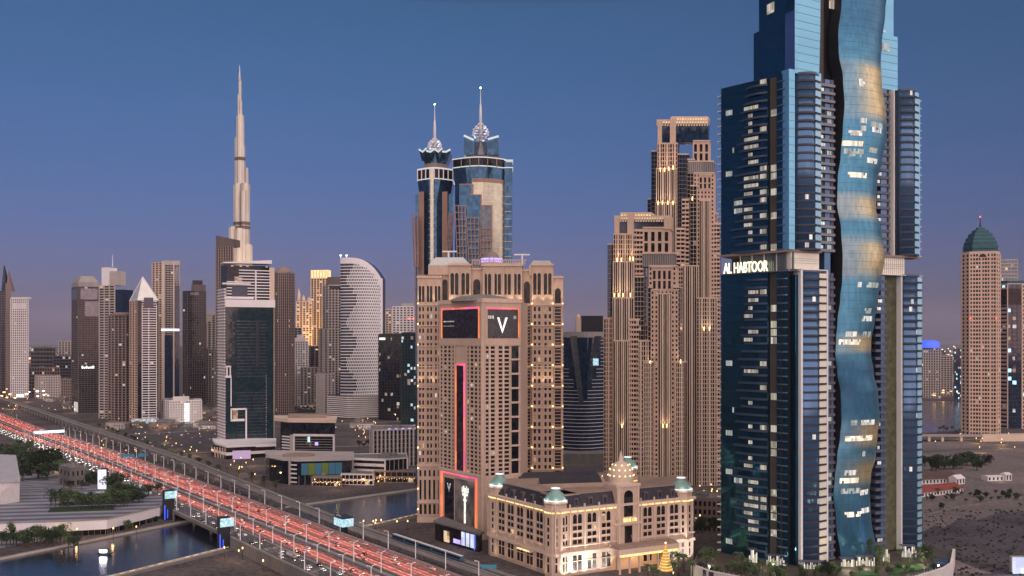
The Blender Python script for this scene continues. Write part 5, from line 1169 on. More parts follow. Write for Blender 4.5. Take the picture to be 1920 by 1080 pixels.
# ------------------------------------------------------------------ the tall blue tower with the wavy glass ribbon
glass('tower_navy', (.012, .078, .132), .07, metallic=.85, cell=(3.2, 3.2, 5.05), tilt=.012, var=.25)
glass('tower_blue', (.16, .40, .58), .25, metallic=.5, cell=(60, 60, 5.05), tilt=.008, var=.06)  # right-facing facets: brighter sky reflection put into a paler glass colour
glass('tower_mid', (.065, .135, .26), .22, metallic=.5, cell=(60, 60, 5.05), tilt=.010, var=.12)
glass('facet_reflection', (.34, .58, .74), .25, metallic=.4, cell=(60, 60, 5.05), tilt=.008, var=.12)
glass('tower_lilac', (.16, .20, .38), .22, metallic=.8, cell=(60, 60, 5.05), tilt=.01, var=.1)
glass('ribbon_blue', (.13, .38, .55), .14, metallic=.8, cell=(3, 3, 5.05), tilt=.010, var=.10)
glass('ribbon_deep', (.08, .26, .44), .14, metallic=.8, cell=(3, 3, 5.05), tilt=.010, var=.10)
glass('ribbon_pale', (.40, .52, .52), .16, metallic=.75, cell=(3, 3, 5.05), tilt=.010, var=.08)
glass('ribbon_gold', (.80, .56, .24), .18, metallic=.75, cell=(3, 3, 5.05), tilt=.010, var=.10)
glass('lobby_glass', (.14, .17, .15), .1, metallic=.5, cell=(2, 2, 14), tilt=.02, var=.4)
matte('slab_dark', (.085, .092, .13), .45, .12, .1, 1)
matte('balcony_navy', (.035, .055, .095), .4, .12, .1, 1)
matte('ring_dark', (.03, .036, .058), .4, .12, .1, 1)
matte('slab_black', (.012, .012, .015), .5, .2, .1, 1)
matte('slab_grey', (.20, .20, .24), .5, .1, .1, 1)
matte('slat_white', (.62, .58, .56), .6, .1, .2, 1.5)
matte('brown_wall', (.07, .06, .05), .7, .2, .1, 1)
glow('room_light', (1.0, .88, .66), .34, .7, cell=(1.6, 1.6, 5.05), c2=(1, .95, .86))
glow('room_white', (1.0, .93, .82), .55, .55, cell=(1.3, 1.3, 5.05), c2=(.95, .97, 1))
A, B = P(1352, 640), P(1480, 601)
C0, D = P(1481, 600.6), P(1728, 652)
nL, nR = nrm(A, B), nrm(C0, D)
def rl(px, d=0.0): return off(on_line(px, C0, D), nR, d)
def ll(px, d=0.0): return off(on_line(px, A, B), nL, d)
Z0, Z1, Z2, Z3, Z4 = 8.0, 192.3, 205.7, 316.7, 410.0
T = Thing('ribbon_skyscraper', 'tallest blue glass skyscraper with wavy ribbon front and glowing rooftop name letters', 'skyscraper', (*P(1540, 625), 0))
rt = random.Random(11)
def blockfloors(z0, z1, h=5.05):
    n = round((z1 - z0) / h); return [(z0 + (z1 - z0) * i / n, z0 + (z1 - z0) * (i + 1) / n) for i in range(n)]
cc = P(1545, 660)
def body(part, pts, z0, z1, m, mb=None): (mb or T.mb(part)).prism(pts, z0, z1, m)
# dark heart behind everything
body('core', [rl(1486, -9), rl(1700, -9), (D[0] - 8, D[1] + 34), (D[0] - 60, D[1] + 50), (A[0] + 14, A[1] + 30), ll(1380, -12)], Z0 - 6, Z3, 'slab_black')
body('core', [rl(1540, -10), rl(1668, -10), P(1668, 690), P(1480, 690), P(1500, 640)], Z3, Z4 + 20, 'slab_black')
room = []                                                        # lit rooms: gathered, the largest become parts
def lens(mb, a, b, d, z0, z1, m, n=8):
    """balcony with a bowed front between plan points a and b"""
    nn = nrm(a, b); pts = [off(L2(a, b, i / n), nn, d * math.sin(math.pi * i / n) + .12) for i in range(n + 1)]
    mb.prism(pts + [off(b, nn, -.3), off(a, nn, -.3)], z0, z1, m)
balconies = []
for blk, (z0, z1) in enumerate(((Z0, Z1), (Z2, Z3))):
    # navy left face, in two planes either side of the dark slot
    body('left_glass', [ll(1352), ll(1439), ll(1439, -8), (A[0] + 12, A[1] + 26)], z0, z1, 'tower_navy')
    body('left_glass', [ll(1456), ll(1477.5), P(1476.8, 616), P(1458, 622)], z0, z1, 'tower_navy')
    body('left_slot', [ll(1438, -3), ll(1457, -3), ll(1457, -9), ll(1438, -9)], z0, z1, 'brown_wall')
    fl = blockfloors(z0, z1)
    for i, (a, b) in enumerate(fl):
        k = 1 - i / (len(fl) - 1); h = b - a
        xs = lerp(1398, 1371, k ** .8) + 6 * math.sin(i * 1.7) * (k > .1)
        if blk == 0 and k > .9: xs = 1400
        w_ = MB(); lens(w_, ll(xs), ll(1439), 2.4, a + .1, a + 1.35, 'balcony_navy'); balconies.append(('balcony', w_))
        lens(T.mb('small_balcony'), ll(1457), ll(1477), .9, a + .2, a + 1.0, 'tower_mid' if i % 2 else 'slab_dark', 5)
        T.mb('floor_line').obox(ll(1352), ll(1477), 0, .70, .01, .07, b - .25, b, 'slab_black')
        # slot rooms
        if rt.random() < .36: room.append((ll(1441, -2.6), ll(1454.5, -2.6), 0, 1, .1, a + .5, b - .3, 'room_light'))
        if rt.random() < .55:
            room.append((ll(1395), ll(1422), rt.choice((0, .3)), rt.choice((.6, 1)), .1, a + 2.0, b - .8, 'room_light'))
        if rt.random() < .4: room.append((ll(1425), ll(1437.5), 0, 1, .1, a + 1.6, b - .5, 'room_light'))
        if rt.random() < .14: room.append((ll(1361), ll(1392), rt.choice((0, 0, .5)), rt.choice((.4, 1)), .1, a + 1.2, b - .5, 'room_dim'))
        # terraces sticking out of the far left edge
        T.mb('terrace_slab').prism([ll(1352.5, -1), ll(1352.5, -9), off(ll(1343, -9), (-1, 0), 0), ll(1343, -1)], a + .1, a + .8, 'slat_white' if i % 1 == 0 else 'slab_dark')
        T.mb('terrace_back').prism([ll(1352.5, -5), ll(1352.5, -9), ll(1347.5, -9), ll(1347.5, -5)], a + .8, b + .1, 'tower_navy' if blk == 0 else 'glass_grey') if (blk == 0 or i < 6) else None
        T.mb('terrace_slab').prism([rl(1727, -2), rl(1733, -2), rl(1733, -8), rl(1727, -8)], a + .1, a + .55, 'slat_white')
        # recessed floors left and right of the ribbon
        T.mb('recess_floor').prism([rl(1536, -.6), rl(1567.5, -.6), rl(1567.5, -10), rl(1536, -10)], a, a + 1.7, 'slab_dark' if blk == 0 else 'slab_grey')
        T.mb('recess_floor').prism([rl(1645, -1.4), rl(1672 if blk else 1666, -1.4), rl(1672 if blk else 1666, -10), rl(1645, -10)], a, a + 1.8, 'slab_dark')
        T.mb('recess_wall').prism([rl(1536, -3), rl(1552, -3), rl(1552, -10), rl(1536, -10)], a + 1.7, b, 'brown_wall'); T.mb('recess_glass').prism([rl(1552, -2.4), rl(1562, -2.4), rl(1562, -10), rl(1552, -10)], a + 1.7, b, 'tower_mid')
        T.mb('recess_wall').prism([rl(1562, -2.0), rl(1567.5, -2.0), rl(1567.5, -10), rl(1562, -10)], a + 1.7, b, 'slab_dark')
        T.mb('recess_glass').prism([rl(1657, -2.4), rl(1668 if blk else 1664, -2.4), rl(1668 if blk else 1664, -10), rl(1657, -10)], a + 1.8, b, 'tower_mid')
        if rt.random() < (.55 if blk else .12): room.append((rl(1538, -1.9), rl(1552, -1.9), 0, rt.uniform(.35, 1), 0, a + 2.2, b - .9, 'room_white'))
        if rt.random() < .3: room.append((rl(1554, -1.9), rl(1562, -1.9), 0, 1, .4, a + 1.9, b - .5, 'room_dim'))
        if rt.random() < (.5 if blk else .16): room.append((rl(1649, -1.9), rl(1659, -1.9), 0, rt.uniform(.4, 1), 0, a + 2.2, b - .8, 'room_white'))
    # right-hand recess, mullion and corner facet
    xr0, xr1 = (1672, 1692) if blk else (1666, 1694)
    body('garden_recess', [rl(xr0, -4), rl(xr1, -4), rl(xr1, -9), rl(xr0, -9)], z0, z1, 'brown_wall' if blk else 'garden_wall')
    xm = 1676 if blk else 1690.5
    body('mullion', [rl(xm - .7, .3), rl(xm + .7, .3), rl(xm + .7, -4), rl(xm - .7, -4)], z0, z1 - .5, 'paint_white')
    # bowed bays
    for part, px0, px1, bul, seg in (('bowed_bay', 1495, 1533.5, 5.5, 14) if blk else ('bowed_bay', 1502.5, 1546.5, 3.6, 14), ('bowed_bay', 1690, 1718.5, 4.2, 14) if blk else ('bowed_bay', 1695, 1725, 3.6, 14)):
        base = [rl(lerp(px0, px1, i / seg), bul * math.sin(math.pi * i / seg) ** (.75) - 1.2) for i in range(seg + 1)]
        ba = MB(); ba.prism(base + [rl(px1, -9), rl(px0, -9)], z0, z1, 'tower_mid')
        for f in list(range(len(ba.f))): ba.smooth.add(f)
        ba.smooth -= {0, 1}
        bo = T.part(part, ba)
        for i, (a, b) in enumerate(fl):
            rg = MB()
            for j in range(seg):
                nn = nrm(base[j], base[j + 1])
                rg.prism([off(base[j], nn, .55), off(base[j + 1], nn, .55), off(base[j + 1], nn, -.6), off(base[j], nn, -.6)], a, a + 1.25, 'ring_dark')
            T.part('floor_ring', rg, bo)
            if rt.random() < (.10 if blk else .2):
                j0 = rt.choice((3, 4, 5, 8)); room.append((base[j0], base[j0 + 2], 0, 1, .12, a + 1.6, b - .4, 'room_white'))
        rg = MB(); rg.prism([off(p, nR, .4) for p in base] + [rl(px1, -9), rl(px0, -9)], z1 - .4, z1 + .9, 'slab_dark'); T.part('floor_ring', rg, bo)
        # flat facet on its right third, the bay's bright reflection painted into its colour
        fa = MB(); fa.prism([rl(lerp(px0, px1, .64), bul * .86 - .3), rl(lerp(px0, px1, .985), bul * .50), rl(px1, -2), rl(lerp(px0, px1, .7), -2)], z0, z1 - 1, 'facet_reflection' if blk or px0 > 1600 else 'panel_beige')
        for (a, b) in fl: fa.prism([rl(lerp(px0, px1, .64), bul * .86 + .25), rl(lerp(px0, px1, .985), bul * .50 + .25), rl(lerp(px0, px1, .985), bul * .5 - .6), rl(lerp(px0, px1, .64), bul * .86 - .6)], a, a + 1.25, 'ring_dark')
        T.part('reflection_facet', fa, bo)
    if blk:
        body('corner_facet', [rl(1478.5, .4), rl(1490, .2), rl(1490, -6), rl(1478, -6)], z0, z1 + 2, 'tower_blue'); body('edge_fin', [rl(1533.5, .8), rl(1538, .8), rl(1538, -6), rl(1533.5, -6)], z0, z1 + 2, 'tower_blue')
        body('right_facet', [rl(1718.5, -.5), rl(1727, -.8), rl(1727, -9), rl(1718.5, -9)], z0, z1 - 4, 'tower_blue')
        for (a, b) in fl:
            T.mb('floor_line').prism([rl(1478.5, .47), rl(1490, .27), rl(1490, .1), rl(1478.5, .1)], a, a + .22, 'slab_dark'); T.mb('floor_line').prism([rl(1533.5, .87), rl(1538, .87), rl(1538, .6), rl(1533.5, .6)], a, a + .22, 'slab_dark')
        body('soffit', [ll(1351, .8), ll(1478, .8), rl(1490, .9), rl(1538, 1.2), rl(1538, -9), (A[0] + 16, A[1] + 26)], z0 - 1.3, z0, 'stone_brown'); body('soffit', [rl(1655, .2), rl(1722, 1.2), rl(1726, -9), rl(1655, -9)], z0 - 1.5, z0, 'stone_brown')
    else:
        body('white_fin', [rl(1498.3, 1.6), rl(1502, 1.6), rl(1502, -6), rl(1498.3, -6)], z0, z1 + 1.5, 'fin_white'); body('white_fin', [rl(1546.8, 1.6), rl(1549.5, 1.6), rl(1549.5, -6), rl(1546.8, -6)], z0, z1 + 1.5, 'fin_white')
        body('white_fin', [rl(1498.3, 1.6), rl(1549.5, 1.6), rl(1549.5, 0), rl(1498.3, 0)], z1 + .9, z1 + 1.6, 'fin_white')
        body('black_slot', [rl(1477, -5), rl(1498, -5), rl(1498, -9), rl(1477, -9)], z0, z1, 'slab_black'); body('slot_glass', [rl(1492.5, -.6), rl(1498, -.6), rl(1498, -6), rl(1492.5, -6)], z0, z1 - 2, 'tower_navy')
        body('right_facet', [rl(1725, -.5), rl(1728.4, -.7), rl(1728.4, -9), rl(1725, -9)], z0, z1, 'tower_blue')
        body('roof_deck', [ll(1351, .6), ll(1478, .6), rl(1500, .6), rl(1550, .8), rl(1550, -9), (A[0] + 14, A[1] + 28)], z1, z1 + .5, 'slab_dark'); body('roof_deck', [rl(1645, .5), rl(1730, .6), rl(1730, -9), rl(1645, -9)], z1, z1 + .4, 'slat_white')
for n_, m_ in balconies: T.part(n_, m_)
# sky lobby between the blocks
body('sky_lobby', [ll(1379, -5), ll(1484, -2), rl(1500, -3), rl(1500, -9), ll(1400, -16)], Z1, Z2, 'lobby_glass')
for k in range(26): T.mb('lobby_mullion').obox(ll(1379, -5), ll(1484, -2), k / 26, k / 26 + (.008 if k % 6 else .016), .02, .25, Z1, Z2 - 1, 'slat_white' if k % 6 == 0 else 'slab_dark')
body('white_panel', [rl(1484, -.6), rl(1537, -.6), rl(1537, -6), rl(1484, -6)], Z1 + 1.5, Z2 - 1.3, 'panel_beige'); body('white_panel', [rl(1652, -1), rl(1698, -1), rl(1698, -8), rl(1652, -8)], Z1 + .4, Z2 - 1.5, 'panel_beige')
for zz in (Z1 + 5.3, Z1 + 6.9, Z1 + 8.1): T.mb('panel_joint').prism([rl(1484, -.5), rl(1537, -.5), rl(1537, -.7), rl(1484, -.7)], zz, zz + .14, 'slab_dark'); T.mb('panel_joint').prism([rl(1653, -.9), rl(1697.6, -.9), rl(1697.6, -1.1), rl(1653, -1.1)], zz - .8, zz - .66, 'slab_dark')
for k in range(12): T.mb('panel_joint').obox(rl(1653, -1), rl(1698, -1), k / 12, k / 12 + .008, .02, .1, Z1 + .5, Z2 - 1.6, 'slab_grey')
body('recess_glass', [rl(1551, -2.4), rl(1562, -2.4), rl(1562, -10), rl(1551, -10)], Z1, Z2, 'tower_mid')
# top block: faceted, stepped
zs1, zs2 = Zp(40, 615), Zp(22, 606)
body('top_left_glass', [P(1413, 640), P(1473, 611), P(1490, 604), P(1490, 640), P(1440, 660)], Z3, zs1, 'tower_navy'); body('top_left_glass', [P(1423, 636), P(1473, 612), P(1490, 606), P(1490, 645), P(1440, 660)], zs1, Z4, 'tower_navy')
body('top_narrow_facet', [P(1472, 610.6), P(1490.5, 602.2), P(1490.5, 612), P(1472, 616)], Z3, zs2, 'tower_lilac')
zz = Z3; prev = None
def wob(z): return 1537.5 + 4 * math.sin((z - 318) / 38 + .4)
mbx = T.mb('top_bright_facet')
while zz < Z4:
    q = lambda z: [P(1490.3, 602), rl(wob(z), -1.5), rl(wob(z), -9), P(1490.3, 615)]
    a, b = q(zz), q(zz + 3); mbx.hexa([(*p, zz) for p in a], [(*p, zz + 3) for p in b], 'tower_blue'); zz += 3
for i in range(18):
    z_ = Z3 + 3 + i * 5.05; T.mb('floor_line').prism([P(1490.3, 601.9), rl(wob(z_), -1.4), rl(wob(z_), -1.7), P(1490.3, 602.4)], z_, z_ + .2, 'slab_dark')
    T.mb('floor_line').prism([rl(1655, -2.9), rl(1690, -2.9), rl(1690, -3.2), rl(1655, -3.2)], z_, z_ + .2, 'slab_dark') if z_ < Zp(62, 630) else None
body('top_right_glass', [rl(1648, -3), rl(1690, -3), rl(1690, -20), rl(1648, -20)], Z3, Zp(62, 638), 'tower_blue'); body('top_right_glass', [rl(1648, -3.4), rl(1683, -3.4), rl(1683, -20), rl(1648, -20)], Zp(62, 638), Z4, 'tower_blue')
body('top_brown_wall', [rl(1536, -6), rl(1557, -6), rl(1557, -12), rl(1536, -12)], Z3, Z4, 'brown_wall')
for (a, b, z0, z1, m) in ((P(1432, 631.2), P(1471, 612.4), Z3 + 1.5, Z3 + 6.5, 'room_light'), (P(1451, 622), P(1468, 613.8), Zp(85, 618), Zp(68, 618), 'room_light'), (P(1438, 628.4), P(1452, 621.6), Zp(24, 624), Zp(5, 624), 'room_light'),
    (rl(1540, -5.8), rl(1548, -5.8), Zp(24, 620), Zp(2, 620), 'room_light'), (rl(1565, -5), rl(1582, -5), Zp(14, 620), Zp(-4, 620), 'room_light'), (rl(1660, -2.8), rl(1674, -2.8), Zp(95, 640), Zp(80, 640), 'room_dim'), (rl(1652, -2.8), rl(1658, -2.8), Zp(128, 640), Zp(114, 640), 'room_dim'), (rl(1659, -2.8), rl(1666, -2.8), Zp(60, 640), Zp(56, 640), 'room_white')):
    room.append((a, b, 0, 1, .1, z0, z1, m))
# the ribbon
KEY = [(-60, 1584, 1660), (0, 1578, 1655), (60, 1573, 1650), (95, 1574, 1648), (140, 1581, 1649), (190, 1583, 1655), (240, 1580, 1657), (290, 1577, 1650), (330, 1573, 1642), (380, 1572, 1640), (430, 1578, 1649), (480, 1580, 1654), (520, 1580, 1648), (560, 1577, 1643),
       (600, 1573, 1638), (640, 1571, 1632), (665, 1570, 1632), (700, 1573, 1636), (740, 1578, 1643), (790, 1579, 1646), (820, 1577, 1642), (860, 1572, 1640), (900, 1569, 1632), (930, 1567, 1630), (980, 1571, 1632), (1050, 1578, 1640)]
def edge(py):
    for i in range(len(KEY) - 1):
        if py <= KEY[i + 1][0] or i == len(KEY) - 2:
            t = (py - KEY[i][0]) / (KEY[i + 1][0] - KEY[i][0]); t = t * t * (3 - 2 * t)
            return lerp(KEY[i][1], KEY[i + 1][1], t), lerp(KEY[i][2], KEY[i + 1][2], t)
rb = MB(); NS = 24; zz = Z0; rows = []; hh = 5.05 / 3; rcol = []
BLUE, DEEP, PALE, GOLD = (.065, .215, .33), (.035, .13, .235), (.27, .34, .33), (.60, .485, .26)  # PALE and GOLD imitate sunset reflections on the blue glass
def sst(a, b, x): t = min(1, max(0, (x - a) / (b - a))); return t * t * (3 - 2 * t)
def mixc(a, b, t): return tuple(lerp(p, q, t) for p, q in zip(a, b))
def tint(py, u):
    """blue ribbon glass with sunset reflections painted in as gold bands, strongest to the right"""
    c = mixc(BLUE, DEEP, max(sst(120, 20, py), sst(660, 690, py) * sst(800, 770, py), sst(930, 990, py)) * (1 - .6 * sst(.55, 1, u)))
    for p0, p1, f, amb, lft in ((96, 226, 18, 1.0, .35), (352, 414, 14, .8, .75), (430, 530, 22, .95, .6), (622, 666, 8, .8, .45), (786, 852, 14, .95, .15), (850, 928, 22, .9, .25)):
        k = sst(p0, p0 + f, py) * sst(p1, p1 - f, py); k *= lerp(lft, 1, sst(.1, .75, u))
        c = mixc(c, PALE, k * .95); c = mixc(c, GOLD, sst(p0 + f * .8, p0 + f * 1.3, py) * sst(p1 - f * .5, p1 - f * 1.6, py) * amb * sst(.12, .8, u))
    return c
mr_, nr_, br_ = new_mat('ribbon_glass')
at_ = N(nr_, 'ShaderNodeAttribute'); at_.attribute_name = 'reflection_tint'
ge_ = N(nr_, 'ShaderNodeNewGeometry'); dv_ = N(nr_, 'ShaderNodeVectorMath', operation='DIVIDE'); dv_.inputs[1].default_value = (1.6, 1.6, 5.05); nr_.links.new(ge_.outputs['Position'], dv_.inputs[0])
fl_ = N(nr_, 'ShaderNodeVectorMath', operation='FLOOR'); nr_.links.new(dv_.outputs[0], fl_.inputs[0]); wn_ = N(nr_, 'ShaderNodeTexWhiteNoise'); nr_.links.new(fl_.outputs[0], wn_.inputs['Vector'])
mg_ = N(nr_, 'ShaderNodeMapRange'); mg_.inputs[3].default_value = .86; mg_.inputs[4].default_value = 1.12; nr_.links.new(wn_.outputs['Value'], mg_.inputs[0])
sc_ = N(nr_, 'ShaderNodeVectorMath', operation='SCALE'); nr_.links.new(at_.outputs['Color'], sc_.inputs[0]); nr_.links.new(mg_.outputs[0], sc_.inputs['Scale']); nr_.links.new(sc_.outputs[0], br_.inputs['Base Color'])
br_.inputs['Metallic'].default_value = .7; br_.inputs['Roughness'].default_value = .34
prev = None
while zz < Z4:
    py = HZ - (zz - H) / 612 * F; xl, xr = edge(py); xl -= 3.5; xr += 1.5
    sw = (xl + xr) / 2 - 1610
    row = []
    for i in range(NS + 1):
        u = i / NS; p = rl(lerp(xl, xr, u), 1.0 + 4.6 * math.sin(math.pi * u) ** .8 + .10 * sw); row.append((p[0], p[1], zz))
    if prev:
        for i in range(NS):
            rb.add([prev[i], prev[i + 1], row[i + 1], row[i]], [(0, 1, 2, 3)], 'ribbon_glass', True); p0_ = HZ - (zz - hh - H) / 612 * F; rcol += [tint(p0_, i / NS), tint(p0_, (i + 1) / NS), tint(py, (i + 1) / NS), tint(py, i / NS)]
    prev = row; rows.append(row); zz += hh
# closed sides and back so that the ribbon is a solid bay
for r0, r1 in zip(rows, rows[1:]):
    for i in (0, NS):
        n = nR; rb.add([r0[i], r1[i], (r1[i][0] - n[0] * 9, r1[i][1] - n[1] * 9, r1[i][2]), (r0[i][0] - n[0] * 9, r0[i][1] - n[1] * 9, r0[i][2])], [(0, 1, 2, 3)], 'slab_black')
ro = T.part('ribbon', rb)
ca_ = ro.data.color_attributes.new('reflection_tint', 'FLOAT_COLOR', 'CORNER'); rcol += [(.05, .06, .09)] * (len(ro.data.loops) - len(rcol))
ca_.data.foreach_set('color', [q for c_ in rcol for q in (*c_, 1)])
# floor joints on the ribbon
jl = MB()
for k in range(0, len(rows), 3):
    for i in range(NS):
        a, b = rows[k][i], rows[k][i + 1]; n = nR; jl.hexa([(a[0], a[1], a[2]), (b[0], b[1], b[2]), (b[0] - n[0], b[1] - n[1], b[2]), (a[0] - n[0], a[1] - n[1], a[2])], [(a[0] + n[0] * .06, a[1] + n[1] * .06, a[2] + .12), (b[0] + n[0] * .06, b[1] + n[1] * .06, b[2] + .12), (b[0] - n[0], b[1] - n[1], b[2] + .12), (a[0] - n[0], a[1] - n[1], a[2] + .12)], 'slab_dark')
T.part('floor_joints', jl, ro, kind='stuff')
def ribroom(py, u0, u1, m, hpx=9):
    k = min(range(len(rows)), key=lambda i: abs(HZ - (rows[i][0][2] - H) / 612 * F - py)); o = MB(); i0, i1 = int(u0 * NS), max(int(u0 * NS) + 1, int(u1 * NS))
    for kk in range(k, min(len(rows) - 1, k + 2)):
        for i in range(i0, i1):
            if rt.random() < .12: continue
            q = [rows[kk][i], rows[kk][i + 1], rows[kk + 1][i + 1], rows[kk + 1][i]]; o.add([(p[0] + nR[0] * .12, p[1] + nR[1] * .12, p[2] + .15) for p in q], [(0, 1, 2, 3)], m)
    if o.f: T.part('lit_window', o, ro)
for a in ((158, .3, .45, 'room_white'), (150, .3, .42, 'room_white'), (228, .3, .42, 'room_white'), (229, .52, .85, 'room_dim'), (239, .3, .42, 'room_dim'), (240, .5, .8, 'room_white'), (252, .12, .34, 'room_white'), (268, .0, .4, 'room_warm'), (284, .05, .45, 'room_dim'), (292, .1, .4, 'room_dim'), (282, .55, .75, 'room_dim'), (298, .5, .8, 'room_white'),
          (330, .2, .6, 'room_warm'), (537, .3, .45, 'room_white'), (540, .52, .9, 'room_dim'), (585, .55, .75, 'room_dim'), (604, .5, .85, 'room_white'), (634, .2, .45, 'room_white'), (633, .6, .9, 'room_dim'), (647, .05, .55, 'room_warm'), (801, .2, .32, 'room_dim'), (800, .4, .75, 'room_white'), (832, .1, .75, 'room_warm'), (862, .5, .62, 'room_dim'), (893, .2, .45, 'room_white'), (908, .1, .5, 'room_warm'), (931, .15, .6, 'room_dim'), (932, .6, .9, 'room_white'), (974, .2, .6, 'room_warm'), (969, .62, .9, 'room_white')): ribroom(*a)
# lit rooms on the facades
room.sort(key=lambda r: -(r[6] - r[5]) * math.hypot(r[0][0] - r[1][0], r[0][1] - r[1][1]))
rest = MB()
for i, (a, b, t0, t1, d, z0, z1, m) in enumerate(room):
    o = MB() if i < 99 else rest
    L = math.hypot(a[0] - b[0], a[1] - b[1]) * (t1 - t0); k = max(1, int(L / 1.5))
    for j in range(k):
        o.obox(a, b, lerp(t0, t1, (j + .06) / k), lerp(t0, t1, (j + .94) / k), d - .05, d + .05, z0, z1, m)
    if i < 99: T.part('lit_room', o)
if rest.f: T.part('lit_rooms', rest, kind='stuff')
# glowing roof letters along the left edge of the lower block
fc = bpy.data.curves.new('lettering', 'FONT'); fc.body = 'AL HABTOOR'; fc.size = 9.4; fc.extrude = .35; fc.offset = .07; fc.space_character = 1.0; fc.resolution_u = 3
fo = bpy.data.objects.new('lettering', fc); col.objects.link(fo)
me = bpy.data.meshes.new_from_object(fo.evaluated_get(bpy.context.evaluated_depsgraph_get())); bpy.data.objects.remove(fo); bpy.data.curves.remove(fc)
a, b = ll(1357, .2), ll(1440, .2); xs = [v.co.x for v in me.vertices]; x0, x1 = min(xs), max(xs); L = math.hypot(a[0] - b[0], a[1] - b[1])
d_ = ((b[0] - a[0]) / L, (b[1] - a[1]) / L); zb = Z1 + .9; hy = max(v.co.y for v in me.vertices); kz = 6.9 / hy
lm = MB(); vs = []
for v in me.vertices:
    q = (v.co.x - x0) / (x1 - x0) * L; e = v.co.z - .1; vs.append((a[0] + d_[0] * q + nL[0] * e, a[1] + d_[1] * q + nL[1] * e, zb + v.co.y * kz))
lm.add(vs, [tuple(p.vertices) for p in me.polygons], 'letter_glow'); T.part('rooftop_letters', lm)
sb = MB(); sb.obox(a, b, 0, 1, -.6, -.4, Z1 + .5, Z1 + .9, 'slab_dark'); T.part('sign_rail', sb)
T.done()

# ------------------------------------------------------------------ its garden podium
T = Thing('garden_podium', 'curved podium with white slatted walls, pools and planted deck under the blue skyscraper', 'podium', (*P(1540, 600), 0))
rim = [P(1296, 604), P(1303, 594), P(1329, 581), P(1394, 564), P(1500, 545), P(1600, 540), P(1680, 556), P(1724, 569), P(1770, 588), P(1785, 600), P(1790, 640), P(1700, 690), P(1400, 690), P(1310, 650)]
T.mb('wall').prism(rim, 0, 6.5, 'slab_dark')
cx, cy = P(1540, 610)
T.mb('deck').prism([(lerp(p[0], cx, .015), lerp(p[1], cy, .015)) for p in rim], 6.5, 7.2, 'brown_wall')
for i in range(len(rim) - 4):
    p, q = rim[i], rim[i + 1]; L = math.hypot(p[0] - q[0], p[1] - q[1]); k = max(2, int(L / 1.15))
    for j in range(k):
        if (j + i * 7) % 31 in (14, 15, 16): continue
        T.mb('slat').obox(p, q, (j + .12) / k, (j + .88) / k, .05, .35, .5, 9.3, 'slat_white')
    T.mb('rim').obox(p, q, -.002, 1.002, -1.2, .5, 9.3, 9.75, 'slat_white')
    for j in range(max(2, int(L / 3))): T.mb('railing').obox(p, q, j / max(2, int(L / 3)), j / max(2, int(L / 3)) + .006, -.5, -.4, 9.75, 11, 'metal_light')
T.mb('pool').prism([P(1302, 601), P(1330, 587), P(1338, 593), P(1318, 604)], 7.2, 8.9, 'water'); T.mb('pool').prism([P(1740, 588), P(1776, 602), P(1778, 618), P(1748, 612)], 7.2, 8.9, 'water')
T.mb('lawn').prism([P(1668, 580), P(1732, 592), P(1728, 606), P(1672, 596)], 7.2, 7.9, 'lawn_green'); T.mb('lawn').prism([P(1600, 575), P(1650, 578), P(1648, 590), P(1604, 586)], 7.2, 7.8, 'lawn_green')
for x0, x1, y, h in ((1404, 1420, 613, 8), (1436, 1474, 605, 6), (1500, 1545, 596, 4), (1576, 1602, 602, 4.5), (1604, 1640, 604, 5.5), (1655, 1668, 615, 8), (1690, 1718, 628, 7)):
    a, b = P(x0, y), P(x1, y - 1); k = max(3, (x1 - x0) // 3)
    for j in range(k): T.mb('lobby_light').obox(a, b, j / k + .03, (j + .92) / k, 0, .4, 7.2, 7.2 + h * (.55, 1, .8, 1, .65)[(j * 3) % 5], ('room_white', 'room_light', 'room_warm', 'room_dim')[(j * 7) % 4])
    T.mb('lobby_roof').obox(a, b, -.01, 1.01, -6, .45, 7.2 + h, 7.45 + h, 'slab_dark')
T.done()
for px_, Y_, e in ((1330, 606, 500), (1420, 598, 900), (1450, 592, 700), (1590, 592, 900), (1625, 596, 900), (1700, 600, 1200), (1730, 606, 900), (1760, 604, 500), (1660, 604, 600)): lamp('garden_lamp', 'POINT', (*P(px_, Y_), 11), e * 2.6, (1.0, .86, .6), .6)
# ------------------------------------------------------------------ the far city as one mass
dc_ = MB(); rd = random.Random(21)
for i in range(900):
    Y = rd.uniform(2700, 11000) if i > 250 else rd.uniform(2700, 4000); x = rd.uniform(-.62, .62) * Y
    s = rd.uniform(12, 40); h = rd.uniform(6, 32) * (1.7 if rd.random() < .1 else 1)
    dc_.box(x - s, x + s, Y - s * .6, Y + s * .6, 0, h, rd.choice(('stone_dark', 'concrete_dark', 'stone_brown', 'stone_grey', 'glass_dark')))
tag(dc_.build('distant_city'), 'hazy mass of low blocks reaching to the horizon', 'city', kind='stuff')
dl_ = MB()
for i in range(2600):
    Y = 2300 + rd.random() ** 2.0 * 13000; x = rd.uniform(-.6, .6) * Y; z = rd.uniform(4, 26); s = rd.uniform(.8, 1.7) * (1 + Y / 4500)
    dl_.box(x - s, x + s, Y - s, Y + s, z, z + s * 1.3, rd.choice(('far_orange', 'far_orange', 'far_white', 'far_dim', 'far_dim')))
tag(dl_.build('distant_lights'), 'scattered orange and white lights of the far city', 'city lights', kind='stuff')

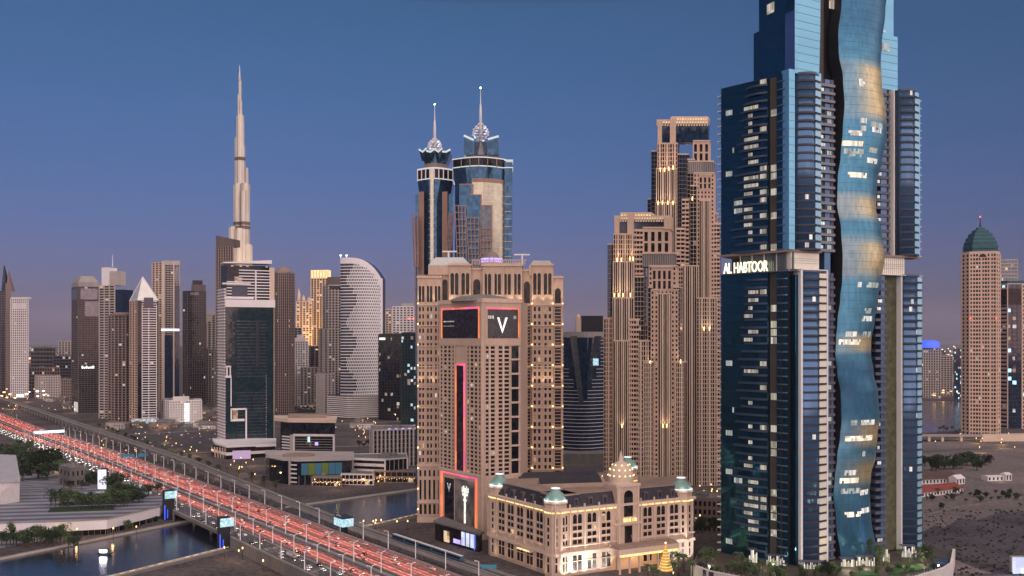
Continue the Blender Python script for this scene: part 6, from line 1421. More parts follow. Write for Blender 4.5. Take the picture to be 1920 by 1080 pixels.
# ------------------------------------------------------------------ low and middle buildings
S_ = dict
tower('office_block', 'broad dark low office block under the horizon at far left', [(58, 2900), (104, 2890)], 652, [S_(bays=8, floors=10, pier=.1, span=.3)], core='glass_dark', wall='stone_dark', panes=False, lit=0.030, depth=60)
tower('office_block', 'dark stepped block directly left of the pale-crowned office tower', [(100, 2700), (134, 2690)], 668, [S_(bays=6, floors=12, pier=.1, span=.3)], core='glass_navy', wall='stone_dark', panes=False, lit=0.072, depth=60)
tower('office_block', 'long low block with lit roof edge behind the grey apartment cube', [(55, 2560), (112, 2550)], 690, [S_(bays=12, floors=8, pier=.3, span=.3)], wall='stone_brown', core='pane_brown', lit=0.048, depth=50)
tower('apartment_block', 'plain grey apartment cube beside the slender pale tower', [(66, 2420), (72, 2400), (113, 2405)], 706, [S_(bays=2, floors=9, pier=.5, span=.5), S_(bays=9, floors=9, pier=.55, span=.55)], wall='stone_grey', core='pane_brown', lit=0.030, depth=45)
tower('apartment_block', 'small grey block close to the left side of the dark crowned tower', [(115, 2300), (135, 2295)], 712, [S_(bays=5, floors=8, pier=.45, span=.4)], wall='stone_brown', core='pane_brown', lit=0.060, depth=40)
t = tower('apartment_block', 'white low block with column of bright lit windows behind car park', [(303, 1725), (318, 1690), (378, 1705)], 752, [S_(bays=4, floors=9, pier=.5, span=.5), S_(bays=12, floors=9, pier=.5, span=.5)], wall='white_wall', core='pane_brown', lit=0.048, depth=34, finish=False, lits=('lit_cool', 'lit_dim'))
a, b = t.W[1], t.W[2]
for j in range(8): t.mb('bright_window').obox(a, b, .46, .62, .3, .6, 4 + j * 4.1, 6.6 + j * 4.1, 'sign_white')
t.mb('upper_box').obox(a, b, .1, .6, -20, .6, t.z1, t.z1 + 7, 'white_wall'); t.done()
lamp('block_light', 'POINT', (*P(342, 1660), 14), 9000, (1, .92, .8), 1.5)
for i, (x0, x1, yt, Y) in enumerate(((346, 372, 716, 2320), (372, 400, 712, 2350), (398, 420, 722, 2280))):
    tower('villa_block', ('tan arcaded villa block nearest the slanted black tower', 'taller tan villa block in the middle of the warm-lit row', 'tan villa block beside the framed office tower')[i], [(x0, Y), (x1, Y)], yt, [S_(bays=6, floors=4, pier=.5, span=.4)], wall='stone_pink', core='pane_brown', lit=0.060, depth=40, lits=('lit_warm', 'lit_dim'))
# dark glass office in a white frame
t = Thing('office_block', 'low office block with dark glass front set in a white frame', 'office block', (*P(575, 1190), 0))
z = lambda py, Y=1190: Zp(py, Y)
a, b = P(550, 1190), P(628, 1185)
t.mb('core').prism([P(526, 1205), a, b, P(628, 1240), P(526, 1245)], 0, z(792), 'glass_dark'); t.mb('roof').prism([P(514, 1215), P(540, 1190), P(630, 1182), P(632, 1245), P(514, 1250)], z(792), z(786), 'stone_pale'); t.mb('roof_plant').prism([P(540, 1205), P(612, 1205), P(612, 1230), P(540, 1230)], z(786), z(780), 'roof_tan')
for u0, u1, z0, z1 in ((0, .04, 0, 31), (.96, 1.0, 0, 31), (0, 1, 29.5, 32)): t.mb('white_frame').obox(a, b, u0, u1, -.5, 2, z0, min(z1, z(794)), 'white_wall')
for j in range(9): t.mb('floor_line').obox(a, b, .04, .96, .1, .5 if j > 3 else .25, 3 + 3.2 * j, 3.4 + 3.2 * j, 'stone_grey')
c_ = P(526, 1205)
for j in range(8): t.mb('balcony').obox(c_, a, .2, .8, .1, 2, 2 + j * 3.6, 3.6 + j * 3.6, 'white_wall')
t.mb('side_wall').obox(c_, a, .8, 1.02, .1, 1.5, 0, 31, 'stone_grey'); t.mb('lit_room').obox(a, b, .35, .4, .15, .35, 22, 29, 'sign_blue'); t.mb('lit_room').obox(a, b, .52, .6, .15, .35, 18, 22, 'purple_glow'); t.done()
# retail building with coloured panels
t = Thing('retail_building', 'long low retail building with oval gravel roof and blue-green panel strip', 'shopping building', (*P(600, 1010), 0))
fr_ = [P(498, 1050), P(505, 1015), P(530, 992), P(560, 985), P(660, 995), P(662, 1060), P(500, 1075)]
t.mb('core').prism(fr_, 0, 24, 'glass_dark'); t.mb('roof').prism([(lerp(p[0], P(580, 1030)[0], -.02), lerp(p[1], 1030, -.02)) for p in fr_], 24, 25.2, 'stone_grey'); t.mb('roof_plant').lathe(P(560, 1025), [(17, 25.2), (17, 26.5)], 'roof_tan', 20)
a, b = P(560, 984.5), P(662, 994.5)
for i, m_ in enumerate(('panel_blue', 'panel_green', 'panel_blue', 'panel_green', 'panel_blue', 'panel_blue')): t.mb('colour_panel').obox(a, b, .05 + i * .125, .05 + i * .125 + .12, .2, .7, 10, 22, m_)
for j in range(5):
    for u_ in range(9): t.mb('mullion').obox(a, b, u_ / 9, u_ / 9 + .01, .1, .35, 0, 9.5, 'stone_grey')
for j in range(5): t.mb('fin_band').obox(P(530, 991.6), P(560, 984.6), .5, .9, .1, 1, 2 + j * 4.4, 3.4 + j * 4.4, 'white_wall')
t.mb('pylon').obox(P(530, 991), P(560, 984), .42, .5, -1, 1.5, 0, 27, 'stone_grey'); t.done()
tower('retail_annex', 'white low annex with rounded balconies right of the retail building', [(662, 1010), (722, 1000), (764, 1015)], 862, [S_(bays=8, floors=4, pier=.0, span=.5), S_(bays=5, floors=1, pier=.05, span=.05)], core='pane_brown', wall='white_wall', panes=False, lit=0.036, depth=36, parapet=1)
t = tower('office_block', 'grey office block of vertical fins beside the palace hotel', [(694, 1140), (700, 1120), (790, 1140)], 808, [S_(bays=2, floors=1, pier=.6, span=.1), S_(bays=12, floors=8, pier=.42, span=.06)], core='pane_brown', wall='stone_grey', lit=0.030, depth=40, lits=('lit_dim', 'purple_glow'), finish=False)
for k in range(5): t.mb('roof_light').obox(t.W[1], t.W[2], .3 + k * .14, .36 + k * .14, .3, 1.0, t.z1 + 1.2, t.z1 + 2.2, 'purple_glow')
t.done()
for i, (x0, x1, Y, h) in enumerate(((586, 640, 975, 9), (640, 700, 985, 11), (702, 786, 1000, 12))):
    t = tower('waterfront_restaurant', ('brown waterfront restaurant nearest the metro viaduct', 'middle waterfront restaurant with white awning roof', 'long waterfront restaurant with string lights beside palace hotel')[i], [(x0, Y), (x1, Y - 3)], 0, [S_(bays=8, floors=2, pier=.12, span=.3)], z1=h, core='pane_brown', wall='stone_brown' if i != 1 else 'white_wall', lit=0.180, lits=('lit_warm', 'lit_dim'), depth=26, boxes=2, finish=False, parapet=.8)
    for k in range(18): t.mb('string_light').box(X(lerp(x0, x1, k / 18), Y - 4) - .2, X(lerp(x0, x1, k / 18), Y - 4) + .2, Y - 4.2, Y - 3.8, 4 + .6 * (k % 3), 4.5 + .6 * (k % 3), 'lamp_warm')
    t.done()
# hotel garden deck between the tan towers and the classical hotel
t = Thing('garden_deck', 'raised planted deck with string lights behind the classical hotel', 'roof garden', (*P(1085, 800), 0))
t.mb('block').prism([P(978, 772), P(1140, 772), P(1150, 840), P(978, 840)], 0, 33, 'stone_brown'); t.mb('hedge').prism([P(1046, 776), P(1126, 776), P(1126, 800), P(1046, 800)], 33, 35, 'leaf_dark')
for k in range(60): x_, y_ = rd.uniform(1042, 1130), rd.uniform(774, 810); t.mb('string_light').box(X(x_, y_) - .22, X(x_, y_) + .22, y_, y_ + .4, 35, 35.5 + rd.random(), 'lamp_warm')
t.mb('edge_light').obox(P(980, 771.5), P(1030, 771.5), 0, 1, .1, .4, 33.2, 34, 'strip_gold'); t.done()
for i, (x0, x1, yt, Y, m_, c_) in enumerate(((386, 412, 655, 2250, 'stone_grey', 'pane_brown'), (270, 300, 655, 2150, 'stone_dark', 'glass_dark'), (322, 346, 650, 2260, 'stone_grey', 'pane_bluegrey'), (384, 408, 600, 2420, 'stone_brown', 'pane_brown'), (563, 596, 690, 2060, 'stone_grey', 'pane_bluegrey'), (690, 716, 660, 2300, 'stone_grey', 'pane_brown'), (512, 540, 676, 2080, 'stone_dark', 'glass_navy'), (110, 138, 640, 3000, 'stone_grey', 'pane_bluegrey'))):
    tower('infill_tower', ('grey short tower right behind the white low block', 'dark short tower behind the pyramid-topped tower', 'short grey tower right of the lit sign line', 'brown tower between black slab and gold spire', 'short grey tower in front of the floodlit gold towers', 'pale short tower hugging right side of the white sail tower', 'dark short tower below the brown domed tower', 'far pale tower left of the pale-crowned office tower')[i], [(x0, Y), (x1, Y - 4)], yt, [S_(bays=5, floors=26, pier=.35, span=.35)], wall=m_, core=c_, lit=.05, depth=26, seed=40 + i)
for i in range(30):
    px_, py_ = rd.choice(((rd.uniform(190, 300), rd.uniform(799, 806)), (rd.uniform(60, 134), rd.uniform(744, 768)), (rd.uniform(382, 412), rd.uniform(770, 806)), (rd.uniform(300, 400), rd.uniform(798, 806)), (rd.uniform(520, 610), rd.uniform(766, 780)), (rd.uniform(640, 700), rd.uniform(792, 815))))
    p = G(px_, py_); w_, d_h, h_ = rd.uniform(7, 17), rd.uniform(6, 12), rd.uniform(4, 11); A_, B_ = (p[0] - w_, p[1]), (p[0] + w_, p[1] - 2)
    T = Thing('low_block', 'small low flat-roofed block among the towers behind the highway', 'building', (*p, 0), 'low blocks behind the highway'); cells = []
    T.mb('core').prism([A_, B_, (B_[0], B_[1] + d_h * 2), (A_[0], A_[1] + d_h * 2)], 0, h_, rd.choice(('stone_grey', 'stone_brown', 'concrete_dark', 'white_wall')))
    T.mb('roof').prism([(A_[0] - .4, A_[1] - .4), (B_[0] + .4, B_[1] - .4), (B_[0] + .4, B_[1] + d_h * 2), (A_[0] - .4, A_[1] + d_h * 2)], h_, h_ + .7, 'roof_grey'); T.mb('roof').box(p[0] - w_ * .4, p[0] + w_ * .1, p[1] + 4, p[1] + 8, h_ + .7, h_ + 2.6, 'roof_grey')
    for j in range(max(1, int(h_ / 4))):
        for k in range(int(w_ / 2)): T.mb('small_window').obox(A_, B_, (k + .25) / int(w_ / 2), (k + .7) / int(w_ / 2), -.05, .08, 1 + j * 3.8, 3 + j * 3.8, rd.choice(('pane', 'pane', 'pane', 'lit_warm', 'lit_dim')))
    T.mb('shop_front').obox(A_, B_, .1, .1 + rd.uniform(.2, .7), .1, .4, .4, 1.6, rd.choice(('lit_warm', 'lit_cool', 'street_red', 'lit_dim'))); T.done()
# ---- left bank: theatre and curved podium
t = Thing('theatre', 'white angular theatre building cropped by left edge of photo', 'theatre', (*P(-10, 800), 0))
q = [P(-90, 770), P(36, 812), P(30, 900), P(-90, 900)]
t.mb('wall').prism(q, 0, 32, 'white_wall', [P(-90, 770), P(37, 806), P(30, 900), P(-90, 900)])
t.mb('roof').hexa([(*q[0], 32), (*P(38, 805), 30), (*q[2], 38), (*q[3], 40)], [(*q[0], 34), (*P(38, 805), 33), (*q[2], 41), (*q[3], 43)], 'roof_slope')
for k in range(5): t.mb('joint').obox(q[0], q[1], 0, 1, .1, .3, 4 + k * 5.6, 4.3 + k * 5.6, 'stone_grey')
t.mb('glass_wall').obox(q[0], q[1], .3, .8, .2, .5, 0, 3, 'pane'); t.done()
t = Thing('plaza_podium', 'curved white podium with dark window band at the canal-side plaza', 'podium', (*P(180, 760), 0))
cv = [P(-60, 715), P(40, 722), P(130, 727), P(200, 735), P(225, 748), P(300, 790), P(315, 830), P(250, 880), P(30, 850), P(-60, 800)]
t.mb('wall').prism(cv, 4.2, 12, 'white_clad'); t.mb('window_band').prism([(lerp(p[0], P(140, 790)[0], .03), lerp(p[1], 790, .03)) for p in cv], 0, 4.5, 'pane_brown'); t.mb('terrace').prism([(lerp(p[0], P(140, 790)[0], .02), lerp(p[1], 790, .02)) for p in cv], 12, 12.4, 'plaza_stripe'); t.mb('coping').prism([(lerp(p[0], P(140, 790)[0], -.006), lerp(p[1], 790, -.006)) for p in cv], 11.4, 12.1, 'concrete')
for i in range(6):
    a, b = cv[i], cv[i + 1]
    for k in range(6): t.mb('mullion').obox(a, b, k / 6, k / 6 + .004, -1.2, -.9, 0, 4.5, 'stone_grey')
for q in ([P(90, 760), P(215, 770), P(212, 790), P(95, 778)], [P(110, 790), P(240, 800), P(240, 815), P(115, 805)]): t.mb('planter').prism(q, 12.4, 13.2, 'leaf_dark')
t.done()
s = MB(); s.box(X(183, 880), X(199, 880), 880, 882, 12, 30, 'pillar_screen'); s.box(X(182, 880), X(200, 880), 880.5, 883, 0, 31, 'dark_metal'); solo('led_pillar', s, 'glowing white LED pillar standing on the plaza', 'screen', (*P(191, 881), 0))
lamp('led_glow', 'AREA', (X(191, 878), 878, 22), 1500, (.9, .9, 1), 7, (X(191, 700), 700, 10), sy=16)
t = tower('service_building', 'small dark flat-roofed building beside the plaza trees', [(112, 985), (133, 965), (158, 975)], 880, [S_(bays=3, floors=2, pier=.6, span=.5), S_(bays=3, floors=2, pier=.6, span=.5)], wall='concrete_dark', core='glass_dark', lit=0.000, depth=20)
# ---- right: lake shore, villas
t = Thing('flyover', 'pale concrete flyover road crossing beyond the red-roofed villas', 'flyover', (*P(1790, 1420), 0))
t.mb('deck').prism([P(1690, 1400), P(1850, 1400), P(2050, 1440), P(2050, 1456), P(1850, 1416), P(1690, 1416)], 7, 9.2, 'concrete'); t.mb('wall').prism([P(1842, 1398), P(2000, 1410), P(2000, 1430), P(1842, 1418)], 0, 9.4, 'stone_pale')
for px_ in (1740, 1765, 1800): t.part('pillar', (lambda m_: (m_.prism([P(px_, 1402), P(px_ + 5, 1402), P(px_ + 5, 1414), P(px_, 1414)], 0, 7, 'stone_pale'), m_)[1])(MB()))
t.done()
def villa(label, a, b, dep, h, rise, roof):
    t = Thing('villa', label, 'house', (*a, 0)); n = nrm(a, b); a2, b2 = off(a, n, -dep), off(b, n, -dep); L = math.hypot(a[0] - b[0], a[1] - b[1])
    t.mb('wall').prism([a, b, b2, a2], 0, h, 'white_wall'); e = 1.2
    ra, rb_ = off(L2(a, b, .02), n, -dep / 2), off(L2(a, b, .98), n, -dep / 2); q = [off(a, n, e), off(b, n, e), off(b, n, -dep - e), off(a, n, -dep - e)]
    r = t.mb('roof'); r.poly([(*q[0], h), (*q[1], h), (*rb_, h + rise), (*ra, h + rise)], roof); r.poly([(*q[2], h), (*q[3], h), (*ra, h + rise), (*rb_, h + rise)], roof); r.poly([(*q[0], h), (*ra, h + rise), (*q[3], h)], roof); r.poly([(*q[1], h), (*q[2], h), (*rb_, h + rise)], roof)
    k = max(2, int(L / 4))
    for j in range(k): w_ = MB(); w_.obox(a, b, (j + .3) / k, (j + .7) / k, -.1, .1, 1, h - .8, 'pane'); t.part('window', w_)
    t.done()
villa('long white villa under red tiled roof right of the blue skyscraper', P(1722, 905), P(1806, 935), 16, 4.5, 5, 'red_tile')
villa('brown-roofed villa behind the long red-roofed one', P(1716, 985), P(1800, 1000), 22, 5, 6, 'roof_brown')
villa('tiny white gabled house at the end of the brown-roofed villa', P(1793, 985), P(1809, 992), 9, 6, 3.5, 'white_wall')
villa('white bungalow with flat pale roof near the right edge of photo', P(1852, 1010), P(1882, 1014), 10, 4.5, 1, 'white_wall'); villa('small lit white kiosk beside the white bungalow', P(1886, 1012), P(1897, 1014), 8, 6.5, 2, 'white_wall')
lamp('house_light', 'POINT', (*P(1876, 1004), 4), 900, (1, .85, .65), .5)
s = MB(); s.box(X(1899, 612), X(1940, 612), 612, 614, 0, 10.5, 'screen_white'); s.box(X(1897, 612), X(1942, 612), 612.5, 615, 0, 11, 'concrete'); solo('lit_billboard', s, 'blue-white lit billboard at bottom right corner of photo', 'billboard', (*P(1918, 613), 0))
lamp('billboard_glow', 'AREA', (X(1915, 608), 608, 9), 3500, (.5, .6, 1), 10, (X(1860, 560), 560, 0), sy=8)
s = MB(); s.box(X(1899, 640), X(1925, 640), 640, 655, 0, 78, 'concrete_dark') if False else None
# ------------------------------------------------------------------ trees
def make_tree(name, h, r, seed, mat, n=520, trunk_h=.28, flat=.8):
    rnd = random.Random(seed); T_ = Thing(name, None, None, (0, 0, 0))
    tr = MB(); tr.tube([(0, 0, -.3), (.1, 0, h * trunk_h * .6), (0, .1, h * trunk_h), (.1, .05, h * .7)], [r * .09, r * .075, r * .06, r * .02], 'bark', 7)
    cl = []
    for i in range(11):
        a = rnd.uniform(0, 6.28); rr = r * rnd.uniform(.15, .68); z = h * rnd.uniform(trunk_h + .1, .86); s = r * rnd.uniform(.30, .5) * (1.15 - abs(z / h - .6))
        cl.append((rr * math.cos(a), rr * math.sin(a), z, s)); tr.tube([(0, 0, h * trunk_h * rnd.uniform(.8, 1.3)), (rr * math.cos(a) * .6, rr * math.sin(a) * .6, z * .85), (rr * math.cos(a), rr * math.sin(a), z)], [r * .04, r * .025, r * .01], 'bark', 4)
    T_.part('trunk', tr); cr = MB()
    for i in range(n):
        c = rnd.choice(cl); d = Vector((rnd.gauss(0, 1), rnd.gauss(0, 1), rnd.gauss(0, 1))).normalized() * c[3] * rnd.uniform(.55, 1.08); p = Vector(c[:3]) + Vector((d.x, d.y, d.z * flat))
        u = Vector((rnd.gauss(0, 1), rnd.gauss(0, 1), rnd.gauss(0, .6))).normalized(); v = u.orthogonal().normalized(); s = r * rnd.uniform(.05, .115)
        cr.add([tuple(p - u * s - v * s * .6), tuple(p + u * s - v * s * .5), tuple(p + u * s * .9 + v * s * .6), tuple(p - u * s * .8 + v * s * .5)], [(0, 1, 2, 3)], mat if rnd.random() < .7 else mat + '_light')
    T_.part('crown', cr); return T_.e
def make_palm(name, h, seed):
    rnd = random.Random(seed); T_ = Thing(name, None, None, (0, 0, 0)); tr = MB(); tr.tube([(0, 0, -.3), (.15, .1, h * .5), (.1, .2, h)], [.34, .27, .24], 'bark', 8); T_.part('trunk', tr); fr = MB()
    for i in range(26):
        a = 2 * math.pi * i / 26 + rnd.uniform(-.1, .1); el = rnd.uniform(-.2, 1.1); L = rnd.uniform(2.6, 3.5); pts = []
        for k in range(6):
            t = k / 5; pts.append(Vector((.1 + L * t * math.cos(a) * math.cos(el * (1 - t * .4)), .2 + L * t * math.sin(a) * math.cos(el * (1 - t * .4)), h + L * t * math.sin(el) - 1.5 * t * t * L * .4)))
        sd_ = Vector((-math.sin(a), math.cos(a), 0))
        for k in range(5):
            w0, w1 = .38 * (1 - abs(k / 5 - .35)), .38 * (1 - abs((k + 1) / 5 - .35)); dn = Vector((0, 0, -.22))
            for sg in (-1, 1): fr.add([tuple(pts[k]), tuple(pts[k + 1]), tuple(pts[k + 1] + sd_ * w1 * sg + dn), tuple(pts[k] + sd_ * w0 * sg + dn)], [(0, 1, 2, 3)], 'leaf' if i % 3 else 'leaf_light')
    T_.part('crown', fr); return T_.e
protos = {'a': make_tree('leafy_tree', 9, 4.2, 1, 'leaf'), 'b': make_tree('leafy_tree', 8, 3.2, 2, 'leaf_dark'), 'c': make_tree('leafy_tree', 10, 3.0, 3, 'leaf', 480, .2, 1.2), 'd': make_tree('broad_tree', 10, 6.5, 4, 'leaf_dark', 620, .2, .7), 'p': make_palm('palm_tree', 7.5, 5), 's': make_tree('garden_shrub', 3.6, 2.4, 6, 'leaf', 300, .1, .8)}
used = set(); rp_ = random.Random(99)
def plant(kind, x, y, z, s, label, cat, group):
    e = protos[kind]
    if kind in used: e = copy_tree(e)
    used.add(kind); e.location = (x, y, z); k = s * rp_.uniform(.86, 1.14); e.scale = (k, k, k * rp_.uniform(.9, 1.12)); e.rotation_euler = (0, 0, rp_.uniform(0, 6.28)); tag(e, label, cat, group); return e
def grove(kinds, px0, px1, py0, py1, n, s, label, group, z=0, cat='tree'):
    for i in range(n):
        x, y = G(lerp(px0, px1, (i + rp_.uniform(.1, .9)) / n), rp_.uniform(py0, py1), z); plant(rp_.choice(kinds), x, y, z, s, label, cat, group)
grove('bc', 0, 148, 1018, 1036, 20, 1.55, 'bushy green tree in the row along the near-left canal bank', 'trees along the near-left canal bank')
grove('ca', 92, 245, 940, 958, 18, 1.5, 'green tree in planted bed on the plaza podium terrace', 'trees on the plaza terrace', 12.4)
grove('a', 228, 248, 996, 998, 1, 1.1, 'single round green tree at the right end of curved white podium', None)
grove('ad', 5, 115, 868, 902, 20, 2.0, 'dense tree in the grove behind the theatre', 'trees behind the theatre')
grove('bd', 118, 190, 905, 925, 8, 1.3, 'tree at the edge of the plaza below the highway', 'trees below the highway')
grove('ab', 0, 60, 835, 862, 9, 1.8, 'tree beside the car park at left edge of photo', 'trees beside the left car park')
grove('adb', 200, 300, 915, 948, 11, 1.35, 'green tree on the podium terrace close to the bridge', 'trees on the terrace close to the bridge', 12.4)
grove('bd', 250, 305, 975, 985, 4, .7, 'low tree between curved podium and bridge', 'low trees by the bridge')
grove('d', 1728, 1850, 872, 884, 12, 1.5, 'dark broad tree in the row behind the red-roofed villas', 'trees behind the villas')
grove('db', 1735, 1925, 925, 955, 24, .62, 'dark bushy tree in the belt in front of the villas', 'trees in front of the villas')
grove('b', 1760, 1800, 806, 812, 6, .9, 'small dark tree on the lake shore', 'trees on the lake shore')
grove('b', 70, 118, 742, 748, 8, 1.6, 'dark tree at the foot of the grey apartment cube', 'trees by the grey apartment cube')
grove('b', 525, 595, 768, 776, 10, 1.4, 'dark tree in park at the foot of the white-framed little tower', 'trees in the tower park')
grove('bd', 1305, 1345, 990, 1000, 5, .9, 'tree with lights behind the right end of classical hotel', 'trees behind the classical hotel', 8)
for k in range(26):
    p = road(900 + 34 * k, 374 + max(0, k - 8) * 1.5 + rp_.uniform(-2, 2)); plant(rp_.choice('bcp'), p[0], p[1], 0, 1.15, 'street tree in the row beyond the metro viaduct', 'tree', 'street trees beyond the metro viaduct')
grove('b', 670, 700, 835, 842, 4, 1.2, 'dark tree beside the street in front of grey fin block', 'trees by the fin block')
for i, (px_, Y_, k, s) in enumerate(((1325, 604, 'a', 1.2), (1318, 610, 'b', 1.2), (1342, 606, 'c', 1.1), (1386, 600, 'p', 1.15), (1378, 590, 's', 1.9), (1396, 584, 's', 2.2), (1412, 580, 's', 1.7), (1430, 588, 'p', .9), (1448, 594, 's', 1.0), (1545, 574, 'd', .8), (1556, 578, 's', 2.2), (1530, 577, 's', 1.8), (1612, 590, 's', .9), (1650, 602, 'p', 1.2), (1632, 612, 'c', 1.6), (1662, 606, 's', 1.1), (1648, 611, 'c', 1.2),
    (1736, 604, 'a', 1.7), (1728, 611, 's', 1.5), (1716, 618, 's', 1.1), (1752, 612, 's', 1.0), (1690, 616, 'p', .9), (1470, 590, 's', .9))):
    c_ = {'a': ('leafy deck tree', 'tree'), 'b': ('dark deck tree', 'tree'), 'c': ('slim deck tree', 'tree'), 'd': ('broad deck tree', 'tree'), 'p': ('deck palm', 'palm'), 's': ('low round shrub', 'shrub')}[k]
    plant(k, *P(px_, Y_), 7.2, s, c_[0] + ' among those planted on the podium of the blue skyscraper' if k not in 'ad' else {1325: 'leafy deck tree by the pool at the left end of podium', 1736: 'bright leafy deck tree by the lawn at right end of podium', 1545: 'broad dark deck tree below the bowed bay of blue skyscraper'}[px_], c_[1], 'podium planting: ' + c_[0])
for k in range(46):
    px_ = rp_.choice((rp_.uniform(1345, 1480), rp_.uniform(1500, 1720), rp_.uniform(1640, 1760))); Y_ = lerp(570, 598, rp_.random()) if px_ < 1600 else lerp(582, 606, rp_.random())
    plant('s', *P(px_, Y_), 7.2, rp_.uniform(.7, 1.6), 'low round shrub among those planted on the podium of the blue skyscraper', 'shrub', 'podium planting: low round shrub')
for px_, py_, s in ((1272, 1066, 1.5), (1282, 1060, 1.4), (1262, 1072, 1.4), (1215, 1072, 1.1), (1224, 1076, 1.1), (1298, 1074, 1.3), (1232, 1079, 1.1)):
    plant('p', *G(px_, py_ + 14), 0, s, 'feathery palm on the forecourt in front of classical hotel', 'palm', 'palms on the hotel forecourt')
for px_, Y_ in ((1262, 598), (1282, 592)): lamp('palm_light', 'POINT', (*P(px_, Y_), 4), 700, (1, .85, .55), .4)
# festive cone of gold lights
c = MB(); p_ = P(1248, 622); c.lathe(p_, [(4.6, 0), (4.4, 1), (.25, 17)], 'gold_cone', 16)
for k in range(9): c.lathe(p_, [(4.5 - k * .48, .8 + k * 1.8), (4.55 - k * .48, 1.1 + k * 1.8)], 'strip_gold', 16)
c.lathe(p_, [(.1, 17), (.7, 17.6), (.1, 18.4)], 'lamp_warm', 6); solo('christmas_tree', c, 'tall golden cone-shaped festive tree in front of classical hotel', 'festive tree', (*p_, 0))

# ------------------------------------------------------------------ street lamps
def make_lamp(name, h, arms, lit):
    T_ = Thing(name, None, None, (0, 0, 0)); m_ = MB(); m_.tube([(0, 0, -.2), (0, 0, h * .6), (0, 0, h)], [.36, .28, .2], 'lamp_post', 6); m_.lathe((0, 0), [(.4, 0), (.4, .7)], 'lamp_post', 6); T_.part('pole', m_)
    for s in arms:
        a = MB(); a.tube([(0, 0, h - 1.2), (s * .9, 0, h + .1), (s * 2.6, 0, h + .5)], .2, 'lamp_post', 5); T_.part('arm', a); hd = MB(); hd.box(s * 2.6 - .55, s * 2.6 + .55, -.22, .22, h + .36, h + .62, 'lamp_post'); hd.box(s * 2.6 - .4, s * 2.6 + .4, -.18, .18, h + .28, h + .36, lit); T_.part('lamp_head', hd)
    return T_.e
ang = math.atan2(V[1], V[0])
def lamp_row(proto, pts, z, label, group, rot=ang):
    for i, p in enumerate(pts):
        e = proto if i == 0 else copy_tree(proto); e.location = (p[0], p[1], z(i) if callable(z) else z); e.rotation_euler = (0, 0, rot); tag(e, label, 'street lamp', group)
vs1 = [440 + 36 * i for i in range(32)]
lamp_row(make_lamp('street_lamp', 12, (1,), 'lamp_white'), [road(v, 245.2) for v in vs1], lambda i: zr(vs1[i]), 'single-armed pale street lamp along the left parapet of the highway', 'street lamps along the left parapet')
lamp_row(make_lamp('street_lamp', 12, (-1, 1), 'lamp_head'), [road(v + 14, 260) for v in vs1], lambda i: zr(vs1[i]), 'double-armed pale street lamp between service lanes and near carriageway', 'street lamps by the service lanes')
lamp_row(make_lamp('street_lamp', 12.5, (-1, 1), 'lamp_head'), [road(v + 4, 280.5) for v in vs1], lambda i: zr(vs1[i]), 'double-armed pale street lamp on the median between the red carriageways', 'street lamps on the median')
lamp_row(make_lamp('street_lamp', 12.5, (-1,), 'lamp_head'), [road(v + 22, 315.3) for v in vs1], lambda i: zr(vs1[i]), 'single-armed pale street lamp beside the metro viaduct', 'street lamps beside the metro')
# small warm lamps among the buildings: glowing heads seen as points of light
def make_small_lamp():
    T_ = Thing('small_street_lamp', None, None, (0, 0, 0)); m_ = MB(); m_.tube([(0, 0, 0), (0, 0, 7)], .15, 'dark_metal', 5); T_.part('pole', m_); h_ = MB(); h_.lathe((0, 0), [(.3, 7), (.5, 7.4), (.5, 7.9), (.2, 8.5)], 'lamp_orange', 8); T_.part('lamp_head', h_); return T_.e
sl_ = make_small_lamp(); first = True; rl_ = random.Random(5)
def small_lamps(n, px0, px1, py0, py1, label, group, lights=0, e=1500, z=0):
    global first
    for i in range(n):
        px_, py_ = rl_.uniform(px0, px1), rl_.uniform(py0, py1); p = G(px_, py_, z)
        o = sl_ if first else copy_tree(sl_); first = False; o.location = (*p, z); tag(o, label, 'street lamp', group)
        if i < lights: lamp('street_light', 'POINT', (p[0], p[1] - 1.2, z + 6.4), e, (1.0, .58, .24), .6)
small_lamps(34, 190, 415, 788, 860, 'small orange-lit lamp post in the car park below the left towers', 'lamps of the left car park', 9, 4500)
small_lamps(16, 0, 150, 742, 775, 'small orange-lit lamp post by the highway far left', 'lamps far left by the highway', 6, 9000)
small_lamps(12, 0, 180, 815, 900, 'small orange-lit lamp post among trees near the theatre', 'lamps among the theatre trees', 6, 2600)
small_lamps(26, 628, 780, 786, 830, 'small orange-lit lamp post on the busy street behind the fin block', 'lamps on the street behind the fin block', 8, 7000)
small_lamps(12, 395, 480, 845, 905, 'small orange-lit lamp post at the foot of the framed office tower', 'lamps at the framed office tower', 6, 2600)
small_lamps(12, 590, 785, 905, 925, 'small orange-lit lamp post on the waterfront promenade', 'lamps on the waterfront promenade', 5, 1600)
small_lamps(12, 1735, 1910, 822, 850, 'small orange-lit lamp post along the road beyond villas', 'lamps beyond the villas', 6, 5000)
small_lamps(9, 380, 560, 1035, 1078, 'small orange-lit lamp post under the bridge by the near canal bank', 'lamps under the bridge', 5, 900)
small_lamps(14, 1300, 1345, 915, 990, 'small orange-lit lamp post in garden between tan towers and annex', 'lamps in the tan tower garden', 3, 1500, 8)
small_lamps(9, 640, 780, 990, 1000, 'small orange-lit lamp post on near canal bank beside the metro', 'lamps on the metro-side canal bank', 3, 900)
small_lamps(6, 0, 300, 1005, 1012, 'small orange-lit lamp post along the far-left quay', 'lamps along the far-left quay', 3, 600)

